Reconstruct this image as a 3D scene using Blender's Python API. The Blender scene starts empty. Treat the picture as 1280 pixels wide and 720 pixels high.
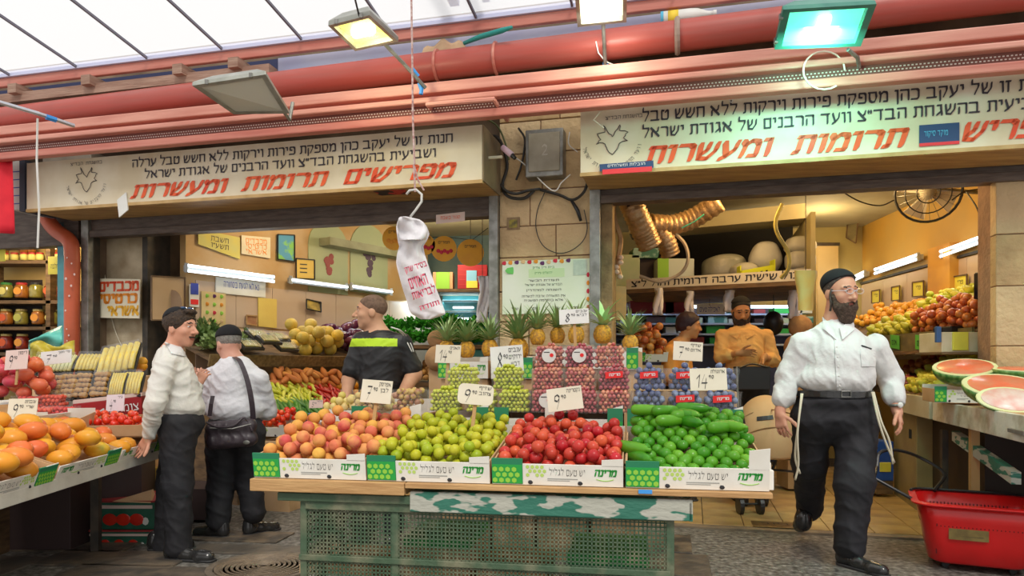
import bpy, math, random
import numpy as np
from mathutils import Vector, Matrix, Euler
R = random.Random(7)
SC = bpy.context.scene
COL = SC.collection
# ---------------------------------------------------------------- camera, sky, light, exposure
CH, FPX, HY = 1.22, 900.0, 458.0          # camera height, focal length in pixels, horizon row
cam = bpy.data.objects.new('camera', bpy.data.cameras.new('camera')); COL.objects.link(cam)
cam.location = (0, 0, CH); cam.rotation_euler = (math.pi/2, 0, 0)
cam.data.sensor_width = 36; cam.data.lens = FPX/1280*36; cam.data.shift_y = (HY-360)/1280
cam.data.clip_start = .05
SC.camera = cam
SC.view_settings.view_transform = 'Standard'; SC.view_settings.look = 'None'
SC.view_settings.gamma = 1; SC.view_settings.exposure = 0.18
try: SC.view_settings.use_curve_mapping = False
except Exception: pass
W = bpy.data.worlds.new('overcast_sky'); SC.world = W; W.use_nodes = True
W.node_tree.nodes['Background'].inputs[0].default_value = (1, .985, .96, 1)
W.node_tree.nodes['Background'].inputs[1].default_value = .8
def lamp(name, kind, loc, power, color=(1,1,1), size=.3, aim=None, size_y=None):
    d = bpy.data.lights.new(name, kind); d.energy = power; d.color = color
    if kind == 'AREA':
        d.size = size
        if size_y: d.shape = 'RECTANGLE'; d.size_y = size_y
    elif kind in ('POINT', 'SPOT'): d.shadow_soft_size = size
    elif kind == 'SUN': d.angle = size
    o = bpy.data.objects.new(name, d); COL.objects.link(o); o.location = loc
    if aim is not None: o.rotation_euler = (Vector(aim)-Vector(loc)).to_track_quat('-Z', 'Y').to_euler()
    return o
lamp('hazy_sun', 'SUN', (2, -4, 9), 2.1, (1, .95, .86), .25, (0.5, 3.5, 0))
# warm fill lights added unseen inside the shops, no fixtures there
lamp('shop_fill', 'POINT', (-1.9, 7.2, 2.75), 26, (1, .78, .48), .15)
lamp('shop_fill', 'POINT', (-.8, 8.6, 2.7), 26, (1, .85, .6), .15)
lamp('shop_fill', 'POINT', (3.0, 6.5, 2.8), 40, (1, .66, .28), .15)
lamp('shop_fill', 'POINT', (1.9, 6.1, 2.75), 24, (1, .62, .25), .15)
lamp('shop_fill', 'POINT', (3.6, 8.4, 2.75), 20, (1, .72, .35), .15)
lamp('shop_fill', 'POINT', (-5.0, 7.3, 2.5), 40, (1, .8, .5), .15)
lamp('fridge_lamp', 'AREA', (1.7, 9.3, 1.98), 16, (.6, .75, 1), 1.6, (1.7, 9.3, 0), .3)
lamp('fridge_lamp', 'AREA', (-.9, 9.6, 2.1), 12, (.7, .9, 1), 1.0, (-.9, 9.7, 0), .3)
# ---------------------------------------------------------------- placing
TF = .25; NF = math.hypot(1, TF)                    # the shop fronts run at a slant: Y = 5.85 - .25 X
U = Vector((1, -TF, 0))/NF; V = Vector((TF, 1, 0))/NF; Z = Vector((0, 0, 1))
FO = Vector((0, 5.85, 0))
def P(px, py, Y): return Vector(((px-640)/FPX*Y, Y, CH-(py-HY)/FPX*Y))
def F(u, v, z): return FO + U*u + V*v + Z*z
def uF(px, v=0.):                                   # distance along the front of what stands at image column px
    a = (px-640)/FPX; Y = (5.85+NF*v)/(1+TF*a)
    return (Vector((a*Y, Y, 0))-FO).dot(U)
def zF(px, py, v=0.):
    a = (px-640)/FPX; Y = (5.85+NF*v)/(1+TF*a); return CH-(py-HY)/FPX*Y
def Yz(py, z): return FPX*(z-CH)/(HY-py)
# ---------------------------------------------------------------- materials
MC = {}
def nt(m): return m.node_tree.nodes, m.node_tree.links
def M(name, c1, c2=None, scale=6., rough=.6, bump=0., metal=0., rand=None, det=4., coat=0., spec=None, lo=.35, hi=.65, bscale=None, alpha=None, trans=0., sss=0., stretch=None, c3=None):
    """noise mix of two (three) paint colours; rand = second colour reached from thing to thing"""
    if name in MC: return MC[name]
    m = bpy.data.materials.new(name); m.use_nodes = True; N, L = nt(m)
    b = N['Principled BSDF']; b.inputs['Roughness'].default_value = rough; b.inputs['Metallic'].default_value = metal
    if coat: b.inputs['Coat Weight'].default_value = coat
    if spec is not None: b.inputs['Specular IOR Level'].default_value = spec
    if sss: b.inputs['Subsurface Weight'].default_value = sss; b.inputs['Subsurface Scale'].default_value = .02
    if alpha is not None: b.inputs['Alpha'].default_value = alpha
    if trans: b.inputs['Transmission Weight'].default_value = trans
    tc = N.new('ShaderNodeTexCoord'); src = tc.outputs['Object']
    if stretch:
        mp = N.new('ShaderNodeMapping'); mp.inputs['Scale'].default_value = stretch; L.new(src, mp.inputs[0]); src = mp.outputs[0]
    col = None
    if c2 is not None:
        n = N.new('ShaderNodeTexNoise'); n.inputs['Scale'].default_value = scale; n.inputs['Detail'].default_value = det
        if rand is not None:
            oi = N.new('ShaderNodeObjectInfo'); n.noise_dimensions = '4D'
            k = N.new('ShaderNodeMath'); k.operation = 'MULTIPLY'; k.inputs[1].default_value = 50; L.new(oi.outputs['Random'], k.inputs[0]); L.new(k.outputs[0], n.inputs['W'])
        L.new(src, n.inputs['Vector'])
        r = N.new('ShaderNodeValToRGB'); r.color_ramp.elements[0].position = lo; r.color_ramp.elements[1].position = hi
        r.color_ramp.elements[0].color = (*c1, 1); r.color_ramp.elements[1].color = (*c2, 1)
        if c3: e = r.color_ramp.elements.new(min(1, hi+.12)); e.color = (*c3, 1)
        L.new(n.outputs['Fac'], r.inputs[0]); col = r.outputs[0]
    if rand is not None:
        oi = N.new('ShaderNodeObjectInfo'); mx = N.new('ShaderNodeMix'); mx.data_type = 'RGBA'
        pw = N.new('ShaderNodeMath'); pw.operation = 'POWER'; pw.inputs[1].default_value = 1.6; L.new(oi.outputs['Random'], pw.inputs[0])
        L.new(pw.outputs[0], mx.inputs[0])
        if col is not None: L.new(col, mx.inputs[6])
        else: mx.inputs[6].default_value = (*c1, 1)
        mx.inputs[7].default_value = (*rand, 1); col = mx.outputs[2]
    if col is not None: L.new(col, b.inputs['Base Color'])
    else: b.inputs['Base Color'].default_value = (*c1, 1)
    if bump:
        n2 = N.new('ShaderNodeTexNoise'); n2.inputs['Scale'].default_value = bscale or scale*3; n2.inputs['Detail'].default_value = 6
        L.new(src, n2.inputs['Vector']); bp = N.new('ShaderNodeBump'); bp.inputs['Strength'].default_value = bump; bp.inputs['Distance'].default_value = .02
        L.new(n2.outputs['Fac'], bp.inputs['Height']); L.new(bp.outputs[0], b.inputs['Normal'])
    MC[name] = m; return m
def EM(name, c, s):
    if name in MC: return MC[name]
    m = bpy.data.materials.new(name); m.use_nodes = True; N, L = nt(m); b = N['Principled BSDF']
    b.inputs['Base Color'].default_value = (*c, 1); b.inputs['Emission Color'].default_value = (*c, 1); b.inputs['Emission Strength'].default_value = s
    MC[name] = m; return m
def thin(name, c, opacity, rough=.15, transl=0.):
    """thin clear plastic or a translucent roof sheet"""
    if name in MC: return MC[name]
    m = bpy.data.materials.new(name); m.use_nodes = True; N, L = nt(m); N.remove(N['Principled BSDF']); out = N['Material Output']
    t = N.new('ShaderNodeBsdfTransparent'); t.inputs[0].default_value = (*[min(1, .7+.3*x) for x in c], 1)
    g = N.new('ShaderNodeBsdfPrincipled'); g.inputs['Base Color'].default_value = (*c, 1); g.inputs['Roughness'].default_value = rough
    s = g.outputs[0]
    if transl:
        tr = N.new('ShaderNodeBsdfTranslucent'); tr.inputs[0].default_value = (*c, 1); mm = N.new('ShaderNodeMixShader'); mm.inputs[0].default_value = transl
        L.new(g.outputs[0], mm.inputs[1]); L.new(tr.outputs[0], mm.inputs[2]); s = mm.outputs[0]
    mx = N.new('ShaderNodeMixShader'); mx.inputs[0].default_value = opacity
    L.new(t.outputs[0], mx.inputs[1]); L.new(s, mx.inputs[2]); L.new(mx.outputs[0], out.inputs[0]); MC[name] = m; return m
# ---------------------------------------------------------------- object helpers
WL = {}
def tag(o, label=None, cat=None, group=None, kind=None):
    if label: o['label'] = label
    if cat: o['category'] = cat
    if group: o['group'] = group
    if kind: o['kind'] = kind
    return o
def thing(name, label, cat, loc, group=None):
    o = bpy.data.objects.new(name, None); COL.objects.link(o); o.location = loc; o.empty_display_size = .1
    WL[o.name] = Vector(loc); return tag(o, label, cat, group)
def link(name, data, parent=None):
    o = bpy.data.objects.new(name, data); COL.objects.link(o)
    if parent is not None: o.parent = parent; WL[o.name] = WL[parent.name]
    else: WL[o.name] = Vector((0, 0, 0))
    return o
class MB:
    def __init__(s): s.v = []; s.f = []
    def add(s, vs, fs):
        k = len(s.v); s.v += [Vector(p) for p in vs]; s.f += [[i+k for i in f] for f in fs]; return s
    def hexa(s, p):     # 8 points: bottom 0-3 counter-clockwise, top 4-7
        return s.add(p, [(0,3,2,1),(4,5,6,7),(0,1,5,4),(1,2,6,5),(2,3,7,6),(3,0,4,7)])
    def obox(s, o, a, b, c):   # corner o, edge vectors a b c
        o = Vector(o); a = Vector(a); b = Vector(b); c = Vector(c)
        if a.cross(b).dot(c) < 0: a, b = b, a
        return s.hexa([o, o+a, o+a+b, o+b, o+c, o+a+c, o+a+b+c, o+b+c])
    def box(s, c, size, rot=None):
        c = Vector(c); x, y, z = [q/2 for q in size]
        ps = [Vector(q) for q in ((-x,-y,-z),(x,-y,-z),(x,y,-z),(-x,y,-z),(-x,-y,z),(x,-y,z),(x,y,z),(-x,y,z))]
        if rot is not None: ps = [rot @ p for p in ps]
        return s.hexa([c+p for p in ps])
    def fbox(s, u0, u1, v0, v1, z0, z1):   # box in the frame of the shop fronts
        return s.hexa([F(u0,v0,z0),F(u1,v0,z0),F(u1,v1,z0),F(u0,v1,z0),F(u0,v0,z1),F(u1,v0,z1),F(u1,v1,z1),F(u0,v1,z1)])
    def tube(s, pts, r, n=6, closed=False, caps=True):
        pts = [Vector(p) for p in pts]; m = len(pts); rs = r if isinstance(r, (list, tuple)) else [r]*m
        up = None; rings = []
        for i, p in enumerate(pts):
            if closed: t = pts[(i+1) % m]-pts[i-1]
            else: t = pts[min(i+1, m-1)]-pts[max(i-1, 0)]
            if t.length < 1e-9: t = Vector((0,0,1))
            t.normalize()
            if up is None: up = t.orthogonal().normalized()
            up = (up - t*up.dot(t)); up = up.normalized() if up.length > 1e-6 else t.orthogonal().normalized()
            w = t.cross(up); rings.append([p+(up*math.cos(2*math.pi*j/n)+w*math.sin(2*math.pi*j/n))*rs[i] for j in range(n)])
        k = len(s.v); s.v += [q for rg in rings for q in rg]
        for i in range(m if closed else m-1):
            a = i*n; b = ((i+1) % m)*n
            for j in range(n): s.f.append([k+a+j, k+a+(j+1) % n, k+b+(j+1) % n, k+b+j])
        if caps and not closed:
            s.f.append([k+j for j in range(n)][::-1]); s.f.append([k+(m-1)*n+j for j in range(n)])
        return s
    def lathe(s, prof, n=16, c=(0,0,0), rot=None, sx=1, sy=1):   # prof (r,z) from bottom to top
        c = Vector(c); k = len(s.v)
        for r, z in prof:
            for j in range(n):
                p = Vector((r*sx*math.cos(2*math.pi*j/n), r*sy*math.sin(2*math.pi*j/n), z))
                if rot is not None: p = rot @ p
                s.v.append(c+p)
        for i in range(len(prof)-1):
            for j in range(n): s.f.append([k+i*n+j, k+i*n+(j+1) % n, k+(i+1)*n+(j+1) % n, k+(i+1)*n+j])
        s.f.append([k+j for j in range(n)][::-1]); s.f.append([k+(len(prof)-1)*n+j for j in range(n)])
        return s
    def prism(s, pts, d):      # polygon pts extruded by vector d
        n = len(pts); pts = [Vector(p) for p in pts]; d = Vector(d)
        return s.add(pts+[p+d for p in pts], [list(range(n))[::-1], list(range(n, 2*n))]+[[i, (i+1) % n, n+(i+1) % n, n+i] for i in range(n)])
    def ball(s, c, r, n=8, m=6, rot=None, sc=(1,1,1)):
        prof = [(max(1e-4, math.sin(math.pi*i/m)), -math.cos(math.pi*i/m)) for i in range(m+1)]
        k = len(s.v); s.lathe(prof, n)
        for i in range(k, len(s.v)):
            p = Vector((s.v[i][0]*sc[0], s.v[i][1]*sc[1], s.v[i][2]*sc[2]))*r
            if rot is not None: p = rot @ p
            s.v[i] = Vector(c)+p
        return s
    def grid(s, fn, nu, nv):   # sheet fn(a,b) -> point
        k = len(s.v)
        for j in range(nv+1):
            for i in range(nu+1): s.v.append(Vector(fn(i/nu, j/nv)))
        w = nu+1
        for j in range(nv):
            for i in range(nu): a = k+j*w+i; s.f.append([a, a+1, a+w+1, a+w])
        return s
    def build(s, name, mat, parent=None, smooth=False, bevel=0, solid=0, sub=0, kind=None, label=None):
        me = bpy.data.meshes.new(name); off = WL[parent.name] if parent is not None else Vector((0,0,0))
        me.from_pydata([tuple(p-off) for p in s.v], [], s.f); me.materials.append(mat)
        if smooth: me.shade_smooth()
        o = link(name, me, parent)
        if solid: md = o.modifiers.new('solid', 'SOLIDIFY'); md.thickness = solid; md.offset = 0
        if bevel: md = o.modifiers.new('bevel', 'BEVEL'); md.width = bevel; md.segments = 2; md.limit_method = 'ANGLE'
        if sub: md = o.modifiers.new('sub', 'SUBSURF'); md.levels = sub; md.render_levels = sub
        if kind: o['kind'] = kind
        if label: o['label'] = label
        return o
def copy_tree(o, loc=None, rot=None, scale=None, label=None, group=None, parent=None):
    c = o.copy(); COL.objects.link(c)
    if parent is not None: c.parent = parent
    if loc is not None: c.location = loc
    if rot is not None: c.rotation_euler = rot
    if scale is not None: c.scale = scale
    if label: c['label'] = label
    if group: c['group'] = group
    for ch in list(o.children): copy_tree(ch, parent=c)
    return c
GL = {
'א':[[(0,1),(.75,0)],[(.7,1),(.66,.62),(.5,.5)],[(.25,.72),(.08,.45),(.1,0)]],'ב':[[(0,1),(.55,1),(.6,.9),(.6,0)],[(0,0),(.75,0)]],
'ג':[[(.1,1),(.38,1),(.4,.4),(.46,0)],[(.4,.35),(.05,0)]],'ד':[[(0,1),(.7,1)],[(.55,1),(.55,0)]],'ה':[[(0,1),(.62,1),(.65,.9),(.65,0)],[(.08,.6),(.08,0)]],
'ו':[[(0,1),(.2,1),(.22,0)]],'ז':[[(0,1),(.35,1)],[(.18,1),(.16,0)]],'ח':[[(0,1),(.65,1),(.65,0)],[(.08,1),(.08,0)]],
'ט':[[(.25,.95),(.05,1),(.05,.1),(.15,0),(.55,0),(.65,.1),(.65,.9),(.55,1),(.4,.8)]],'י':[[(0,1),(.18,1),(.2,.6)]],'ך':[[(0,1),(.55,1),(.55,-.35)]],
'כ':[[(0,1),(.45,1),(.58,.85),(.58,.15),(.45,0),(0,0)]],'ל':[[(.05,1.4),(.05,1),(.55,1),(.55,.75),(.25,0)]],'ם':[[(.05,1),(.6,1),(.6,0),(.08,0),(.08,.95)]],
'מ':[[(0,1),(.12,.75),(.05,0)],[(.12,.75),(.35,1),(.58,.95),(.65,.75),(.65,0),(.35,0)]],'ן':[[(0,1),(.2,1),(.2,-.35)]],'נ':[[(.05,1),(.3,1),(.33,.9),(.33,0),(0,0)]],
'ס':[[(0,1),(.6,1),(.66,.5),(.5,.05),(.3,0),(.12,.15),(.07,.5),(.08,1)]],'ע':[[(.05,1),(.25,.1)],[(.6,1),(.55,.5),(.25,.1),(0,-.1)]],
'ף':[[(.3,.6),(.08,.6),(.08,1),(.55,1),(.6,.9),(.6,-.35)]],'פ':[[(.3,.55),(.08,.6),(.08,1),(.5,1),(.62,.85),(.62,.1),(.5,0),(0,0)]],
'צ':[[(0,1),(.1,.8),(.6,.05),(.55,0),(0,0)],[(.6,1),(.55,.7),(.35,.5)]],'ץ':[[(0,1),(.1,.7),(.3,.45)],[(.55,1),(.5,.7),(.3,.45),(.3,-.35)]],
'ק':[[(0,1),(.6,1),(.62,.7),(.35,0)],[(.08,.62),(.08,-.35)]],'ר':[[(0,1),(.45,1),(.58,.85),(.58,0)]],'ש':[[(.05,1),(.12,.05),(.45,0),(.75,.5),(.78,1)],[(.42,1),(.4,.6),(.15,.3)]],
'ת':[[(.05,1),(.6,1),(.65,.9),(.65,0)],[(.15,1),(.15,.05),(0,0)]],'״':[[(0,1),(.03,.75)],[(.2,1),(.23,.75)]],"'":[[(0,1),(.03,.75)]],'-':[[(0,.5),(.4,.5)]],'.':[[(0,0),(.05,0)]],
'0':[[(.25,1),(.05,.75),(.05,.25),(.25,0),(.45,.25),(.45,.75),(.25,1)]],'1':[[(0,.7),(.25,1),(.25,0)]],'2':[[(0,.8),(.2,1),(.45,.8),(.4,.5),(0,0),(.5,0)]],
'4':[[(.2,1),(0,.35),(.5,.35)],[(.38,.7),(.35,-.1)]],'5':[[(.45,1),(.08,1),(.05,.6),(.35,.6),(.45,.3),(.3,0),(0,.1)]],'7':[[(0,1),(.5,1),(.2,0)],[(.15,.5),(.42,.5)]],
'8':[[(.25,.52),(.05,.75),(.25,1),(.45,.75),(.25,.52),(.02,.25),(.25,0),(.48,.25),(.25,.52)]],'9':[[(.45,.7),(.3,.5),(.08,.6),(.08,.9),(.28,1),(.45,.85),(.43,.4),(.3,-.05)]],
}
HEB = lambda s: s[::-1]
def hull(p):
    p = sorted(set(p)); 
    def half(q):
        h = []
        for a in q:
            while len(h) > 1 and (h[-1][0]-h[-2][0])*(a[1]-h[-2][1])-(h[-1][1]-h[-2][1])*(a[0]-h[-2][0]) <= 0: h.pop()
            h.append(a)
        return h[:-1]
    return half(p)+half(p[::-1])
def text(s, c, right, up, mat, parent, w=None, h=None, name='lettering', bold=0., shear=0., off=.002, size=.05):
    """brush lettering (s in picture order) centred at c on the plane of right / up, fitted to width w and height h"""
    polys = []; x = 0.; nh = .075+bold*2.2; nw = .035+bold*2.0
    for ch in s:
        if ch == ' ': x += .42; continue
        g = GL.get(ch)
        if g is None: x += .3; continue
        for st in g:
            for (ax, ay), (bx, by) in zip(st, st[1:]):
                pts = [(px+dx*nw+dy*nh*.3, py+dy*nh) for px, py in ((x+ax, ay), (x+bx, by)) for dx in (-1, 1) for dy in (-1, 1)]
                polys.append(hull([(round(a+shear*b, 4), round(b, 4)) for a, b in pts]))
        x += max(p[0] for st in g for p in st)+.24
    if not polys: polys = [[(0,0),(.1,0),(.1,.1)]]
    xs = [p[0] for q in polys for p in q]; x0, x1 = min(xs), max(xs); y0, y1 = -nh, 1+nh
    sx = w/(x1-x0) if w else None; sy = h/(y1-y0) if h else None
    if sx is None: sx = sy or size
    if sy is None: sy = sx
    r = Vector(right).normalized(); u = (Vector(up)-r*Vector(up).dot(r)).normalized(); n = r.cross(u)
    if n.dot(Vector((0, CH, 1.22))-Vector(c)) < 0 and False: n = -n
    mb = MB()
    for q in polys: mb.add([Vector(c)+r*((px-(x0+x1)/2)*sx)+u*((py-.5)*sy)+n*off for px, py in q], [list(range(len(q)))])
    return mb.build(name, mat, parent, kind='stuff')
# paints
WHITE = (.82, .82, .8)
m_ink = M('black_ink', (.02, .02, .025), rough=.5)
m_redink = M('red_sign_paint', (.75, .06, .015), (.85, .13, .03), 4, .5)
m_blueink = M('blue_ink', (.03, .06, .4)); m_greenink = M('green_ink', (.02, .3, .04)); m_pinkink = M('pink_print', (.8, .12, .2))
m_whiteink = M('white_ink', (.85, .85, .85)); m_orangeink = M('orange_ink', (.9, .3, .02)); m_yellow = M('yellow_card', (.85, .75, .08), (.75, .68, .1), 8)
m_white = M('white_card', (.8, .8, .77), (.7, .69, .64), 5, .6)
m_cream = M('cream_card', (.8, .74, .6), (.72, .66, .5), 5, .6)
m_pink = M('pink_card', (.82, .62, .56), (.75, .55, .5), 5, .6)
m_black = M('black_plastic', (.015, .015, .017), rough=.4)
m_wood = M('light_wood', (.55, .33, .14), (.42, .23, .09), 5, .6, .2, stretch=(1, 1, 8))
m_stick = M('sign_stick_wood', (.5, .3, .12), rough=.7)
m_steel = M('grey_steel', (.35, .35, .33), (.2, .2, .18), 12, .45, .1, .6)
m_iron = M('dark_iron', (.05, .045, .04), (.1, .08, .06), 9, .55, .1, .4)
# ================================================================ SETTING
m_street = M('street_stone', (.06, .056, .05), (.25, .235, .21), 26, .5, .6, det=9, lo=.36, hi=.62, bscale=70, c3=(.45, .44, .42))
m_tilefloor = M('yellow_floor_tile', (.62, .42, .16), (.42, .26, .10), 3.5, .35, .1, det=6, coat=.2)
m_joint = M('dark_joint', (.07, .055, .04), rough=.9)
m_stoneA = M('jerusalem_stone', (.62, .43, .22), (.42, .27, .13), 4, .85, .8, det=9, rand=(.66, .5, .3), bscale=22)
m_mortar = M('mortar', (.34, .2, .13), (.25, .15, .1), 12, .9, .5)
m_plasterD = M('dark_plaster', (.13, .09, .06), (.24, .17, .11), 3, .9, .5, det=8)
m_plasterG = M('grey_render', (.64, .54, .38), (.38, .29, .18), 4, .85, .5, det=8)
m_wallL = M('ochre_stained_wall', (.52, .32, .13), (.56, .40, .24), 2.2, .7, .2, det=8, lo=.4, hi=.6)
m_wallR = M('amber_wall', (.60, .34, .06), (.52, .33, .09), 1.6, .6, .15, det=6)
m_wallO = M('olive_cream_wall', (.42, .35, .13), (.46, .38, .17), 2, .7, .15)
m_tileW = M('pale_wall_tile', (.60, .46, .36), (.56, .42, .32), 2, .35, coat=.2)
m_dark = M('dark_void', (.012, .012, .014), rough=.9)
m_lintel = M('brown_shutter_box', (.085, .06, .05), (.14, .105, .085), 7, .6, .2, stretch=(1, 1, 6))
m_ceil = M('cream_ceiling', (.42, .38, .24), (.34, .3, .18), 2, .8)
def S(o): o['kind'] = 'structure'; return o
# street and shop floor, in the frame of the fronts
street = S(MB().add([(-9,-7,0),(9,-7,0),(9,9,0),(-9,9,0)], [(0,1,2,3)]).build('ground', m_street))
# flagstones near the kerb in front of the stand
for i, (x, y, w, d, a) in enumerate(((1.08,4.95,.30,.5,0),(1.0,4.42,.42,.5,0),(-1.5,4.75,1.3,.22,.4),(-2.5,4.55,.9,.35,.5),(-2.2,4.2,.9,.35,.4),(-3.3,4.35,.7,.5,.5),(-1.95,5.15,.7,.3,.3),(-3.0,4.9,.9,.35,.5))):
    MB().box((x, y, .004), (w, d, .016), Matrix.Rotation(-.22+a*.3, 3, 'Z')).build('stone', M('flagstone', (.20, .15, .10), (.05, .042, .035), 7, .5, .4, det=8, lo=.38, hi=.6, rand=(.10, .09, .08)), street, bevel=.006)
# threshold step: the shop floor is a low slab
floor = S(MB().fbox(-6.5, 5.2, .0, 6.5, .002, .012).build('floor', m_joint))
v = .0
tl = None
for j in range(12):
    for i in range(-2, 20):
        u0 = -1.2+i*.3
        if u0 < uF(320, j*.3)-.3 or u0 > 4.2: continue
        if tl is None:
            tl = MB().box((0, 0, 0), (.294, .294, .02)).build('tile', m_tilefloor, floor, bevel=.003)
            t = tl
        else: t = tl.copy(); COL.objects.link(t)
        t.location = F(u0+.15, j*.3+.15, .012); t.rotation_euler = (0, 0, -math.atan(TF))
kerb = S(MB().fbox(-6.5, 5.2, -.09, 0, .0, .016).build('trim_1', M('kerb_stone', (.3, .22, .14), (.18, .14, .1), 8, .7, .4)))
# manhole cover
mh = thing('manhole_cover', 'round ribbed iron manhole cover set into the street at the left of the stand', 'manhole cover', (-1.5, 4.35, 0))
MB().lathe([(.33, 0), (.33, .014), (.29, .014), (.285, .008)], 36, (-1.5, 4.35, .004)).build('frame', M('manhole_frame', (.12, .095, .07), (.2, .16, .12), 20, .6, .3), mh)
mb = MB()
for k in range(9): mb.lathe([(.28-k*.03, 0), (.28-k*.03, .012), (.268-k*.03, .012), (.262-k*.03, .006)], 32, (-1.5, 4.35, .008))
mb.build('cover', M('manhole_iron', (.16, .12, .085), (.26, .2, .14), 15, .5, .4, .2), mh)
dp = thing('drain_plate', 'small brass plate let into the yellow shop threshold beside the walking man', 'floor plate', (1.95, 5.48, .02))
MB().box((1.99, 5.44, .024), (.34, .2, .008), Matrix.Rotation(-.24, 3, 'Z')).build('plate', M('dull_brass', (.3, .19, .07), (.2, .12, .05), 20, .4, .3, .5), dp, bevel=.004)
text(HEB('ביוב'), (1.99, 5.44, .03), U, V, m_ink, dp, w=.2, h=.06, off=.001)

# ---- the stone pier between the two shops, built of blocks
def pier(name, u0, u1, v0, v1, z0, z1, hs, seed, gap=.008):
    rr = random.Random(seed)
    w = S(MB().fbox(u0+.012, u1-.012, v0+.012, v1, z0, z1).build(name, m_mortar))
    z = z0; k = 0
    while z < z1-.03:
        h = min(hs*rr.uniform(.85, 1.15), z1-z); u = u0; 
        cut = u0+(u1-u0)*rr.uniform(.3, .7)
        for a, b in ((u0, cut), (cut, u1)):
            if b-a < .05: continue
            MB().fbox(a+gap/2, b-gap/2, v0-rr.uniform(0, .008), v0+.1, z+gap/2, z+h-gap/2).build('stone', m_stoneA, w, bevel=.006)
        z += h
    return w
uL0, uL1 = uF(100), uF(612)
uP0, uP1 = uF(624), uF(740)
uR0, uR1 = uF(765), uF(1240)
pier('wall_center', uP0, uP1, 0, .25, 0, 3.3, .26, 3)
pier('wall_right', uR1+.02, uR1+2.0, 0, .35, 0, 3.3, .42, 5, .006)
S(MB().fbox(uF(750), uR0, .02, .3, 0, 2.7).build('trim_2', M('worn_jamb_stone', (.36, .24, .11), (.2, .13, .06), 9, .8, .6)))
S(MB().fbox(-8, 6, .12, .3, 2.62, 4.2).build('wall_upper', m_plasterD))
# posts and shutter boxes
def post(n, px0, px1, v0=-.06, v1=.05, m=m_steel, z1=2.72):
    S(MB().fbox(uF(px0, v0), uF(px1, v0), v0, v1, 0, z1).build(n, m, bevel=.004))
post('trim_3', 101, 110); post('trim_4', 110.5, 117, .0, .08, m_iron); post('trim_5', 611, 622); post('trim_6', 737, 750)
def lint(n, px0, px1, zb, zt):
    S(MB().fbox(uF(px0), uF(px1), -.02, .14, zb, zt).build(n, m_lintel, bevel=.006))
    S(MB().fbox(uF(px0), uF(px1), -.045, .0, zb-.012, zb+.05).build(n[:-1]+str(int(n[-1])+1), m_lintel, bevel=.004))
lint('lintel_1', 112, 613, zF(360, 283), 2.8)
lint('lintel_3', 750, 1300, zF(1000, 240), 2.8)
lint('lintel_5', -60, 100, zF(50, 308), 2.8)
# ---- shop one: a wall running back at a slant
A0 = Vector((-3.47, 6.62, 0)); A1 = Vector((-1.45, 9.55, 0)); AD = (A1-A0).normalized(); AN = Vector((AD.y, -AD.x, 0))
def slab(name, a, b, n, th, z0, z1, m): return S(MB().obox(Vector(a)+Z*z0, Vector(b)-Vector(a), Vector(n)*-th, Z*(z1-z0)).build(name, m))
slab('wall_left', A0+AD*.5, A1+AD*.5, AN, .1, 0, 3.1, m_wallL)
def onA(px, off=0.):      # point of the slanting wall seen at column px
    a = (px-640)/FPX; o = A0+AN*off; t = (a*o.y-o.x)/(AD.x-a*AD.y); return o+AD*t
def wA(px, py, off=0.): p = onA(px, off); return Vector((p.x, p.y, CH-(py-HY)/FPX*p.y))
# pale tiled dado below the tubes, tile by tile would be a few pixels: two courses of big panels
tt = .15; wl = bpy.data.objects['wall_left']
while tt < 3.4:
    for z0, z1 in ((1.15, 1.62), (1.63, 2.08)):
        MB().obox(A0+AD*(tt+.45)+Z*z0, AD*.445, AN*.012, Z*(z1-z0-.008)).build('panel', m_tileW, wl)
    tt += .45
# grey rendered jamb wall at the left of the shop
ju0 = uF(117, .1); ju1 = uF(184, .22)
S(MB().fbox(ju0-.1, ju1, .22, .5, 0, 3).build('wall_front', m_plasterG))
S(MB().fbox(ju1-.03, ju1+.03, .19, .5, 0, 2.7).build('trim_7', m_iron))
slab('wall_back', Vector((-2.0, 10.3, 0)), Vector((.55, 9.9, 0)), Vector((-.1, -1, 0)), .1, 0, 3.1, M('teal_back_wall', (.08, .14, .15), (.14, .2, .18), 3, .7))
slab('wall_divider', F(uP0+.25, .2, 0), F(uP0+.5, 4.6, 0), -U, .12, 0, 3.1, m_wallO)
S(MB().fbox(-8.5, 6.5, .2, 6.5, 3.05, 3.15).build('ceiling', m_ceil))
# ---- shop two
B0 = Vector((4.30, 4.9, 0)); B1 = Vector((4.62, 10.0, 0)); BD = (B1-B0).normalized(); BN = Vector((-BD.y, BD.x, 0))
slab('wall_amber', B0, B1, BN, .1, 0, 3.1, m_wallR)
def onB(px, off=0.):
    a = (px-640)/FPX; o = B0+BN*off; t = (a*o.y-o.x)/(BD.x-a*BD.y); return o+BD*t
def wB(px, py, off=0.): p = onB(px, off); return Vector((p.x, p.y, CH-(py-HY)/FPX*p.y))
wb = bpy.data.objects['wall_amber']; tt = .3
while tt < 4.8:
    MB().obox(B0+BD*tt+Z*1.3, BD*.595, BN*.012, Z*.98).build('panel', m_tileW, wb); tt += .6
MB().obox(B0+BD*.3+Z*2.29, BD*4.6, BN*.03, Z*.025).build('rail', m_iron, wb)
MB().obox(onB(1172)+Z*1.2, BD*-.42, BN*.10, Z*1.25).build('pilaster', M('orange_pilaster', (.72, .36, .04), (.6, .3, .06), 3, .6), wb)
slab('wall_rear', Vector((.6, 9.95, 0)), Vector((4.7, 9.4, 0)), Vector((-.13, -1, 0)), .1, 0, 3.1, m_wallO)
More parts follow.
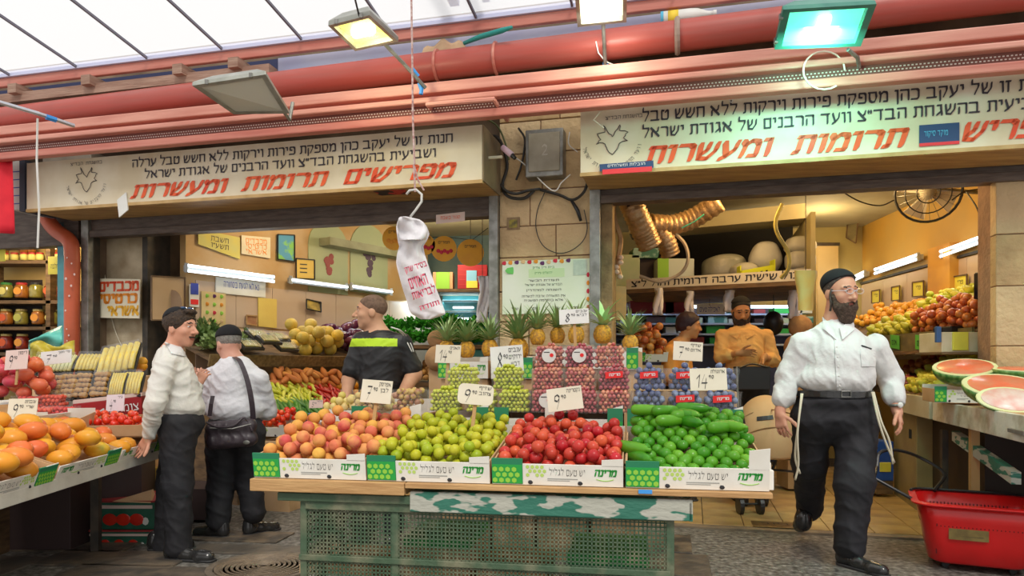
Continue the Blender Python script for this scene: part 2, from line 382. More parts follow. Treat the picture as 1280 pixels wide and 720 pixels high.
# ---- the third shop at the far left
slab('wall_shop', Vector((-7.5, 8.6, 0)), Vector((-4.4, 8.05, 0)), Vector((-.1, -1, 0)), .1, 0, 3.1, M('mustard_wall', (.55, .38, .12), (.48, .33, .12), 3, .8))
slab('wall_side', F(uF(100), .1, 0), F(uF(100)-.05, 2.3, 0), -U, .1, 0, 3.1, m_plasterD)

# ================================================================ CANOPY
m_redbeam = M('pink_red_painted_steel', (.52, .15, .11), (.62, .24, .18), 5, .45, .1, stretch=(.4, .4, 4))
m_pinkbeam = M('salmon_painted_steel', (.72, .33, .25), (.62, .24, .18), 5, .45, .1, stretch=(.4, .4, 4))
m_gutter = M('red_gutter_paint', (.46, .075, .055), (.40, .10, .08), 3, .4, .05, stretch=(.4, .4, 6))
m_roof = thin('white_roof_sheet', (.95, .96, 1), .45, .5, .85)
m_lav = M('lavender_sheet', (.50, .55, .82), (.62, .68, .88), 2, .4)
def along(name, m, v0, v1, z0, z1, u0=-7.5, u1=5.5, **k): return MB().fbox(u0, u1, v0, v1, z0, z1).build(name, m, **k)
S(along('beam_1', m_pinkbeam, -.80, -.72, 3.185, 3.262, bevel=.008))
S(along('beam_2', m_redbeam, -.74, -.66, 3.14, 3.19))
S(along('beam_3', m_pinkbeam, -.82, -.70, 3.108, 3.150, bevel=.01))
S(along('beam_4', m_redbeam, -.78, -.70, 2.985, 3.045, bevel=.01))
bs = S(along('trim_8', M('perforated_strip', (.2, .06, .045), rough=.7), -.755, -.735, 3.04, 3.112))
mb = MB()
for i in range(560):
    u = -7.4+i*.0225
    for k in (0, 1): mb.fbox(u+k*.011, u+k*.011+.011, -.758, -.754, 3.062+k*.02, 3.069+k*.02)
mb.build('holes', M('strip_holes', (.75, .6, .55)), bs, kind='stuff')
# half-round gutter with straps
g = S(MB().grid(lambda a, b: F(-7.5+13*a, -.62-.105*math.sin(math.pi*(1-b)*1.0-0), 3.455+.016*(-7.5+13*a)-.105*math.cos(math.pi*(1-b))), 40, 12).build('trim_9', m_gutter, smooth=True, solid=.006))
MB().tube([F(-7.5, -.62, 3.56-.12), F(5.5, -.62, 3.56+.088)], .009).build('rim', m_pinkbeam, g)
for px in (548, 621, 847):
    MB().tube([F(uF(px, -.62), -.62-.112*math.sin(math.pi*t/10), 3.455+.016*uF(px, -.62)+.112*math.cos(math.pi*t/10)) for t in range(11)], .012 if px < 800 else .02).build('strap', m_redbeam if px < 800 else M('cement_patch', (.35, .25, .2)), g)
for px in (85, 175, 262, 340): pass
S(along('fascia_1', m_redbeam, -.58, -.54, 3.70, 3.775, bevel=.006))
uS = uF(345, -.5)
S(along('trim_10', m_lav, -.47, -.45, 3.50, 3.72, u0=uS))
S(along('beam_5', M('old_wood', (.3, .17, .12), (.42, .27, .2), 6, .8, .4, stretch=(.5, .5, 6)), -.6, -.48, 3.545, 3.625, u1=uS))
S(along('gap_shade', M('blue_dark', (.03, .04, .11)), -.40, -.36, 3.5, 3.75, u1=uS))  # dark sheet, painted as the shade in the gap behind the rafters
for k, px in enumerate((30, 120, 232, 300)):
    MB().fbox(uF(px, -.5), uF(px, -.5)+.09, -.66, -.4, 3.60, 3.68).build('rafter', MC['old_wood'], bpy.data.objects['beam_5'])
S(along('trim_11', M('lavender_edge', (.6, .62, .82)), -.60, -.56, 3.775, 3.82))
# translucent sheets rising over the street
roof = S(MB().fbox(-7.5, 5.5, -5.1, -5.05, 4.4, 4.6).build('roof', m_redbeam))
RS = .155
uu = uF(95, -.6); k = -4
m_bar = M('roof_bar', (.18, .18, .23))
while uu+k*.715 < 5.2:
    a = uu+k*.715; b = a+.715
    o = MB().add([F(a, -.58, 3.80), F(b, -.58, 3.80), F(b, -5.1, 3.80+4.52*RS), F(a, -5.1, 3.80+4.52*RS)], [(0,1,2,3)]).build('panel', m_roof, roof)
    MB().obox(F(a-.008, -.58, 3.775), U*.016, V*-4.5+Z*4.5*RS, Z*.02).build('glazing_bar', m_bar, roof)
    k += 1
for px, w in ((562, .07), (603, .05)):     # rafters that show through the sheets
    MB().obox(F(uF(px, -.6), -.58, 3.9), U*w, V*-3+Z*3*RS, Z*.06).build('rafter', M('lav_rafter', (.45, .45, .62)), roof)
# deck over the shop front, keeps the light out above the gutter
S(MB().fbox(-7.5, 5.5, -.36, .12, 3.75, 3.8).build('slab_1', m_plasterD))
# ================================================================ SIGN BOXES
m_signface = M('weathered_cream_board', (.80, .72, .56), (.68, .57, .38), 2.5, .6, .1, det=8)
m_signwood = M('sign_box_underside', (.52, .33, .12), (.36, .21, .08), 5, .6, .3, stretch=(.6, 3, 3))
L1 = 'חנות זו של יעקב כהן מספקת פירות וירקות ללא חשש טבל'
L2 = 'ושביעית בהשגחת הבד״צ וועד הרבנים של אגודת ישראל'
m_dkink = M('sign_black_paint', (.05, .04, .05))
BOARD = {}
def signbox(px0, px1, label, vf=-.53, z0=2.60, z1=3.015):
    u0, u1 = uF(px0, vf), uF(px1, vf)
    t = thing('shop_sign', label, 'shop sign', F((u0+u1)/2, -.25, z0))
    MB().fbox(u0, u1, vf, -.05, z0, z1-.01).build('box', m_signwood, t, bevel=.004)
    bd_ = MB().fbox(u0, u1, vf-.012, vf-.001, z0+.0, z1).build('board', m_signface, t); BOARD[t.name] = bd_
    MB().fbox(u0-.004, u1+.004, vf-.018, vf+.02, z0-.018, z0+.008).build('edge_strip', M('sign_edge_wood', (.6, .4, .18), (.45, .28, .1), 6), t)
    if px0 < 100: MB().fbox(u1+.001, u1+.012, vf-.01, -.05, z0, z1).build('end_panel', M('dark_end', (.16, .12, .08), (.3, .22, .12), 4), t)
    return t
def leaf_emblem(t, c, s, words):
    pts = [(-.5,.95),(-.25,.55),(0,.2),(.25,.55),(.5,.95),(.45,.5),(.95,.45),(.7,.1),(.95,-.15),(.45,-.2),(.3,-.55),(.0,-.95),(-.3,-.55),(-.45,-.2),(-.95,-.15),(-.7,.1),(-.95,.45),(-.45,.5)]
    rr = random.Random(3); out = []
    for i, p in enumerate(pts):
        q = pts[(i+1) % len(pts)]
        for k in range(3): f = k/3; out.append(c+U*((p[0]*(1-f)+q[0]*f+rr.uniform(-.05,.05))*s)+Z*((p[1]*(1-f)+q[1]*f+rr.uniform(-.05,.05))*s))
    MB().tube(out, .0028, 4, closed=True).build('leaf_emblem', m_dkink, t)
    n = len(words)
    for i, ch in enumerate(words):
        if ch == ' ': continue
        a = math.pi*(1.08+ .84*i/(n-1))      # left to right along the lower arc
        rd = U*math.cos(a)+Z*math.sin(a); tn = (U*-math.sin(a)+Z*math.cos(a))
        text(ch, c+rd*s*1.75, tn, -rd, m_dkink, t, h=s*.22, name='arc_letter')
SF = -.545
t1 = signbox(35, 603, 'long weathered cream sign box with red and black Hebrew lettering over the left shop')
def stext(t, s, px0, py0, px1, py1, h, m, **k):
    """a line of lettering on the sign face from (px0,py0) to (px1,py1), both read off at the middle of the letters"""
    u0, u1 = uF(px0, SF), uF(px1, SF); z = (zF(px0, py0, SF)+zF(px1, py1, SF))/2
    text(HEB(s), F((u0+u1)/2, SF, z), U, Z, m, BOARD[t.name], w=abs(u1-u0), h=h, **k)
stext(t1, L1+' ערלה', 165, 203, 566, 174, .066, m_dkink, bold=.008)
stext(t1, L2, 181, 219, 545, 190, .066, m_dkink, bold=.008)
stext(t1, 'מפרישים  תרומות  ומעשרות', 162, 238, 571, 214, .115, m_redink, bold=.02, shear=.22)
c = F(uF(108, SF), SF-.002, zF(108, 225, SF)); leaf_emblem(t1, c, .115, HEB('וועד הרבנים של אגודת ישראל'))
text(HEB('בהשגחת  הבד״צ'), F(uF(108, SF), SF, zF(108, 204, SF)), U, Z, m_dkink, t1, w=.33, h=.026)
MB().obox(F(uF(150, SF)-.0, SF-.012, zF(153, 272, SF)), U*.09+Z*.06, V*.01, Z*.15-U*.02).build('paper_scrap', m_white, t1)
o = MB().fbox(uF(476, -.3), uF(514, -.3), -.46, -.30, 2.596, 2.599).build('sticker', M('red_black_sticker', (.02, .02, .03), (.6, .05, .04), 9, .5, lo=.5, hi=.52), t1)
t2 = signbox(726, 1350, 'long cream sign box tinted green by a lamp, with Hebrew lettering over the right shop', z1=3.05)
stext(t2, L1, 803, 145, 1318, 104, .074, m_dkink, bold=.008)
stext(t2, L2, 803, 166, 1316, 127, .072, m_dkink, bold=.008)
stext(t2, 'תרומות  ומעשרות', 803, 194, 1137, 172, .125, m_redink, bold=.02, shear=.22)
stext(t2, 'מפריש', 1202, 167, 1330, 155, .125, m_redink, bold=.02, shear=.22)
c = F(uF(765, SF), SF-.002, zF(765, 175, SF)); leaf_emblem(t2, c, .115, HEB('וועד הרבנים של אגודת ישראל'))
text(HEB('בהשגחת הבד״צ'), F(uF(780, SF), SF, zF(780, 146, SF)), U, Z, m_dkink, t2, w=.26, h=.024)
def stick(px0, px1, pyt, pyb, lab, a=0., down=False):
    u0, u1 = uF(px0, SF), uF(px1, SF); zt = zF((px0+px1)/2, pyt, SF); zb = zF((px0+px1)/2, pyb, SF)
    MB().fbox(u0, u1, SF-.004, SF+.001, zb, zt).build('sticker', M('navy_sticker', (.02, .06, .16)), t2)
    MB().fbox(u0, u1, SF-.0045, SF+.001, zb-.018, zb+.001).build('sticker', M('red_sticker', (.75, .04, .05)), t2)
    text(HEB(lab), F((u0+u1)/2-.02, SF-.004, (zt+zb)/2), U, Z, M('cyan_print', (.1, .5, .75)), t2, w=(u1-u0)*.6, h=(zt-zb)*.28)
stick(1149, 1199, 155, 178, 'מוקד סיקור')
u0, u1 = uF(750, SF), uF(817, SF)
MB().obox(F(u0, SF-.022, 2.605), U*(u1-u0), V*.002, Z*.05-U*.0).build('sticker', MC['navy_sticker'], t2)
MB().obox(F(u0+.02, SF-.024, 2.58), U*(u1-u0-.03), V*.002, Z*.035).build('sticker', MC['red_sticker'], t2)
text(HEB('הובלות ומשלוחים'), F((u0+u1)/2, SF-.024, 2.637), U, Z, m_whiteink, t2, w=.26, h=.018)
# light box end and red cloth at the far left
t = thing('shop_sign', 'end of a white light box beside the red cloth at the far left', 'shop sign', F(uF(22, -.5), -.4, 2.66))
MB().fbox(uF(17, -.5), uF(28, -.5), -.52, -.2, zF(22, 263, -.5), zF(22, 202, -.5)).build('box', m_white, t, bevel=.005)
for k in range(5): MB().fbox(uF(17, -.5), uF(28, -.5), -.523, -.519, zF(22, 215+k*10, -.52), zF(22, 214+k*10, -.52)).build('ruled_line', m_blueink, t)
MB().fbox(uF(28, -.5), uF(35, -.5)-.005, -.53, -.2, zF(30, 265, -.5), zF(30, 201, -.5)).build('side_panel', M('dark_panel', (.06, .07, .1)), t)
o = MB().grid(lambda a, b: F(uF(-12, -.7)+a*(uF(17, -.7)-uF(-12, -.7)), -.7+.025*math.sin(9*a+b), zF(5, 292, -.7)+b*(zF(5, 198, -.7)-zF(5, 292, -.7))), 14, 8).build('hanging_cloth', M('bright_red_cloth', (.85, .02, .04), (.7, .01, .03), 5, .7), smooth=True, solid=.004)
tag(o, 'bright red cloth hanging at the far left beside the white light box', 'cloth')
# ================================================================ FLOOD LAMPS
m_alu = M('cast_aluminium', (.42, .43, .38), (.3, .31, .27), 8, .4, .1, .5)
def P3(a): return P(*a)
def flood(label, corners, depth, glass, back, case=m_alu, arm=None, power=None, col=(1,1,1)):
    """corners: the four corners of the glass (world), going round; the body lies behind them"""
    c = sum(corners, Vector())/4; n = (corners[1]-corners[0]).cross(corners[3]-corners[0]).normalized()
    if n.dot(Vector((0,0,1))) > 0: n = -n                 # the glass looks down
    t = thing('flood_lamp', label, 'lamp', c-n*depth)
    big = [c+(p-c)*1.0 for p in corners]; sm = [c+(p-c)*.62-n*depth for p in corners]; gi = [c+(p-c)*.84 for p in corners]
    hs = MB().add(big+[p-n*.03 for p in big]+sm, [(4,5,9,8),(5,6,10,9),(6,7,11,10),(7,4,8,11),(8,9,10,11),(0,1,5,4),(1,2,6,5),(2,3,7,6),(3,0,4,7)]).build('housing', case, t, bevel=.004)
    MB().add(big+gi+[p-n*.035 for p in gi], [(0,1,5,4),(1,2,6,5),(2,3,7,6),(3,0,4,7),(4,5,9,8),(5,6,10,9),(6,7,11,10),(7,4,8,11)]).build('bezel', case, t)
    MB().add([p-n*.034 for p in gi], [(0,1,2,3)]).build('reflector', back, t)
    MB().add([p-n*.004 for p in gi], [(0,1,2,3)]).build('glass', glass, t)
    for k in (0, 1): e = (big[1]-big[0]).normalized(); MB().box(big[0]+(big[1]-big[0])*(.2+.6*k)-n*.01, (.02, .02, .03)).build('clip', m_steel, hs)
    ctr = sum(gi, Vector())/4; e1 = (gi[1]-gi[0])
    if power: MB().tube([ctr-e1*.25-n*.02, ctr+e1*.25-n*.02], .035, 10).build('bulb', EM('lamp_bulb', (1, 1, .95), 9), t, smooth=True)
    if arm: MB().tube(arm, .013, 6).build('arm', m_steel, t)
    if power: lamp('flood_light', 'AREA', c+n*.05, power, col, .2, c+n*.6+Vector((0, .9, 0)))
    return t
g_clear = thin('lamp_glass', (.9, .95, .9), .15, .1)
def yellowish(name, c, s): return EM(name, c, s)
q = [P(420,36,4.55), P(478,22,4.35), P(488,52,4.6), P(437,58,4.75)]
q = [P(410,32,4.5), P(462,19,4.3), P(498,52,4.75), P(444,64,4.9)]
flood('lit yellow flood lamp on a grey arm above the long left sign', q, .10, g_clear, yellowish('yellow_lit_reflector', (.95, .8, .15), 1.3), arm=[P(478,52,4.8), P(505,80,4.95), P(532,110,5.05)], power=3, col=(1, .95, .6))
q = [P(718,-12,4.3), P(784,-12,4.3), P(783,28,4.75), P(722,34,4.75)]
flood('lit flood lamp cut by the top of the picture, on an upright grey arm', q, .10, g_clear, yellowish('white_lit_reflector', (1, .93, .6), 1.8), arm=[P(754,30,4.8), P(757,88,5.0)], power=3, col=(1, .97, .8))
q = [P(968,60,4.1), P(976,9,3.85), P(1097,4,3.85), P(1078,60,4.1)]
q = [P(968,62,4.25), P(979,12,4.0), P(1096,5,4.0), P(1076,58,4.25)]
flood('big lit green-glowing flood lamp above the right sign', q, .13, g_clear, yellowish('green_lit_reflector', (.12, .9, .6), 1.1), case=M('green_tinted_case', (.04, .22, .17), (.07, .3, .22), 6, .4), power=14, col=(.3, 1, .75))
g = bpy.data.objects['flood_lamp.002']
MB().tube([P(1030+26*math.cos(a), 88+24*math.sin(a), 4.5) for a in [math.pi*2*k/20 for k in range(3, 21)]], .006, 5).build('cable', m_cream, g)
MB().tube([P(1060,62,4.3), P(1072,72,4.4), P(1074,84,4.5)], .012).build('bracket', m_steel, g)
q = [P(240,107,4.7), P(332,93,4.7), P(362,142,5.0), P(292,143,5.0)]
flood('unlit flood lamp with a dusty glass above the left sign', q, .12, thin('dusty_glass', (.85, .85, .75), .6, .3), M('dusty_reflector', (.82, .8, .7), (.7, .68, .55), 7), arm=[P(355,140,5.02), P(362,150,5.1), P(366,128,5.12)])
# bare rod with ties at the far left
t = thing('lamp_bracket', 'thin grey rod tied with blue tape, jutting out at the far left', 'bracket', P(92, 157, 5.2))
MB().tube([P(-14,124,4.7), P(48,142,4.95), P(92,157,5.2)], .016).build('rod', M('pale_metal', (.6, .62, .68), rough=.4, metal=.5), t)
MB().tube([P(58,146,5.0), P(70,150,5.05)], .021).build('tape', M('blue_tape', (.05, .3, .75)), t)
o = MB().tube([P(47,148,4.95), P(46,200,4.97), P(49,262,4.95), P(47,310,4.95)], .007, 5).build('string', m_white); tag(o, 'white cord hanging from the rod at the far left', 'cord')
t = bpy.data.objects['flood_lamp']
MB().tube([P(514,86,5.0), P(522,96,5.03)], .02).build('tape', MC['blue_tape'], t); MB().tube([P(524,104,5.05), P(527,112,5.05), P(526,118,5.05)], .016).build('tape', MC['blue_tape'], t)
MB().tube([P(757,78,4.98), P(757,83,4.99)], .02).build('tape', MC['blue_tape'], bpy.data.objects['flood_lamp.001'])
def cord(label, pts, r, m, name='cord'):
    return tag(MB().tube(pts, r, 5).build(name, m), label, 'cord')
cord('thin white cable looping from the upright lamp arm', [P(745,52,4.95), P(748,66,4.95), P(757,77,4.96), P(775,84,5.0), P(792,83,5.05)], .005, m_white)
cord('thin dark cord rising out of the picture above the yellow lamp', [P(443,-5,4.2), P(449,20,4.35)], .006, m_black)
cord('red string hanging over the right sign', [P(1117,55,4.6), P(1115,88,4.7), P(1110,108,4.75)], .004, M('red_string', (.8, .1, .1)))
cord('white wire tied around the beams at the corner of the right sign', [P(745,135,5.0), P(752,122,5.0), P(765,135,5.0), P(750,140,5.0), P(742,150,5.0), P(755,160,5.02)], .005, m_cream)
t = thing('chain', 'short white plastic chain hanging from the beam above the right sign', 'chain', P(914, 128, 4.85))
for k in range(5):
    c = P(914, 100+k*6, 4.85); a = (k % 2)*math.pi/2
    MB().tube([c+Vector((math.cos(a)*.011*math.cos(b), math.sin(a)*.011*math.cos(b), .022*math.sin(b))) for b in [2*math.pi*j/8 for j in range(8)]], .004, 4, closed=True).build('link', m_white, t)
cord('white plastic tie holding the chain to the pink beam', [P(904,72,4.9), P(908,90,4.9), P(915,95,4.9), P(914,74,4.9)], .004, m_white)
# litter lying in the gutter
o = MB().grid(lambda a, b: F(uF(527+a*60, -.55), -.55, 3.555+.10*math.sin(math.pi*a)**.5*b+.02*math.sin(17*a)*b), 14, 4).build('rag', M('tan_rag', (.62, .42, .25), (.5, .3, .18), 8), smooth=True, solid=.05); tag(o, 'crumpled tan rag lying along the top of the red gutter', 'rag')
o = MB().tube([P(580,54,5.3), P(600,46,5.2), P(628,38,5.1), P(640,34,5.05)], [.014,.02,.02,.012], 6).build('hose', M('teal_hose', (.02, .3, .27)), smooth=True); tag(o, 'short teal green hose lying over the gutter rim', 'hose')
t = thing('bottle', 'white plastic bottle with a yellow label lying in the gutter', 'bottle', P(860, 20, 5.1))
BR = Matrix.Rotation(math.pi/2, 3, 'Y') @ Matrix.Rotation(.0, 3, 'X')
rot = U.to_track_quat('Z', 'Y').to_matrix(); b0 = F(uF(826, -.55), -.55, zF(826, 26, -.55)+.01)
MB().lathe([(.045,0),(.05,.01),(.05,.2),(.045,.25),(.02,.32),(.018,.35),(.022,.352),(.022,.375),(.001,.376)], 14, b0, rot).build('body', m_white, t, smooth=True)
MB().lathe([(.0515,.05),(.0515,.12)], 14, b0, rot).build('label', M('yellow_label', (.9, .65, .05)), t, smooth=True)
MB().lathe([(.0512,.0),(.0512,.02)], 14, b0, rot).build('label', M('cyan_print', (.1, .5, .75)), t, smooth=True)
# ================================================================ ROPE, HOOK AND BAG
cord('thin reddish rope hanging from above with a knot, holding the bag hook', [P(514,-8,3.9), P(515,60,3.9), P(516,150,3.9), P(518,205,3.9), P(517,206,3.9), P(519,240,3.9)], .006, M('red_white_rope', (.45, .2, .18), (.7, .55, .5), 60), 'rope')
for i in range(0): pass
o = MB().tube([P(517,205,3.9), P(523,226,3.9), P(530,238,3.9)], .005, 5).build('rope', MC['red_white_rope']); tag(o, 'loose end of the reddish rope beside its knot', 'cord')
o = MB().tube([P(508,243,3.9), P(512,238,3.9), P(520,237,3.9), P(527,243,3.9), P(527,252,3.9), P(520,262,3.9), P(513,271,3.9)], .007, 6).build('hook', m_white, smooth=True); tag(o, 'white wire hook between the rope and the carrier bag', 'hook')
m_bag = M('white_carrier_plastic', (.86, .84, .86), (.78, .75, .78), 4, .35, .5, bscale=14)
t = thing('carrier_bags', 'bundle of white carrier bags printed in pink, hanging from the rope on a hook', 'bag', P(530, 400, 3.9))
# front sheet outline from top to bottom: left and right edge per row
rows = [(273,500,512),(276,497,528),(284,495,534),(292,496,537),(300,497,534),(308,499,529),(318,496,531),(330,495,535),(345,499,540),(360,503,545),(375,508,551),(388,511,556),(393,515,557),(399,526,540)]
def bagpt(a, b, side):
    f = b*(len(rows)-1); i = min(int(f), len(rows)-2); k = f-i
    y, x0, x1 = [rows[i][q]*(1-k)+rows[i+1][q]*k for q in range(3)]
    d = .05*math.sin(math.pi*a)*(1 if b > .3 else .5)+.008*math.sin(14*a+9*b)+.006*math.sin(31*b-8*a)
    return P(x0+(x1-x0)*a, y, 3.9-side*d)
mb = MB(); mb.grid(lambda a, b: bagpt(a, b, 1), 16, 34); mb.grid(lambda a, b: bagpt(a, b, -1), 16, 34)
mb.build('bag', m_bag, t, smooth=True)
MB().grid(lambda a, b: bagpt(.08+a*.9, .0+b*.32, 1.5)+Vector((0, -.03-.015*math.sin(6*b+3*a), 0)), 10, 10).build('fold', m_bag, t, smooth=True, solid=.004)
R1 = (P(552,378,3.8)-P(510,392,3.8)).normalized(); U1 = (P(515,310,3.8)-P(532,386,3.8)).normalized()
for s_, px, py, w, h in (('בס״ד שוק', 520, 334, .12, .03), ('האחים', 523, 352, .1, .06), ('לבריאות', 530, 366, .13, .04), ('ותודה', 537, 382, .11, .025)):
    text(HEB(s_), P(px, py, 3.815), R1, U1, m_pinkink, t, w=w, h=h, bold=.02, off=.012)
# ================================================================ PIER: electrics, cables, notice
t = thing('meter_box', 'grey metal electric box high on the stone pier', 'electric box', F(uF(681), -.08, 2.75))
MB().fbox(uF(658, -.1), uF(705, -.1), -.14, 0, zF(680, 222, -.1), zF(680, 163, -.1)).build('case', m_steel, t, bevel=.008)
MB().fbox(uF(662, -.1), uF(701, -.1), -.15, -.13, zF(680, 216, -.1), zF(680, 168, -.1)).build('cover', M('box_cover', (.4, .36, .28), (.3, .27, .2), 8, .5), t, bevel=.006)
text('2', F(uF(681, -.15), -.151, zF(681, 187, -.15)), U, Z, M('faded_mark', (.55, .52, .45)), t, h=.09)
m_cab = M('black_cable', (.03, .028, .025), rough=.5)
def fc(px, py, v=-.05): return F(uF(px, v), v, zF(px, py, v))
def curve(pts, n=5):
    out = []; p = [Vector(q) for q in pts]; p = [p[0]*2-p[1]]+p+[p[-1]*2-p[-2]]
    for i in range(1, len(p)-2):
        for k in range(n):
            t_ = k/n; out.append(.5*((2*p[i])+(p[i+1]-p[i-1])*t_+(2*p[i-1]-5*p[i]+4*p[i+1]-p[i+2])*t_*t_+(-p[i-1]+3*p[i]-3*p[i+1]+p[i+2])*t_**3))
    return out+[p[-2]]
def wire(label, pts, r=.006, m=m_cab, v=-.05, name='cable'): return cord(label, curve([fc(x, y, v) for x, y in pts]), r, m, name)
wire('thick dark cable coiled at the top left of the stone pier', [(600,175),(622,172),(634,205),(628,232),(636,246),(655,248),(668,238)], .014, m_cab, -.04)
wire('second loop of dark cable on the left of the pier below the electric box', [(626,230),(632,238),(645,242),(660,238),(675,236)], .012, m_cab, -.06)
wire('dark cable sagging from the electric box to the right post', [(675,237),(700,244),(716,250),(730,240),(735,222),(732,205)], .012, m_cab, -.05)
wire('thin dark cable looping down over the stones of the pier', [(681,240),(672,262),(670,285),(678,306),(695,316),(712,314),(728,302),(734,285),(730,262)], .004, m_cab, -.03)
wire('black cable hanging beside the electric box on its left', [(648,160),(656,175),(652,205),(645,225)], .009, m_cab, -.05)
wire('green-black cable over the right end of the left sign', [(592,150),(605,148),(622,158),(632,180),(636,200)], .008, M('olive_cable', (.1, .12, .04)), -.1)
wire('white thin cable from the small camera to the right sign', [(640,195),(655,205),(690,238),(702,228),(713,218)], .005, m_white, -.12)
wire('white cable hanging by the left edge of the right sign', [(712,165),(711,180),(722,190)], .005, m_white, -.2)
o = MB().tube([fc(714,250,-.05), fc(722,263,-.05), fc(726,276,-.05)], [.012,.016,.012], 8).build('plug', m_black, smooth=True); tag(o, 'black plug hanging on the cable at the right of the pier', 'plug')
t = thing('security_camera', 'small pink security camera on a white arm by the stone pier', 'camera', fc(622, 195, -.3))
MB().tube([fc(603,198,-.4), fc(628,196,-.4)], .012, 8).build('arm', m_cream, t)
MB().tube([fc(628,184,-.4), fc(640,194,-.42)], [.022,.024], 10).build('body', M('pink_case', (.75, .5, .6)), t, smooth=True)
MB().tube([fc(640,194,-.42), fc(644,198,-.43)], [.018,.014], 10).build('lens', m_black, t)
t = thing('junction_box', 'small open square socket box set in the stones of the pier', 'socket', fc(642, 280, 0))
MB().fbox(uF(634), uF(650), -.012, .02, zF(642, 287), zF(642, 272)).build('frame', M('rust_frame', (.3, .2, .1), (.2, .12, .06), 20), t)
MB().fbox(uF(637), uF(647), -.016, -.01, zF(642, 285), zF(642, 275)).build('cavity', M('olive_cavity', (.35, .28, .03), (.1, .08, .03), 30), t)
# kosher notice with fruit border
t = thing('notice', 'white and pale green printed notice with a fruit border on the stone pier', 'notice', fc(682, 392, -.02))
nu0, nu1, nz0, nz1 = uF(628, -.02), uF(737, -.02), zF(682, 392, -.02), zF(682, 325, -.02)
MB().fbox(nu0, nu1, -.024, -.012, nz0, nz1).build('sheet', M('notice_paper', (.80, .84, .72), (.70, .8, .58), 2.5, .5), t)
def fn(a, b): return F(nu0+(nu1-nu0)*a, -.025, nz0+(nz1-nz0)*b)
rr = random.Random(5)
for k in range(11):
    MB().ball(fn(.03+k*.074, .96+rr.uniform(-.02,.02)), .021, 8, 4, sc=(1.2, .12, .8)).build('fruit_print', M(f'fr{k%4}', [(.6,.02,.05),(.8,.3,.02),(.12,.02,.12),(.75,.5,.25)][k%4]), t)
for k in range(5): MB().ball(fn(.985, .1+k*.15), .017, 8, 4, sc=(.8, .12, 1.2)).build('fruit_print', MC[f'fr{k%2}'], t)
MB().ball(fn(.12, .82), .05, 14, 4, sc=(1.2, .03, .6)).build('seal', M('green_seal', (.15, .55, .12)), t)
MB().fbox(nu1-.13, nu1-.02, -.027, -.024, nz1-.13, nz1-.01).build('seal', M('grey_seal', (.5, .6, .5), (.6, .7, .58), 30), t)
for b, w, s_ in ((.86, .25, 'בית דין צדק'), (.76, .2, 'ירושלים עיה״ק'), (.62, .35, 'תעודת הכשר'), (.54, .42, 'הבד״צ של אגודת ישראל'), (.44, .4, 'השגחה למהדרין'), (.33, .5, 'אין התעודה ערבה לכשרות'), (.25, .45, 'אלא בחתימת המשגיח')):
    text(HEB(s_), fn(.48, b), U, Z, m_ink if b < .7 else m_greenink, t, w=w*(nu1-nu0), h=.016)
for a, s_ in ((.15, 'שני'), (.4, 'ביום'), (.62, 'ערב'), (.84, 'חתימה')): text(HEB(s_), fn(a, .1), U, Z, m_ink, t, w=.06, h=.02)
MB().fbox(nu0+.22, nu1-.2, -.0255, -.024, nz0+.29, nz0+.36).build('green_panel', M('pale_green', (.6, .78, .45)), t)
# little torn note on the shutter box
t = thing('note', 'torn pink note stuck on the dark shutter box above the left shop', 'note', fc(562, 273, -.03))
MB().obox(fc(545, 280, -.05), fc(581,276,-.05)-fc(545,280,-.05), V*.003, Z*.075).build('paper', m_pink, t)
text(HEB('סגור בשבת'), fc(563, 272, -.055), U, Z, m_redink, t, w=.17, h=.025, off=.006)
# orange down pipe on the left
t = thing('drain_pipe', 'orange-red drain pipe with an elbow running down the left pier', 'pipe', fc(90, 420, -.12))
m_pipe = M('orange_red_pipe', (.62, .12, .05), (.5, .1, .04), 5, .45, .05)
MB().tube(curve([fc(58,262,-.12), fc(60,275,-.12), fc(70,288,-.12), fc(86,300,-.12), fc(90,315,-.12), fc(90,360,-.12), fc(90,450,-.12)])+[Vector(F(uF(90,-.12), -.12, 0))], .068, 12).build('pipe', m_pipe, t, smooth=True)
rr = random.Random(8)
for k in range(10): MB().ball(fc(87+rr.uniform(-6,6), 320+rr.random()*110, -.19), .006+.006*rr.random(), 6, 4, sc=(1, .3, 1.2)).build('paint_fleck', m_pink, t)
S(MB().fbox(uF(74), uF(82), -.02, .06, .8, 2.6).build('trim_12', M('turquoise_paint', (.12, .45, .5), (.05, .15, .2), 3, .5)))
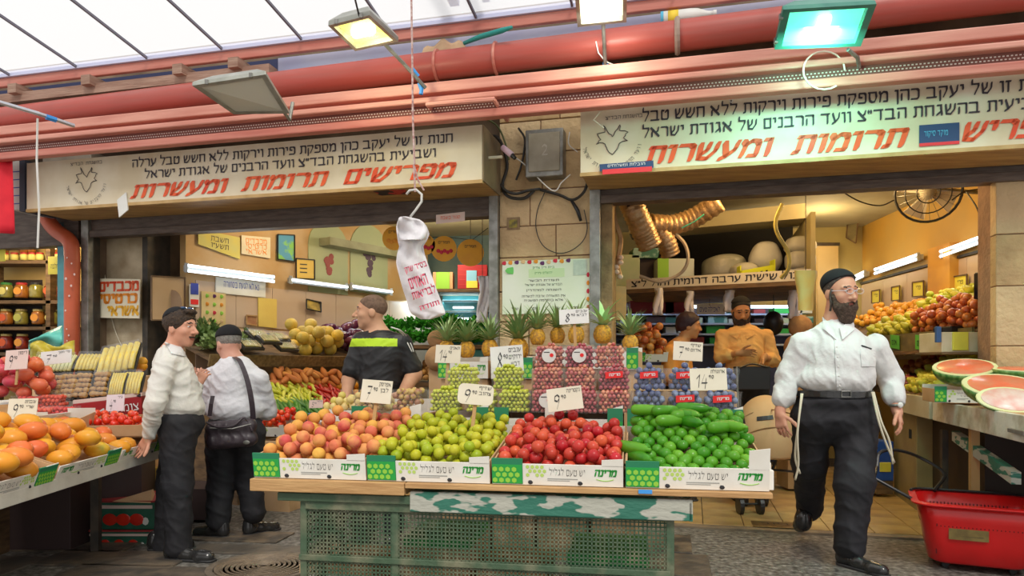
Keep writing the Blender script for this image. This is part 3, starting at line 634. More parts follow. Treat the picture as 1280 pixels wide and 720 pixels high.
# ================================================================ FRUIT, CRATES, PUNNETS
class Fr:                                    # a local frame: o origin, a along, b depth, c up
    def __init__(s, o, a, b, tilt=0.):
        s.o = Vector(o); s.a = Vector(a).normalized(); b = Vector(b).normalized()
        s.b = (b*math.cos(tilt)+Z*math.sin(tilt)); s.c = s.a.cross(s.b)
        if s.c.z < 0: s.c = -s.c
    def p(s, x, y, z=0.): return s.o+s.a*x+s.b*y+s.c*z
    def box(s, mb, x0, x1, y0, y1, z0, z1): return mb.obox(s.p(x0, y0, z0), s.a*(x1-x0), s.b*(y1-y0), s.c*(z1-z0))
def pile(w, d, r, n, base, seed, k=14, jit=.004, taken=None):
    """drop n balls one after another, each where it comes to lie lowest over the surface base(x,y)"""
    rr = random.Random(seed); out = taken or []; cell = {}; g = 2*r
    for _ in range(n):
        best = None
        for _ in range(k):
            x = rr.uniform(r, w-r) if w > 2*r else w/2; y = rr.uniform(r, d-r) if d > 2*r else d/2; z = base(x, y)+r
            ci, cj = int(x/g), int(y/g)
            for i in (ci-1, ci, ci+1):
                for j in (cj-1, cj, cj+1):
                    for q in cell.get((i, j), ()):
                        dd = 4*r*r*.93-(x-q[0])**2-(y-q[1])**2
                        if dd > 0: z = max(z, q[2]+math.sqrt(dd))
            s = z-base(x, y)
            if best is None or s < best[0]: best = (s, x, y, z)
        _, x, y, z = best; out.append((x, y, z)); cell.setdefault((int(x/g), int(y/g)), []).append((x, y, z))
    return out
def fruit_mesh(name, prof, mat, n=12, sx=1, sy=1, bend=0., lump=0.):
    mb = MB().lathe(prof, n, sx=sx, sy=sy); rr = random.Random(name)
    for i, p in enumerate(mb.v):
        z = p.z
        if bend: p.x += bend*z*z
        if lump: p.x *= 1+rr.uniform(-lump, lump); p.y *= 1+rr.uniform(-lump, lump)
    me = bpy.data.meshes.new(name); me.from_pydata([tuple(p) for p in mb.v], [], mb.f); me.materials.append(mat); me.shade_smooth(); return me
def prof_round(r, dimple=.12, k=8, el=1., taper=0.):
    out = []
    for i in range(k+1):
        t = math.pi*i/k; rr_ = max(.0005, r*math.sin(t))*(1-taper*math.cos(t)); z = -r*el*math.cos(t)
        if i in (0, k): z *= 1-dimple
        out.append((rr_, z))
    return out
def put(name, mesh, label, cat, group, loc, rot=None, sc=1.):
    o = bpy.data.objects.new(name, mesh); COL.objects.link(o); o.location = loc
    o.rotation_euler = rot if rot is not None else (R.uniform(0, 6.3), R.uniform(0, 6.3), R.uniform(0, 6.3)); o.scale = (sc,)*3
    WL[o.name] = Vector(loc); return tag(o, label, cat, group)
def heap(name, mesh, r, fr, w, d, n, base, label, cat, group, seed, x0=0., y0=0., rotf=None, k=14, var=.06):
    for x, y, z in pile(w, d, r, n, base, seed, k):
        put(name, mesh, label, cat, group, fr.p(x0+x, y0+y, z), rotf(x, y) if rotf else None, 1-R.random()*var)
m_peach = M('peach_skin', (.70, .30, .11), (.58, .08, .08), 13, .6, .05, rand=(.74, .40, .07), lo=.38, hi=.58, spec=.25)
m_lime = M('lime_skin', (.46, .45, .015), (.52, .48, .03), 18, .4, .12, rand=(.28, .38, .012), bscale=120, spec=.3)
m_nect = M('nectarine_skin', (.34, .004, .012), (.52, .015, .025), 16, .35, 0, rand=(.66, .11, .04), lo=.35, hi=.62, coat=.12, spec=.3)
m_cuke = M('zucchini_skin', (.025, .19, .006), (.06, .26, .010), 22, .35, 0, rand=(.14, .38, .02), coat=.12, spec=.3)
m_mango = M('mango_skin', (.78, .33, .015), (.72, .42, .03), 7, .4, .03, rand=(.72, .14, .04), c3=(.45, .42, .05), coat=.1, spec=.3)
m_tomato = M('tomato_skin', (.82, .045, .01), (.75, .02, .01), 8, .2, rand=(.85, .12, .02), coat=.4)
m_orange = M('orange_skin', (.88, .32, .01), (.85, .38, .02), 12, .45, .15, rand=(.82, .45, .04), bscale=150)
m_melon = M('yellow_melon_skin', (.78, .50, .04), (.55, .42, .08), 14, .5, .3, rand=(.55, .42, .1))
m_eggpl = M('aubergine_skin', (.06, .01, .05), (.10, .02, .07), 8, .2, coat=.5, rand=(.14, .02, .06))
m_potato = M('potato_skin', (.52, .28, .09), (.42, .2, .06), 12, .7, .1, rand=(.6, .35, .12))
m_sweetp = M('sweet_potato_skin', (.62, .2, .04), (.5, .14, .04), 10, .6, .1, rand=(.7, .3, .06))
m_pear = M('yellow_pear_skin', (.75, .65, .06), (.6, .6, .08), 9, .4, rand=(.5, .58, .06))
m_redap = M('dark_red_apple_skin', (.38, .05, .02), (.5, .1, .03), 9, .35, rand=(.6, .25, .05), coat=.2)
m_chili = M('red_pepper_skin', (.7, .03, .01), (.55, .02, .01), 9, .25, coat=.4)
m_pepY = M('pale_green_pepper_skin', (.62, .62, .05), (.5, .56, .04), 9, .3, rand=(.72, .68, .1), coat=.2)
m_cukeD = M('dark_green_cucumber_skin', (.05, .16, .03), (.1, .22, .04), 14, .4, rand=(.08, .26, .03))
me_peach = fruit_mesh('peach', prof_round(.0295, .18), m_peach)
me_lime = fruit_mesh('lime', prof_round(.0245, -.06), m_lime)
me_nect = fruit_mesh('nectarine', prof_round(.0265, .15), m_nect)
me_cuke = fruit_mesh('zucchini', [(.004,-.070),(.016,-.067),(.0235,-.056),(.0250,-.03),(.024,.02),(.020,.05),(.014,.068),(.007,.074),(.007,.086),(.001,.087)], m_cuke, 12, bend=.6)
me_mango = fruit_mesh('mango', prof_round(.056, -.02, 9, 1.35, .12), m_mango, 12, sy=.85, bend=1.)
me_tom = fruit_mesh('tomato', prof_round(.027, .2, 6, .88), m_tomato, 10)
# ---- green and white fruit crates
m_carton = M('white_carton', (.82, .80, .74), (.74, .70, .62), 6, .6, .05)
m_cartin = M('brown_carton', (.62, .40, .22), (.55, .34, .17), 6, .7, .05)
m_green = M('green_print', (.02, .36, .06)); m_lgreen = M('light_green_print', (.30, .62, .06)); m_dgreen = M('dark_green_card', (.02, .22, .10))
def hexes(fr, x0, x1, z0, z1, y, s, m, parent, skip=0.):
    mb = MB(); rr = random.Random(4); r = s*.42; row = 0; z = z0+s*.5
    while z < z1-s*.3:
        x = x0+s*.5+(s*.5 if row % 2 else 0)
        while x < x1-s*.35:
            if rr.random() >= skip: mb.add([fr.p(x+r*math.sin(math.pi/3*k)*1., y, z+r*math.cos(math.pi/3*k)) for k in range(6)], [list(range(6))])
            x += s
        z += s*.86; row += 1
    if mb.v: mb.build('print', m, parent, kind='stuff')
def crate(label, fr, w, d, h=.09, logo=True, mir=False, group=None, cut=None, name='fruit_crate', cat='crate'):
    t = thing(name, label, cat, fr.p(w/2, d/2, 0), group); th = .006
    X = (lambda x: w-x) if mir else (lambda x: x)
    fr.box(MB(), 0, w, 0, d, 0, .006).build('base', m_cartin, t)
    fp = fr.box(MB(), 0, w, -th, 0, 0, h*.9).build('front_panel', m_carton, t, bevel=.001)
    fr.box(MB(), 0, w, d, d+th, 0, h*1.2).build('back_panel', m_carton, t)
    fr.box(MB(), 0, th, 0, d, 0, h*.95).build('side_panel', m_cartin, t); fr.box(MB(), w-th, w, 0, d, 0, h*.95).build('side_panel', m_cartin, t)
    a0, a1 = sorted((X(.0), X(w*.24)))
    cp = fr.box(MB(), a0, a1, -th-.002, -.001, 0.004, h*1.12).build('corner_panel', m_dgreen, t)
    fr.box(MB(), a0+.002, a1-.002, -th-.003, -th, .006, h*.86).build('green_panel', m_green, cp)
    hexes(fr, a0, a1, .006, h*.86, -th-.0042, h*.27, m_lgreen, cp)
    a2, a3 = sorted((X(w*.26), X(w*.44))); hexes(fr, a2, a3, .03*h/.09, h*.86, -th-.0012, h*.2, MC['light_green_print'] if False else M('pale_green_print', (.5, .68, .15)), fp, .15)
    if logo:
        nrm = fr.a.cross(fr.c)
        text(HEB('יש טעם לגליל'), fr.p(X(w*.58), -th, h*.56), fr.a, fr.c, m_ink, fp, w=w*.27, h=h*.26, bold=-.01, off=.0015)
        fr.box(MB(), *sorted((X(w*.43), X(w*.66))), -th-.001, -th, h*.27, h*.31).build('small_print', M('grey_print', (.35, .35, .33)), fp)
        fr.box(MB(), *sorted((X(w*.43), X(w*.6))), -th-.001, -th, h*.2, h*.23).build('small_print', M('grey_print', (.35, .35, .33)), fp)
        text(HEB('מרינה'), fr.p(X(w*.87), -th, h*.58), fr.a, fr.c, m_greenink, fp, w=w*.17, h=h*.3, bold=.03, shear=.15, off=.0015)
        MB().tube([fr.p(X(w*.8)+w*.13*k/6, -th-.001, h*(.32-.07*math.sin(math.pi*k/6))) for k in range(7)], .0015, 4).build('underline', m_lgreen, fp)
    for q in (.3, .68): MB().ball(fr.p(X(w*q), -th, .012), .011, 10, 4, sc=(1, .25, .8)).build('hand_hole', m_ink, fp)
    tab = [(0, h*.9), (w*.06, h*.9), (w*.05, h*1.45), (0, h*1.5)]
    MB().prism([fr.p(w-x, -th, z) for x, z in (cut or [(0, h*.85), (w*.16, h*.85), (w*.16, h*1.12), (0, h*1.18)])], fr.b*.004).build('corner_flap', m_carton, t)
    return t
# ---- the stand
TS = .17; NS = math.hypot(1, TS); SU = Vector((1, -TS, 0))/NS; SV = Vector((TS, 1, 0))/NS; SO = Vector((-.065, 2.865, 0))
def Sp(u, v, z): return SO+SU*u+SV*v+Z*z
def uS_(px, v=0.):
    a = (px-640)/FPX; c0 = SO+SV*v; Y = (c0.y+TS*c0.x)/(1+TS*a); return (Vector((a*Y, Y, 0))-c0).dot(SU)
st = thing('market_stand', 'long green market stand with a perforated metal front under the four fruit crates', 'stand', Sp(0, .5, 0))
u0, u1 = uS_(315), uS_(965)
def sbox(a, b, c, d, e, f): return MB().obox(Sp(a, c, e), SU*(b-a), SV*(d-c), Z*(f-e))
sbox(u0, uS_(507), -.02, .30, .697, .749).build('plank', m_wood, st, bevel=.004)
sbox(uS_(508), u1, -.02, .30, .727, .749).build('plank', m_wood, st, bevel=.003)
sbox(u0, u1, .305, .62, .727, .749).build('plank', m_wood, st, bevel=.003)
sbox(uS_(798), uS_(815), -.026, -.021, .735, .75).build('tape', MC['blue_tape'], st)
m_chip = M('chipped_green_and_white_paint', (.42, .42, .36), (.03, .16, .11), 9, .6, .3, det=3, lo=.5, hi=.53, stretch=(.7, .7, 2))
m_gsteel = M('dirty_green_steel', (.055, .10, .055), (.20, .19, .12), 10, .6, .3, det=6, lo=.45, hi=.75)
sbox(uS_(512), uS_(866), .0, .035, .63, .712).build('rail', m_chip, st, bevel=.004)
sbox(uS_(345), uS_(512), .01, .04, .655, .69).build('rail', m_gsteel, st, bevel=.004)
sbox(uS_(862), uS_(866), .0, .9, .63, .70).build('rail', m_chip, st)
for px in (375, 489, 833):
    a = uS_(px, .03)
    sbox(a, a+.03, .03, .06, 0, .66).build('post', m_gsteel, st, bevel=.003)
for px in (390, 835): sbox(uS_(px, .9), uS_(px, .9)+.04, 1.1, 1.14, 0, .72).build('post', m_gsteel, st)
for v in (.3, .9): sbox(uS_(385, .1), uS_(838, .1), v, v+.04, .66, .72).build('rail', m_gsteel, st)
sbox(uS_(377, .05), uS_(838, .05), .022, .03, .405, .43).build('rail', m_gsteel, st, bevel=.003)
sbox(uS_(385, .05), uS_(838, .05), .022, .03, .62, .655).build('rail', m_gsteel, st, bevel=.003)
a, b = uS_(378, .05), uS_(838, .05); mb = MB(); pit = .0165; n = int((b-a)/pit)
for i in range(n+1): mb.obox(Sp(a+i*pit, .034, .06), SU*.0062, SV*.003, Z*.58)
for j in range(36): mb.obox(Sp(a, .034, .065+j*pit), SU*(b-a), SV*.003, Z*.0062)
mb.build('perforated_front', m_gsteel, st, kind='stuff')
mb = MB()
for i in range(26): mb.obox(Sp(a, .06+i*.035, .06), SU*.003, SV*.012, Z*.58)
for j in range(16): mb.obox(Sp(a, .06, .065+j*.036), SU*.003, SV*.9, Z*.012)
mb.build('perforated_side', m_gsteel, st, kind='stuff')
sbox(uS_(380, .1), uS_(836, .1), .06, 1.0, .08, .10).build('lower_shelf', M('dirty_board', (.14, .13, .1), (.3, .28, .2), 8, .8), st)
# boxes dimly seen through the perforated front
for k, (px, w, z, h, lab, m) in enumerate(((420,.34,.10,.2,'white carton behind the left end of the perforated front','white_carton'),(545,.3,.10,.34,'brown carton behind the perforated front, second from the left','brown_carton'),(640,.3,.10,.22,'white carton behind the middle of the perforated front','white_carton'),(760,.34,.10,.3,'dark green carton behind the right end of the perforated front','dark_green_card'))):
    t = thing('carton', lab, 'box', Sp(uS_(px, .3), .5, z)); a = uS_(px, .3)-w/2
    sbox(a, a+w, .3, .7, z, z+h).build('body', MC[m], t, bevel=.004); sbox(a-.004, a+w+.004, .29, .71, z+h-.03, z+h+.01).build('lid', MC['green_print'] if k % 2 else m_cartin, t)
# ---- four crates of fruit on the planks
TI = math.radians(8.5)
cr = []
for i, (px0, px1, what, mir) in enumerate(((317,457,'peaches',0),(459,612,'yellow-green limes',0),(615,779,'red nectarines',0),(782,962,'small green zucchini',0))):
    a, b = uS_(px0, 0), uS_(px1, 0); fr = Fr(Sp(a, .012, .752), SU, SV, TI); cr.append((fr, b-a))
    crate(f'green and white carton crate holding the heap of {what}', fr, b-a, .54, .095, cut=[(0,.08),(.075,.08),(.075,.155),(0,.165)] if i == 3 else None)
    # raised boards under the crates
    MB().prism([Sp(a+.01, .1, .752), Sp(a+.01, .56, .752), Sp(a+.01, .56, .83)], SU*(b-a-.02)).build('wedge', m_wood, st)
def mnd(w, d, f, bk, c): return lambda x, y: f+(bk-f)*(y/d)+c*math.sin(math.pi*min(1, max(0, x/w)))
fr, w = cr[0]; heap('peach', me_peach, .0293, fr, w+.06, .60, 150, mnd(w, .6, .02, .055, .01), 'round pink and yellow peach in the heap of the leftmost crate', 'peach', 'peaches in the leftmost crate', 1, x0=-.0)
fr, w = cr[1]; heap('lime', me_lime, .0243, fr, w-.01, .60, 205, mnd(w, .6, .03, .05, .008), 'small yellow-green lime in the heap of the second crate', 'lime', 'limes in the second crate', 2, x0=.008)
fr, w = cr[2]; heap('nectarine', me_nect, .0263, fr, w-.01, .60, 165, mnd(w, .6, .025, .04, .01), 'glossy red nectarine in the heap of the third crate', 'nectarine', 'nectarines in the third crate', 3, x0=.008)
fr, w = cr[3]; rr = random.Random(9)
me_cuk2 = fruit_mesh('round_zucchini', [(.003,-.036),(.013,-.034),(.021,-.027),(.0255,-.012),(.0262,.005),(.022,.024),(.012,.034),(.004,.037),(.003,.042)], m_cuke, 12)
row = 0; y = .0; z = .040
while row < 10:
    n = int((w-.03)/.053); x = .045+(row % 2)*.0265
    for k in range(n):
        if x > w-.025: break
        p = fr.p(x+rr.uniform(-.004, .004), y+.045+rr.uniform(-.008, .012), z+.028*math.sin(math.pi*x/w)+rr.uniform(-.004, .006))
        put('zucchini', me_cuk2, 'small round-ended green zucchini in the heap of the fourth crate', 'zucchini', 'zucchini in the fourth crate', p, Euler((-math.pi/2+rr.uniform(-.15, .45), rr.uniform(-3, 3), rr.uniform(-.45, .35)), 'YXZ'), rr.uniform(.9, 1.04)); x += .053
    y += .056; z += .013; row += 1
for k in range(10):
    x, y = rr.uniform(.08, w-.08), rr.uniform(.3, .56)
    put('zucchini', me_cuke, 'long slim green zucchini lying on top of the fourth crate', 'zucchini', 'long zucchini on the fourth crate', fr.p(x, y, .040+.013*y/.056+.028*math.sin(math.pi*x/w)+.040), Euler((math.pi/2, 0, rr.choice((1.2, 1.9, .5, 2.3))+rr.uniform(-.2, .2))), 1.0)
for px, py, Y, a in ((875,584,2.86,1.6),(790,560,2.95,.6),(798,572,2.9,.3)):
    put('zucchini', me_cuke, 'small round-ended green zucchini in the heap of the fourth crate', 'zucchini', 'zucchini in the fourth crate', P(px, py, Y), Euler((math.pi/2, 0, a)), 1.15)
# ---- second tier: crates that carry the punnets
for i, (px0, px1) in enumerate(((440,528),(532,612),(618,695),(699,780),(784,852),(856,930))):
    v = .64; a, b = uS_(px0, v), uS_(px1, v); fr = Fr(Sp(a, v, .752), SU, SV)
    t = crate('shallow crate under the punnets, ' + ('far left','second from left','third from left','third from right','second from right','far right')[i], fr, b-a-.005, .42, .24, logo=False, mir=bool(i % 2))
m_clear = thin('clear_plastic', (.95, .96, .97), .07, .15); m_film = thin('cling_film', (.95, .96, .97), .05, .25)
def clump(name, w, d, h, r, m, dome=.02, seed=1, seg=(8, 5)):
    rr = random.Random(seed); mb = MB(); nx = int(w/(2*r*.98)); row = 0; z = r
    while z < h+dome:
        off = (row % 2)*r; ny = int(d/(2*r*.95))
        for i in range(nx):
            for j in range(ny):
                x = -w/2+r+off+i*2*r*.98; y = -d/2+r+off*.8+j*2*r*.95
                top = h+dome*(1-(2*x/w)**2)*(1-(2*y/d)**2)
                if abs(x) > w/2-r*.5 or abs(y) > d/2-r*.5 or z > top: continue
                if r*2 < z < top-2.6*r and abs(x) < w/2-2.6*r and abs(y) < d/2-2.6*r: continue      # nobody sees the inside
                mb.ball((x+rr.uniform(-.2,.2)*r, y+rr.uniform(-.2,.2)*r, z+rr.uniform(-.25,.25)*r), r*rr.uniform(.85, 1.08), *seg)
        z += 1.65*r; row += 1
    me = bpy.data.meshes.new(name); me.from_pydata([tuple(p) for p in mb.v], [], mb.f); me.materials.append(m); me.shade_smooth(); return me
def vary(name, c1, c2, c3, sc=45, rough=.3):
    m = M(name, c1, c2, sc, rough, det=0, rand=c3, lo=.45, hi=.55, coat=.2); return m
m_ggrape = vary('green_grape', (.56, .60, .04), (.42, .50, .02), (.66, .64, .08))
m_rgrape = vary('red_grape', (.50, .10, .09), (.70, .30, .16), (.40, .06, .09))
m_plum = vary('blue_plum', (.07, .09, .20), (.22, .28, .42), (.12, .14, .28), 30, .5)
m_fig = vary('brown_fig', (.38, .16, .08), (.6, .42, .12), (.55, .4, .1), 30)
PW, PD, PH = .165, .13, .105
def tray_mesh():
    mb = MB(); t, b = (PW/2+.004, PD/2+.004), (PW/2-.006, PD/2-.006)
    def ring(q, z): return [(-q[0],-q[1],z),(q[0],-q[1],z),(q[0],q[1],z),(-q[0],q[1],z)]
    mb.add(ring(b, 0)+ring(t, PH), [(0,3,2,1),(0,1,5,4),(1,2,6,5),(2,3,7,6),(3,0,4,7)])
    e = (t[0]+.006, t[1]+.006); mb.add(ring(t, PH)+ring(e, PH+.001), [(0,1,5,4),(1,2,6,5),(2,3,7,6),(3,0,4,7)])
    me = bpy.data.meshes.new('tray'); me.from_pydata([tuple(p) for p in mb.v], [], mb.f); me.materials.append(m_clear); return me
me_tray = tray_mesh()
cl = {k: [clump(k, PW-.012, PD-.012, PH*.93, r, m, dm, s) for s in (1, 2, 3)] for k, r, m, dm in (('grapes', .0108, m_ggrape, .028), ('red_grapes', .0108, m_rgrape, .022), ('plums', .0155, m_plum, .024), ('figs', .0165, m_fig, .014))}
m_redlab = M('red_label', (.8, .02, .02)); 
def punnet(kind, u, v, z, label, group, lab=None, yaw=0., k=0):
    p = Sp(u, v, z); t = thing('fruit_punnet', label, 'punnet', p, group); ang = -math.atan(TS)+yaw; t.rotation_euler = (0, 0, ang)
    o = link('tray', me_tray, t); o2 = link({'grapes':'grapes','red_grapes':'grapes','plums':'plums','figs':'figs'}[kind], cl[kind][k % 3], t); o2['kind'] = 'stuff'
    def lp(x, y, z_): return Vector((x, y, z_))+p      # local, before the turn
    if lab == 'red':
        lb = MB().obox(lp(-.045, -PD/2-.008, .055), Vector((.085, 0, .006)), Vector((0, .002, 0)), Vector((0, .002, .032))).build('label', m_redlab, t)
        text(HEB('מרינה'), lp(-.0, -PD/2-.008, .075), (1, 0, .07), (0, 0, 1), m_whiteink, lb, w=.055, h=.014, bold=.02)
    if lab == 'round':
        rot = Matrix.Rotation(math.pi/2, 3, 'X')
        lb = MB().lathe([(.036, 0), (.036, .002)], 20, lp(0, -PD/2-.006, .06), rot).build('label', m_white, t)
        MB().lathe([(.010, 0), (.010, .001)], 10, lp(.014, -PD/2-.0085, .062), rot).build('label_print', m_redlab, lb)
        MB().obox(lp(-.026, -PD/2-.0092, .075), (.03, 0, 0), (0, .001, 0), (0, 0, .004)).build('label_print', m_ink, lb)
    return t
V1, V2, V3 = .72, .81, .91; Z1, Z2, Z3 = .995, 1.105, 1.215
ords = ['leftmost', 'second', 'third', 'fourth', 'fifth']
def prow(kind, pxs, v, z, row, what, labs, grp):
    for k, px in enumerate(pxs):
        punnet(kind, uS_(px, v-.06), v, z, f'clear punnet of {what} in the {row} row, ' + (('leftmost', 'middle one', 'rightmost')[k] if len(pxs) == 3 else ('left one', 'right one')[k] if len(pxs) == 2 else ords[k]), grp, labs[k], R.uniform(-.03, .03), k+len(row))
prow('grapes', (555,600,642), V1, Z1, 'bottom', 'green grapes', (None,None,None), 'punnets of green grapes')
prow('grapes', (577,634), V2, Z2, 'upper', 'green grapes', (None,None), 'punnets of green grapes')
prow('figs', (461,507), V1, Z1, 'lower', 'brown figs', (None,None), 'punnets of figs')
prow('red_grapes', (683,727,768), V1, Z1, 'bottom', 'red grapes', ('round',None,None), 'punnets of red grapes')
prow('red_grapes', (684,725,768), V2, Z2, 'middle', 'red grapes', (None,None,'red'), 'punnets of red grapes')
prow('red_grapes', (686,724,762), V3, Z3, 'top', 'red grapes', ('round','round',None), 'punnets of red grapes')
prow('plums', (811,857,903), V1, Z1, 'lower', 'blue plums', (None,'red','red'), 'punnets of blue plums')
prow('plums', (812,857,901), V2, Z2, 'upper', 'blue plums', ('red','red',None), 'punnets of blue plums')
# risers behind
for k, (px0, px1, v0, z1) in enumerate(((560,660,.76,1.10),(664,790,.76,1.10),(664,785,.86,1.21),(792,922,.76,1.10))):
    o = sbox(uS_(px0, v0), uS_(px1, v0), v0+.02, v0+.32, .996, z1-.002).build('cardboard_box', m_cartin, bevel=.004)
    tag(o, ('brown carton riser under the upper green grapes','brown carton riser under the middle row of red grapes','brown carton riser under the top row of red grapes','brown carton riser under the upper blue plums')[k], 'box')
# loose tray of mixed yellow figs behind the peaches
tf = thing('fruit_tray', 'low clear tray of small yellow and brown figs behind the peaches', 'tray', Sp(uS_(440,.8), .85, .98))
sbox(uS_(400,.8), uS_(475,.8), .8, 1.0, .90, .985).build('tray', m_carton, tf)
me_yf = fruit_mesh('small_fig', prof_round(.022, .1, 6, 1.1, .15), M('yellow_fig_skin', (.78, .62, .2), (.7, .5, .25), 10, .5, rand=(.6, .5, .1)), 9)
fr = Fr(Sp(uS_(400,.82), .80, .985), SU, SV)
heap('fig', me_yf, .021, fr, .40, .19, 46, lambda x, y: .0, 'small yellow or brown fig in the low tray behind the peaches', 'fig', 'figs in the low tray', 12)
# ---- price placards
def placard(label, px0, py0, px1, py1, Y, roll, price, words, m=m_cream, rnd=0., stick=None, big=.62, outline=False, px_=None):
    c = P((px0+px1)/2, (py0+py1)/2, Y); s = Y/FPX; w = (px1-px0)*s; h = (py1-py0)*s
    r = (Vector((1, -.12, 0)).normalized()*math.cos(roll)+Z*math.sin(roll)); u = (Z*math.cos(roll)-Vector((1, -.12, 0)).normalized()*math.sin(roll)+Vector((0, .18, 0))).normalized(); u = (u-r*u.dot(r)).normalized(); n = r.cross(u)
    t = thing('price_placard', label, 'price sign', c-u*h/2)
    pts = []
    if rnd:
        for cx, cy, a0 in ((1,1,0),(-1,1,1),(-1,-1,2),(1,-1,3)):
            for k in range(5): a = (a0+k/4)*math.pi/2; pts.append(c+r*(cx*(w/2-rnd)+rnd*math.cos(a))+u*(cy*(h/2-rnd)+rnd*math.sin(a)))
    else: pts = [c+r*w/2+u*h/2, c-r*w/2+u*h/2, c-r*w/2-u*h/2, c+r*w/2-u*h/2]
    cd = MB().prism(pts, -n*.004).build('card', m, t)
    if stick: MB().obox(c-u*(h*.3)-r*.008-n*.012, r*.016, n*-.007, -u*(h*.2+stick)).build('stick', m_stick, t)
    pc, sup = price
    text(pc, c-r*w*(.22 if len(pc) < 2 else .18)-u*h*.08, r, u, m_ink, cd, w=w*(.16 if len(pc) < 2 else .3), h=h*big, bold=-.012, off=.002, shear=.15)
    text(sup, c+r*w*(-.03 if len(pc) < 2 else .08)+u*h*.10, r, u, m_ink, cd, w=w*.13, h=h*.17, bold=.0, off=.002)
    for k, wd in enumerate(words): text(HEB(wd), c+r*w*.26+u*h*(.33-.26*k), r, u, m_ink, cd, w=w*min(.38, .08*len(wd)+.02), h=h*.15, bold=.0, off=.002)
    return t
placard('cream price sign with a 7 standing in the peaches', 451, 475, 490, 504, 3.35, -.07, ('7','90'), ('אפרסק','לבן'), stick=.1)
placard('rounded cream price sign with a 9 on a wooden stick behind the limes', 572, 480, 617, 506, 3.25, -.08, ('9','90'), ('שזיף','צהוב'), rnd=.025, stick=.16)
placard('cream price sign with a 9 leaning on the red grape punnets', 684, 484, 728, 513, 3.3, .13, ('9','90'), ('נקטרינה',), stick=.0)
placard('cream price sign with a 14 leaning on the blue plum punnets', 863, 460, 908, 488, 3.15, .03, ('14','90'), ('ארוגולה',), stick=.0)
placard('small cream price sign with a 7 behind the blue plums', 842, 427, 878, 451, 3.75, -.06, ('7','90'), ('שזיף','אדום'), stick=.12)
placard('cream price sign with a 14 on a stick left of the pineapples', 544, 431, 576, 454, 3.9, -.03, ('14','90'), ('תאנים',), stick=.2)
placard('white price sign with a large 8 in front of the pineapples', 613, 432, 654, 466, 3.75, .08, ('8','90'), ('ענבים','ירוקים','דבש'), m=m_white, stick=.1, big=.72)
placard('white price sign with an 8 on a stick above the red grapes', 699, 386, 736, 405, 3.95, .05, ('8','90'), ('ענבים','לביא'), m=m_white, stick=.25)
# ---- pineapples on crates before the pier
m_pine = M('pineapple_rind', (.80, .42, .03), (.5, .25, .04), 60, .5, .5, det=1, lo=.4, hi=.6)
m_crown = M('pineapple_leaf', (.16, .28, .08), (.30, .42, .16), 9, .5, rand=(.38, .5, .22))
def pine_body():
    mb = MB(); nz, nn = 12, 16
    for i in range(nz+1):
        t = i/nz; r = .052*(math.sin(math.pi*(.12+.78*t)))**.45
        for j in range(nn):
            a = 2*math.pi*(j+.5*(i % 2))/nn; rr_ = r*(1+(.06 if (i+j) % 2 else -.02)); mb.v.append(Vector((rr_*math.cos(a), rr_*math.sin(a), t*.105)))
    for i in range(nz):
        for j in range(nn): mb.f.append([i*nn+j, i*nn+(j+1) % nn, (i+1)*nn+(j+1) % nn, (i+1)*nn+j])
    mb.f.append(list(range(nn))[::-1]); return mb
def crown(seed, n=48, L=.19, wd=.013, droop=1.):
    rr = random.Random(seed); mb = MB()
    for i in range(n):
        f = i/n; a = i*2.4+rr.uniform(-.3, .3); el = 1.45-1.15*(1-f)*rr.uniform(.7, 1.1); l = L*(.65+.5*f)*rr.uniform(.8, 1.15)
        d = Vector((math.cos(a)*math.cos(el), math.sin(a)*math.cos(el), math.sin(el))); side = Vector((-math.sin(a), math.cos(a), 0)); p = Vector((0, 0, .10)); k = len(mb.v)
        for s in range(5):
            w = wd*(1-(s/4)**2*.95); mb.v += [p-side*w, p+Vector((0, 0, -.3*w)), p+side*w]; p = p+d*l/4; d = (d+Vector((math.cos(a)*.16, math.sin(a)*.16, -.10))*droop).normalized()
        for s in range(4):
            for q in (0, 1): b = k+s*3+q; mb.f.append([b, b+1, b+4, b+3])
    return mb
m_pcrown = M('pale_broad_leaf', (.35, .62, .22), (.5, .72, .35), 7, .4)
for k, (px, py, sc, kind) in enumerate(((558,445,1.0,0),(584,446,1.0,0),(612,444,1.0,0),(648,448,1.25,0),(672,430,.95,0),(697,428,.95,0),(720,428,1.0,0),(753,428,1.1,1),(788,438,.95,0))):
    v = -1.12+(.1 if k in (5, 7) else 0); t = thing('pineapple', ('leftmost pineapple, right of the 14 sign','second pineapple from the left','pineapple behind the sign with the large 8','large-crowned pineapple right of the large 8 sign','pineapple behind the left end of the red grapes','pineapple directly left of the small 8 sign stick','pineapple directly right of the small 8 sign stick','pineapple with pale broad leaves before the right post','rightmost pineapple, behind the blue plums')[k], 'pineapple', F(uF(px, v), v, zF(px, py, v)-.005), 'pineapples before the pier')
    t.rotation_euler = (R.uniform(-.06, .06), R.uniform(-.06, .06), R.uniform(0, 6)); t.scale = (sc,)*3; WL[t.name] = Vector((0, 0, 0))
    pine_body().build('body', m_pine, t, smooth=True); (crown(k, wd=.02, n=18, L=.17, droop=1.3) if kind else crown(k)).build('crown', m_pcrown if kind else m_crown, t, smooth=True)
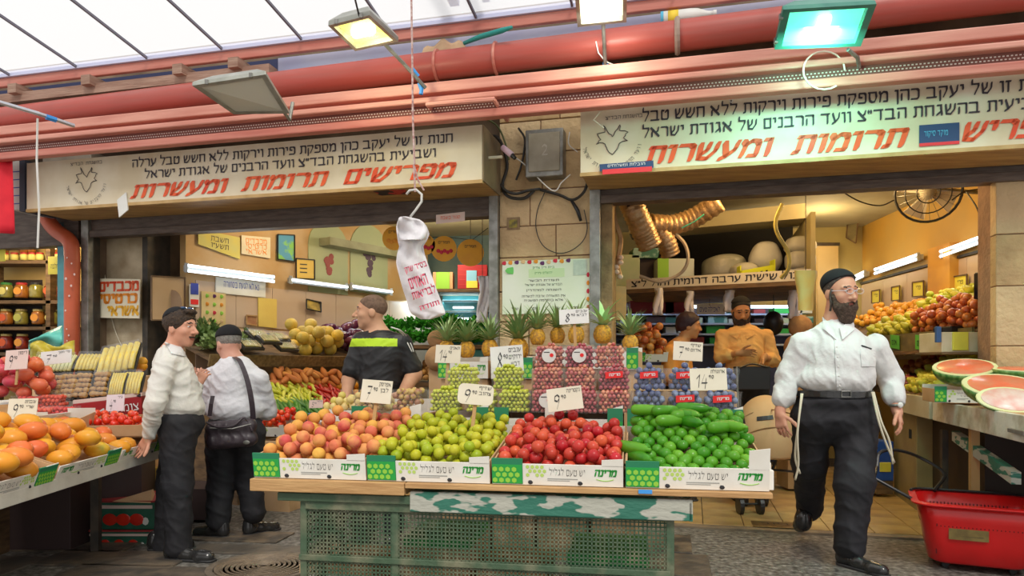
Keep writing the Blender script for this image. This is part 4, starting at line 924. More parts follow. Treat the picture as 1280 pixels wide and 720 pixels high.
for k, (px0, px1, py) in enumerate(((548,612,448),(614,668,448),(670,735,432),(737,800,436))):
    v = -1.25; a, b = uF(px0, v), uF(px1, v); z = zF((px0+px1)/2, py, v+.05)
    fr = Fr(F(a, v, z-.13), U, V); crate('crate under the pineapples, '+('leftmost','second from left','third from left','rightmost')[k], fr, b-a-.01, .36, .12, logo=(k == 0), mir=(k > 0))
    fr = Fr(F(a, v, 0), U, V)
    o = fr.box(MB(), .01, b-a-.02, .02, .34, 0, z-.135).build('box_stack', m_cartin, bevel=.004); tag(o, 'tall brown carton stack carrying pineapple crate, '+('leftmost','second from left','third from left','rightmost')[k], 'box')
# ================================================================ INSIDE THE LEFT SHOP
m_tube = EM('fluorescent_tube', (.85, .95, 1), 2.2)
m_batten = M('white_batten', (.45, .48, .5), rough=.4)
def tubelamp(label, a, b, off, n=2, power=6, up=Z):
    t = thing('tube_lamp', label, 'lamp', (a+b)/2, 'fluorescent tube lamps on the shop walls'); d = (b-a).normalized()
    MB().obox(a-up*.03, b-a, off*-.04, up*.06).build('batten', m_batten, t, bevel=.004)
    for k in range(n): MB().tube([a+off*.035+up*(.022-.05*k)*(1 if n > 1 else 0), b+off*.035+up*(.022-.05*k)*(1 if n > 1 else 0)], .014, 8).build('tube', m_tube, t, smooth=True)
    for p in (a, b): MB().box(p+off*.02, (.03, .03, .09)).build('end_cap', m_batten, t)
    c = (a+b)/2+off*.12; lamp('tube_light', 'AREA', c, power, (.9, .96, 1), (b-a).length, c+off*1.0-Z*.8, .05)
def flat(label, cat, name, q, mat, group=None, frame=None, n=None, th=.012):
    """a flat card with the four corners q (top left, top right, bottom right, bottom left)"""
    c = sum(q, Vector())/4; nn = (q[1]-q[0]).cross(q[3]-q[0]).normalized(); 
    if nn.dot(Vector((0, 0, CH))-c) < 0: nn = -nn
    t = thing(name, label, cat, (q[2]+q[3])/2, group); MB().prism(q, -nn*th).build('sheet', mat, t)
    r = (q[1]-q[0]).normalized(); u = (q[0]-q[3]).normalized()
    if frame:
        for a, b in ((0,1),(1,2),(2,3),(3,0)): MB().tube([q[a]+nn*.004, q[b]+nn*.004], .009, 4).build('frame', frame, t)
    def at(x, y): return (q[0]*(1-x)+q[1]*x)*(1-y)+(q[3]*(1-x)+q[2]*x)*y
    return t, r, u, nn, at
for k, (a, b, lab) in enumerate((((232,335),(340,349),'nearest and longest tube lamp on the left shop wall'),((362,350),(432,359),'middle tube lamp on the left shop wall'),((438,358),(488,365),'farthest tube lamp on the left shop wall'))):
    tubelamp(lab, wA(*a, .1), wA(*b, .1), AN, 2 if k == 0 else 1, 3.5 if k == 0 else 2)
def qa(x0, x1, a, b, c, d, off=.03): return [wA(x0, a, off), wA(x1, b, off), wA(x1, c, off), wA(x0, d, off)]
t, r, u, n, at = flat('pale yellow notice with black lines high on the left shop wall', 'notice', 'wall_notice', qa(248,300,286,297,324,305), M('olive_yellow_card', (.7, .6, .12), (.6, .58, .2), 6))
text(HEB('חשבת'), at(.5,.35), r, u, m_ink, t, w=.2, h=.05); text(HEB('תשע״ו'), at(.5,.7), r, u, m_ink, t, w=.2, h=.05)
t, r, u, n, at = flat('small cream card with orange letters beside the yellow notice', 'notice', 'wall_notice', qa(302,338,294,297,323,317), m_cream)
for k, w_ in enumerate(('מכבדים','כרטיסי','אשראי')): text(HEB(w_), at(.5,.25+.27*k), r, u, m_orangeink, t, w=.26, h=.05)
t, r, u, n, at = flat('narrow upright picture in blue and green, black frame, left shop wall', 'picture', 'wall_picture', qa(347,368,293,294,327,324), M('blue_green_print', (.1, .35, .6), (.25, .6, .15), 5, lo=.48, hi=.52), frame=m_black)
t, r, u, n, at = flat('small gold certificate in a dark frame on the left shop wall', 'picture', 'wall_picture', qa(370,393,323,325,349,348), M('gold_paper', (.75, .52, .12)), frame=m_black)
for k in range(3): MB().obox(at(.2,.3+.2*k)+n*.003, r*.1, n*.002, u*.012).build('text_line', m_ink, t)
t, r, u, n, at = flat('white paper with blue handwriting under the nearest tube lamp', 'notice', 'wall_notice', qa(270,332,346,353,372,366), m_white)
text(HEB('נא לא לגעת בסחורה'), at(.5,.4), r, u, m_blueink, t, w=.42, h=.06)
t, r, u, n, at = flat('faded poster with many small fruit pictures on the left shop wall', 'poster', 'wall_poster', qa(252,282,364,366,418,416), M('faded_poster', (.72, .55, .3), (.62, .5, .22), 6))
rr = random.Random(2)
for i in range(3):
    for j in range(5): MB().ball(at(.2+.3*i,.1+.2*j)+n*.002, .026, 8, 4, sc=(1, .3, .8)).build('fruit_print', MC[f'fr{(i*2+j)%4}'] if (i+j) % 2 else m_lgreen, t)
t, r, u, n, at = flat('brown drawing of a hooded head on paper, behind the dark-haired man', 'poster', 'wall_poster', qa(189,231,345,347,400,400), M('brown_paper', (.55, .38, .22), (.5, .33, .18), 3), frame=M('dark_wood', (.12, .07, .04), (.2, .12, .06), 8))
MB().ball(at(.6,.62), .10, 16, 8, sc=(1, .06, 1.35)).build('drawing', M('drawn_hood', (.38, .24, .14), (.45, .3, .18), 6), t); MB().ball(at(.68,.66), .06, 12, 6, sc=(1, .2, 1.3)).build('drawing', M('drawn_face', (.66, .48, .3)), t)
t, r, u, n, at = flat('small white sticker with a blue square beside the hooded drawing', 'sticker', 'wall_sticker', qa(237,249,355,356,384,383), m_white)
MB().obox(at(.1,.45)+n*.003, r*.08, n*.002, u*.11).build('print', m_blueink, t); MB().obox(at(.1,.9)+n*.003, r*.08, n*.002, u*.05).build('print', m_redlab, t)
t, r, u, n, at = flat('yellow leaflet hanging above the greens on the left shop wall', 'notice', 'wall_notice', qa(323,346,372,374,410,408), M('yellow_leaflet', (.78, .6, .15), (.7, .5, .12), 5))
t, r, u, n, at = flat('small dark tilted picture high above the melons', 'picture', 'wall_picture', qa(383,401,374,378,390,386,.06), M('gold_black_print', (.7, .5, .1), (.05, .04, .03), 8), frame=m_black)
t, r, u, n, at = flat('brown wooden shelf box front above the greens', 'picture', 'wall_picture', qa(308,321,394,395,407,405), M('dark_red_print', (.3, .1, .05), (.5, .3, .15), 8), frame=m_wood)
# painted arches with grapes
for k, (px, py, w) in enumerate(((411,322,.30),(462,325,.32))):
    c = wA(px, py, .012); t = thing('wall_mural', ('painted arch with red grapes on the left shop wall, left of two','painted arch with dark grapes on the left shop wall, right of two')[k], 'mural', c-Z*.4)
    pts = [c+AD*(-w)+Z*-.42]+[c+AD*(-w*math.cos(math.pi*i/12))+Z*(.12+w*math.sin(math.pi*i/12)) for i in range(13)]+[c+AD*w+Z*-.42]
    MB().prism(pts, -AN*.01).build('arch', M('mural_green', (.42, .46, .28), (.36, .42, .26), 3), t)
    rr = random.Random(k)
    for j in range(16): f = rr.random(); MB().ball(c+AN*.004+AD*rr.uniform(-.1, .1)*(1-f)+Z*(.1-.3*f), .038, 8, 4, rot=Matrix.Rotation(math.atan2(AN.y, AN.x), 3, 'Z'), sc=(.1, 1, 1)).build('grape_print', M('mural_grape', (.3, .06, .06)) if k == 0 else M('mural_grape_dark', (.1, .06, .1)), t)
S(MB().obox(onA(398)+Z*2.62, onA(500)-onA(398), AN*.2, Z*.09-Z*.0).build('beam_7', M('green_duct', (.32, .33, .22), (.2, .2, .12), 4)))
# poster hung in the opening
pu0, pu1, pv = uF(118,-.02), uF(175,-.02), .1
t = thing('hanging_sign', 'white hanging sign with large orange Hebrew lettering in the left shop opening', 'sign', fc(146, 398, .1))
q = [fc(118,348,pv), fc(175,349,pv), fc(174,398,pv), fc(118,397,pv)]
MB().prism(q, V*.012).build('board', M('warm_white_board', (.85, .78, .6)), t); 
for k, (w_, m) in enumerate((('מכבדים', m_redink), ('כרטיסי', m_orangeink), ('אשראי', M('gold_ink', (.85, .45, .03))))):
    a, b = ((124,174),(124,172),(134,174))[k]; text(HEB(w_), F((uF(a,pv)+uF(b,pv))/2, pv-.0, zF(146, 358+15.3*k, pv)), U, Z, m, t, w=uF(b,pv)-uF(a,pv), h=.098, bold=.03, off=.004)
MB().obox(fc(119,390,pv-.004), U*.05, V*.004, Z*.05).build('card_symbol', M('teal_print', (.05, .3, .35)), t)
wire('pale cord hanging on the grey wall of the left shop jamb', [(120,300),(128,325),(140,400),(155,440)], .004, m_cream, .2)
# ---- produce stands along the slanting wall
m_shelf = M('dark_shelf_wood', (.10, .06, .03), (.22, .13, .06), 6, .7, .2, stretch=(1, 1, 5))
def tA(px, off): p = onA(px, off); return (p-A0-AN*off).dot(AD)
sh = thing('produce_stand', 'two-tier wooden produce stand along the slanting wall of the left shop', 'stand', A0+AN*.6+AD*1.2)
f1 = Fr(A0+AN*1.15+AD*.35+Z*.74, AD, -AN, math.radians(36)); f2 = Fr(A0+AN*.62+AD*.45+Z*1.30, AD, -AN, math.radians(18))
f1.box(MB(), -.1, 2.5, 0, .68, -.03, 0).build('lower_shelf', m_shelf, sh); f2.box(MB(), -.1, 2.7, 0, .62, -.03, 0).build('upper_shelf', m_shelf, sh)
f1.box(MB(), -.1, 2.5, -.02, 0, -.14, .05).build('front_board', M('blue_panel', (.03, .08, .3), (.2, .25, .4), 8), sh); f2.box(MB(), -.1, 2.7, -.02, 0, -.08, .035).build('front_board', M('basket_board', (.3, .2, .08), (.16, .1, .04), 30), sh)
for t0 in (.0, 1.2, 2.4): MB().obox(A0+AN*1.05+AD*(.35+t0), AD*.05, -AN*.9, Z*.72).build('leg', m_shelf, sh)
me_pepY = fruit_mesh('light_pepper', [(.002,-.07),(.012,-.05),(.019,-.01),(.022,.03),(.017,.048),(.004,.05),(.003,.07)], m_pepY, 8, bend=3.)
me_chil = fruit_mesh('red_pepper', [(.002,-.07),(.010,-.05),(.016,-.01),(.019,.03),(.012,.045),(.003,.05)], m_chili, 8, bend=3.)
me_cukD = fruit_mesh('dark_cucumber', [(.003,-.09),(.014,-.08),(.019,-.04),(.020,.04),(.014,.08),(.003,.09)], m_cukeD, 8, bend=1.)
me_or = fruit_mesh('orange', prof_round(.038, .08, 6), m_orange, 10)
me_melon = fruit_mesh('melon', prof_round(.072, .05, 9, 1.0), m_melon, 14)
me_egg = fruit_mesh('aubergine', [(.002,-.1),(.04,-.09),(.058,-.05),(.055,0),(.038,.06),(.02,.09),(.012,.1)], m_eggpl, 12)
me_pot = fruit_mesh('potato', prof_round(.034, 0, 6, 1.3), m_potato, 9, lump=.08)
me_swp = fruit_mesh('sweet_potato', [(.003,-.09),(.022,-.07),(.034,-.01),(.03,.04),(.015,.08),(.003,.095)], m_sweetp, 8, lump=.06)
me_pear = fruit_mesh('pear', [(.004,-.045),(.028,-.04),(.038,-.012),(.033,.014),(.02,.035),(.015,.045),(.003,.05)], m_pear, 10)
me_app = fruit_mesh('apple', prof_round(.037, .2, 6), m_redap, 10)
al = lambda fr, spread=.5: (lambda x, y: (Matrix((fr.a, fr.c*-1, fr.b)).transposed().to_3x3() @ Matrix.Rotation(R.uniform(-spread, spread), 3, 'Y')).to_euler())
def H1(name, mesh, r, t0, t1, y0, y1, n, lab, cat, grp, seed, fr=f1, rot=None, base=0.): heap(name, mesh, r, fr, t1-t0, y1-y0, n, lambda x, y: base, lab, cat, grp, seed, x0=t0, y0=y0, rotf=rot)
T1 = lambda px, o=.9: tA(px, o)-.35
H1('cucumber', me_cukD, .021, .25, T1(385), 0, .22, 60, 'dark green cucumber on the lowest edge of the left shop stand', 'cucumber', 'dark cucumbers on the left shop stand', 21, rot=al(f1, .5))
H1('pepper', me_pepY, .023, .25, T1(395), .18, .50, 100, 'pale yellow-green pepper heaped above the dark cucumbers', 'pepper', 'pale peppers on the left shop stand', 22, rot=al(f1, .9))
H1('red_pepper', me_chil, .021, T1(388), T1(425), .0, .45, 90, 'red pointed pepper between pale peppers and the black-shirted man', 'pepper', 'red peppers on the left shop stand', 23, rot=al(f1, 1.))
H1('sweet_potato', me_swp, .034, T1(352), T1(440), .42, .66, 44, 'orange-brown sweet potato under the melon shelf', 'sweet potato', 'sweet potatoes on the left shop stand', 24, rot=al(f1, 1.2))
H1('orange', me_or, .038, T1(425), T1(425)+.6, .0, .45, 40, 'orange behind the arm of the black-shirted man', 'orange', 'oranges on the left shop stand', 25)
f2x = lambda px, o=.35: tA(px, o)-.45
H1('melon', me_melon, .071, f2x(352), f2x(420), .0, .5, 24, 'round yellow melon on the upper shelf of the left shop', 'melon', 'melons on the upper shelf', 26, fr=f2)
H1('aubergine', me_egg, .056, f2x(415), f2x(470), .08, .58, 34, 'dark purple aubergine behind the yellow melons', 'aubergine', 'aubergines on the upper shelf', 27, fr=f2, base=.05)
# greens and bagged trays at the near end of the upper shelf
m_leafD = M('dark_leaf_green', (.06, .13, .03), (.15, .24, .06), 12, .6, rand=(.2, .28, .08)); m_herb = M('fresh_herb_green', (.02, .16, .012), (.06, .28, .03), 14, .8, rand=(.05, .32, .03), spec=.1)
def leafball(seed, n, rad, L, w, flat_=.6):
    rr = random.Random(seed); mb = MB()
    for i in range(n):
        d = Vector((rr.gauss(0, 1), rr.gauss(0, 1), abs(rr.gauss(0, 1))*flat_+.05)).normalized(); p = d*rad*rr.uniform(.35, 1); s = d.cross(Vector((rr.gauss(0,1), rr.gauss(0,1), rr.gauss(0,1)))).normalized(); e = (d+s.cross(d)*rr.uniform(-.8, .8)).normalized()
        mb.add([p, p+e*L*.5+s*w*.5, p+e*L, p+e*L*.5-s*w*.5], [(0,1,2,3)])
    return mb
def mesh_of(name, mb, mat):
    me = bpy.data.meshes.new(name); me.from_pydata([tuple(p) for p in mb.v], [], mb.f); me.materials.append(mat); return me
me_bunch = [mesh_of('herb_bunch', leafball(s, 170, .095, .045, .03), m_herb) for s in range(3)]; me_gr = [mesh_of('greens_bunch', leafball(s+9, 130, .1, .06, .035), m_leafD) for s in range(2)]
for k in range(12): 
    p = f2.p(R.uniform(.0, .55), .05+.045*k, .03+R.uniform(0, .08)); put('greens_bunch', me_gr[k % 2], 'bunch of dark leafy greens at the near end of the upper shelf', 'greens', 'dark greens on the upper shelf', p, (0, 0, R.uniform(0, 6)), 1.1)
m_tray = M('black_foam_tray', (.04, .035, .03))
for k, (px, py, Y) in enumerate(((327,418,7.0),(341,424,6.95),(352,421,7.2),(318,431,6.8),(362,433,7.15))):
    t = thing('okra_tray', 'shallow wrapped tray of green okra leaning on the upper shelf, '+('leftmost of the top three','middle of the top three','rightmost of the top three','lower left','lower right beside the melons')[k], 'tray', P(px, py+6, Y)); o = P(px, py+7, Y)
    fr = Fr(o, AD, -AN, .5); fr.box(MB(), -.11, .11, 0, .15, 0, .025).build('tray', m_tray, t)
    mb = MB(); rr = random.Random(k)
    for j in range(12): x = -.09+.015*j+rr.uniform(-.004, .004); mb.tube([fr.p(x, .015, .035), fr.p(x+.01, .135, .04)], [.008, .004], 5)
    mb.build('okra', M('okra_green', (.42, .42, .12), (.55, .4, .15), 14), t, kind='stuff')
    fr.box(MB(), -.112, .112, -.002, .152, .052, .053).build('film', m_film, t)
# wooden box of tomatoes at the foot, beside the older man
fr = Fr(P(322, 545, 6.1), U, V, .25); t = crate('small crate of tomatoes between the older man and the peaches', fr, .26, .3, .09, logo=False)
heap('tomato', me_tom, .027, Fr(fr.p(0, 0, .03), fr.a, fr.b), .26, .3, 34, lambda x, y: .03, 'red tomato in the small crate beside the older man', 'tomato', 'tomatoes in the small crate', 31)
o = MB().obox(P(322,548,6.1)-Z*.62, U*.3, V*.35, Z*.6).build('cardboard_box', m_cartin, bevel=.004); tag(o, 'brown carton stack below the small tomato crate', 'box')
placard('small pink card standing on the front board of the left shop stand', 386, 500, 404, 510, 6.3, .03, ('5','90'), ('פלפל',), m=m_pink)
# ---- back of the left shop
bk = thing('display_shelf', 'dark display shelf with herbs at the back of the left shop', 'shelf', P(545, 500, 8.9))
def bx(label_mat, a, b, y, py0, py1, d, parent, name, m):   # box seen from column a to b, rows py0..py1, its front at depth y
    p = P(a, py1, y); q = P(b, py0, y); return MB().obox(p, Vector((q.x-p.x, 0, 0)), Vector((0, d, 0)), Z*(q.z-p.z)).build(name, m, parent, bevel=.004)
bx(0, 492, 612, 8.7, 431, 436, .7, bk, 'shelf', m_shelf); bx(0, 492, 612, 8.6, 478, 484, .8, bk, 'shelf', m_shelf); bx(0, 604, 612, 8.6, 431, 560, .7, bk, 'end_panel', m_shelf); bx(0, 492, 499, 8.6, 431, 560, .7, bk, 'end_panel', m_shelf)
for k in range(22):
    px = 484+(k % 11)*11.5; put('herb_bunch', me_bunch[k % 3], 'bright green herb bunch on the back shelf of the left shop', 'herbs', 'herb bunches on the back shelf', P(px, 425-(k//11)*16+R.uniform(-4, 4), 8.85+(k//11)*.2), (0, 0, R.uniform(0, 6)), 1.25)
fr = Fr(P(500, 478, 8.65), (1, 0, 0), (0, 1, 0), .4)
heap('potato', me_pot, .036, fr, .95, .45, 90, lambda x, y: 0, 'brown potato on the low back shelf behind the black-shirted man', 'potato', 'potatoes on the low back shelf', 33)
t = thing('cold_cabinet', 'teal glass-fronted cold cabinet at the back of the left shop', 'refrigerator', P(585, 560, 9.5)); m_teal = M('teal_glass', (.05, .2, .2), (.1, .3, .3), 3, .2, metal=.3)
bx(0, 553, 618, 9.6, 362, 560, .3, t, 'body', m_teal)
for y in (375, 388, 402, 416): bx(0, 553, 618, 9.45, y, y+2.2, .2, t, 'shelf', M('shelf_edge', (.45, .6, .65), metal=.5))
for y in (383, 397): bx(0, 566, 592, 9.42, y, y+2.5, .05, t, 'light_strip', m_tube)
t = thing('shelf_board', 'dark shelf board above the teal cold cabinet', 'shelf', P(580, 364, 9.3)); bx(0, 534, 614, 9.1, 361, 365, .5, t, 'board', m_shelf)
t = thing('carton', 'small carton with a lime green side on the shelf above the cold cabinet', 'box', P(548, 361, 9.15)); bx(0, 541, 566, 9.15, 340, 361, .25, t, 'body', m_cartin); bx(0, 545, 562, 9.14, 340, 361, .01, t, 'green_panel', m_lgreen)
t = thing('plastic_crate', 'dark red plastic crate with a blue and yellow label', 'crate', P(590, 361, 9.15)); bx(0, 572, 609, 9.15, 331, 361, .3, t, 'body', M('dark_red_plastic', (.4, .01, .02))); bx(0, 583, 596, 9.14, 338, 352, .01, t, 'label', M('sky_print', (.25, .55, .8))); bx(0, 583, 597, 9.135, 351, 360, .01, t, 'label', m_yellow)
for k, y in enumerate((337, 343, 349, 355)): bx(0, 573, 608, 9.148, y, y+1, .01, t, 'rib', M('red_rib', (.5, .03, .03)))
for k, (px, py, r_) in enumerate(((493,298,15),(531,306,13),(555,311,16),(588,316,17))):
    Y = 6.4; c = P(px, py, Y); t = thing('round_card', ('round orange card half hidden left of the carrier bag','round orange card half hidden behind the carrier bag','round orange card with dark fruit print right of the carrier bag','rightmost round orange card on the string')[k], 'card', c, 'round orange cards on a string')
    MB().lathe([(r_*Y/FPX, 0), (r_*Y/FPX, .006)], 22, c, Matrix.Rotation(math.pi/2, 3, 'X')).build('disc', M('orange_card', (.88, .42, .02), (.8, .36, .03), 8), t)
    for j in range(5 if k < 3 else 0): MB().ball(c+Vector((-.05+.028*j, -.012, -.02-.012*(j % 2))), .018, 8, 4, sc=(1, .3, 1)).build('fruit_print', MC['fr0'] if k else MC['fr1'], t)
    text(HEB('תמרים'), c+Vector((0, -.012, .055)), (1,0,0), Z, m_ink, t, w=.1, h=.022)
cord('string of round orange cards across the back of the left shop', [P(480,290,6.42), P(520,298,6.42), P(555,296,6.42), P(590,300,6.42), P(610,285,6.42)], .003, m_black, 'string')
o = MB().grid(lambda a, b: P(598+13*a+2*math.sin(5*b), 345+58*b, 6.15+.05*math.sin(3*a)+.02*math.sin(12*a+9*b)), 8, 16).build('white_bag', m_bag, smooth=True, solid=.02); tag(o, 'long thin white plastic bag hanging inside the left shop post', 'bag')
m_sack = M('brown_paper_sack', (.40, .22, .10), (.5, .3, .14), 8, .8, .4)
for k, (px, py, Y, s) in enumerate(((546,424,6.6,.09),(547,448,6.3,.12),(1000,408,7.0,.12),(996,434,6.9,.13))):
    o = MB().ball((0, 0, 0), 1, 14, 9, sc=(s, s*.8, s*.95)); rr = random.Random(k)
    for p in o.v: p *= 1+rr.uniform(-.05, .05); p += P(px, py, Y)
    o = o.build('paper_sack', m_sack, smooth=True, sub=1); tag(o, ('upper brown paper sack behind the 14 sign on a stick','lower brown paper sack behind the 14 sign on a stick','upper brown sack behind the shoulder of the walking man','lower brown sack behind the arm of the walking man')[k], 'sack')
o = MB().obox(P(985,452,6.9)-Z*1.22, (.3,0,0), (0,.3,0), Z*1.24).build('carton_stack', MC['brown_carton']); tag(o, 'carton stack below the two brown sacks beside the walking man', 'box')
o = MB().obox(P(536,470,6.3)-Z*1.13, (.28, 0, 0), (0, .3, 0), Z*1.21).build('carton_stack', MC['brown_carton']); tag(o, 'dark carton stack below the brown paper sacks', 'box')
# ================================================================ INSIDE THE RIGHT SHOP
me_ = thing('storage_loft', 'storage loft with a lettered front strip across the right shop', 'shelf', (1.8, 7.4, 2.0))
pa, pb = P(783, 362, 7.3), P(1014, 348, 6.5); pa.z = pb.z = 2.0
MB().obox(pa, pb-pa, V*.03, Z*.1).build('lettered_strip', m_cream, me_); MB().obox(pa-Z*.04, pb-pa, V*1.6, Z*.04).build('floor_board', m_shelf, me_)
d = (pb-pa).normalized()
text(HEB('יבול שישית ערבה דרומית וחול ל״צ'), (pa+pb)/2+Z*.05-V*.002, d, Z, m_ink, me_, w=(pb-pa).length*.94, h=.06, bold=.01)
MB().obox(pa+V*1.6+Z*.0, pb-pa+U*.05, V*.05, Z*.95).build('back_board', m_dark, me_); MB().obox(pb+V*.02, V*1.6, U*.04, Z*.62).build('side_board', M('side_cream', (.5, .42, .2), (.4, .35, .18), 4), me_)  # near-black back sheet: the shade of the loft void is painted in
MB().obox(pa+Z*.62+V*.3, pb-pa, V*.4, Z*.14).build('top_rail', m_ceil, me_)
def loft(px0, px1, py0, Y, dd, label, cat, name, m, extra=None):
    z = 2.0+.0; a = (px0-640)/FPX*Y; b = (px1-640)/FPX*Y; zt = CH-(py0-HY)/FPX*Y
    t = thing(name, label, cat, ((a+b)/2, Y+dd/2, z)); MB().obox((a, Y, z), (b-a, 0, 0), (0, dd, 0), (0, 0, zt-z)).build('body', m, t, bevel=.01)
    if extra: MB().obox((a+(b-a)*extra[0], Y-.004, z+(zt-z)*extra[2]), ((b-a)*(extra[1]-extra[0]), 0, 0), (0, .003, 0), (0, 0, (zt-z)*(extra[3]-extra[2]))).build('label', extra[4], t)
    return t
loft(768, 800, 318, 7.5, .3, 'pale green box at the left end of the storage loft', 'box', 'carton', M('pale_green_box', (.42, .55, .35), (.5, .55, .42), 6))
loft(822, 868, 323, 7.4, .3, 'white and lime green box in the middle left of the storage loft', 'box', 'carton', M('white_blue_box', (.6, .68, .66)), (.0, .3, 0, 1, m_lgreen))
t = loft(799, 819, 322, 7.6, .3, 'dark open box between the two pale boxes on the loft', 'box', 'carton', M('dark_box', (.05, .03, .03)), (.1, .9, .05, .3, m_green))
o = MB().obox(P(790,322,7.5), Vector((.27,0,.0)), (0,.3,0), Vector((.02,0,.10))).build('book_box', M('teal_box', (.05, .2, .18), (.3, .5, .5), 8, lo=.5, hi=.55)); tag(o, 'flat teal box lying on the dark open box', 'box')
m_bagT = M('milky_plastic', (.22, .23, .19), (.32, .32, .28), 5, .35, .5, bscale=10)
def lump(px, py, Y, sx, sy, sz, m, label, cat, name, seed=0, rough=.08):
    mb = MB().ball((0,0,0), 1, 16, 10); rr = random.Random(seed); ph = [rr.uniform(0, 6) for _ in range(6)]
    for p in mb.v:
        k = 1+rough*(math.sin(4*p.x+ph[0])+math.sin(5*p.y+ph[1])+math.sin(6*p.z+ph[2]))*.6; q = Vector((math.copysign(abs(p.x)**.8, p.x), math.copysign(abs(p.y)**.8, p.y), math.copysign(abs(p.z)**.8, p.z)))
        p.x, p.y, p.z = q.x*k*sx, q.y*k*sy, q.z*k*sz
        p += P(px, py, Y)
    return tag(mb.build(name, m, smooth=True, sub=1), label, cat)
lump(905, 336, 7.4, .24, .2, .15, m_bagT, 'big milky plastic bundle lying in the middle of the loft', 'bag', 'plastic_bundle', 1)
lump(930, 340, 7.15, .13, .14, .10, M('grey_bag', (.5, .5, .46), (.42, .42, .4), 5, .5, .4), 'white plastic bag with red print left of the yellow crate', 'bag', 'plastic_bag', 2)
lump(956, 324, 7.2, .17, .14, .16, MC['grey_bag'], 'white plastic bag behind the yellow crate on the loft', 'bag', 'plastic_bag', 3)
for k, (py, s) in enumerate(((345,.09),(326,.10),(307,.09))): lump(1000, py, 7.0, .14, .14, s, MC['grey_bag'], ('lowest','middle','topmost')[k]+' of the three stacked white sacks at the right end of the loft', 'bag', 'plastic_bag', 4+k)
for px, py, Y, w_ in ((932,329,6.77,.10),(960,318,7.05,.12),(1002,343,6.6,.12)): pass
t = thing('plastic_crate', 'bright yellow-green plastic crate tilted on the loft', 'crate', P(948, 348, 6.95)); o = P(925, 354, 6.95); e = Vector((.33, 0, .06))
MB().obox(o, e, (0, .25, 0), Z*.015).build('base', M('acid_yellow_plastic', (.7, .78, .02)), t); MB().obox(o, e, (0, .012, 0), Z*.12).build('front_panel', MC['acid_yellow_plastic'], t, bevel=.003); MB().obox(o, (.012, 0, .002), (0, .25, 0), Z*.17).build('side_panel', MC['acid_yellow_plastic'], t); MB().obox(o+e, (.012, 0, .002), (0, .25, 0), Z*.17).build('side_panel', MC['acid_yellow_plastic'], t)
for k in range(5): MB().obox(o+e*(.15+.15*k)+Vector((0,-.003,.05)), (.02, 0, .003), (0, .004, 0), Z*.03).build('slot', m_dark, t)
loft(893, 911, 347, 7.05, .1, 'small dark red packet in front of the milky bundle', 'box', 'packet', M('dark_red_packet', (.25, .03, .03)))
# ducts
m_duct = M('foil_duct', (.55, .38, .22), (.4, .25, .12), 9, .35, .5, .5, bscale=30)
def duct(label, pts, r):
    cp = curve([P(*p) for p in pts], 12); rs = [r*(1+.07*math.sin(i*2.2)) for i in range(len(cp))]; o = MB().tube(cp, rs, 14).build('flexible_duct', m_duct, smooth=True); tag(o, label, 'duct')
duct('flexible foil duct hanging down at the left of the right shop opening', [(788,252,6.0),(795,268,6.0),(805,290,6.1),(813,308,6.15)], .10)
duct('flexible foil duct running to the right under the shutter box', [(812,280,6.35),(840,281,6.4),(868,272,6.4),(900,252,6.3)], .09)
duct('short end of foil duct hanging beside the pale green box', [(822,288,6.4),(832,300,6.4),(838,318,6.45)], .085)
t = cord('pale cable hanging from the foil duct over the white box', curve([P(842,290,6.4), P(856,305,6.4), P(860,325,6.4), P(850,342,6.45), P(825,352,6.5), P(800,345,6.6)]), .016, M('pale_cable', (.5, .42, .3)))
cord('thick yellow cable hanging at the right end of the loft', curve([P(978,255,6.1), P(970,275,6.1), P(972,292,6.1), P(985,315,6.1), P(986,335,6.1), P(976,348,6.15)]), .018, M('yellow_cable', (.5, .42, .1), (.35, .3, .08), 12))
cord('thin green cord under the foil duct', [P(852,285,6.2), P(868,277,6.2), P(880,268,6.2)], .006, M('green_cord', (.05, .5, .35)))
cord('white netting cord with hanging garlic at the left jamb of the right shop', curve([P(765,258,5.95), P(770,280,5.95), P(776,300,5.95), P(772,330,5.95), P(775,345,5.95)]), .022, M('tan_bark', (.5, .32, .15), (.35, .2, .08), 12), 'cord')
rr = random.Random(2)
for k in range(5): 
    o = MB().ball(P(773+rr.uniform(-3,3), 322+k*6, 5.9), .026, 9, 6, sc=(1,1,.85)).build('garlic_bulb', M('garlic_skin', (.75, .62, .48), (.65, .45, .35), 9), smooth=True); tag(o, 'garlic bulb hanging at the left jamb of the right shop', 'garlic', 'garlic bulbs at the jamb')
o = MB().obox(P(784,258,5.9), (.05,0,0), (0,.04,0), (0,0,.09)).build('clamp', m_black); tag(o, 'black clamp holding the foil duct', 'clamp')
o = MB().obox(P(770,400,5.95), (.085,0,0), (0,.02,0), Z*.28).build('wall_card', M('orange_jamb_card', (.7, .36, .1), (.5, .3, .12), 9)); tag(o, 'narrow orange card on the left jamb of the right shop', 'card')
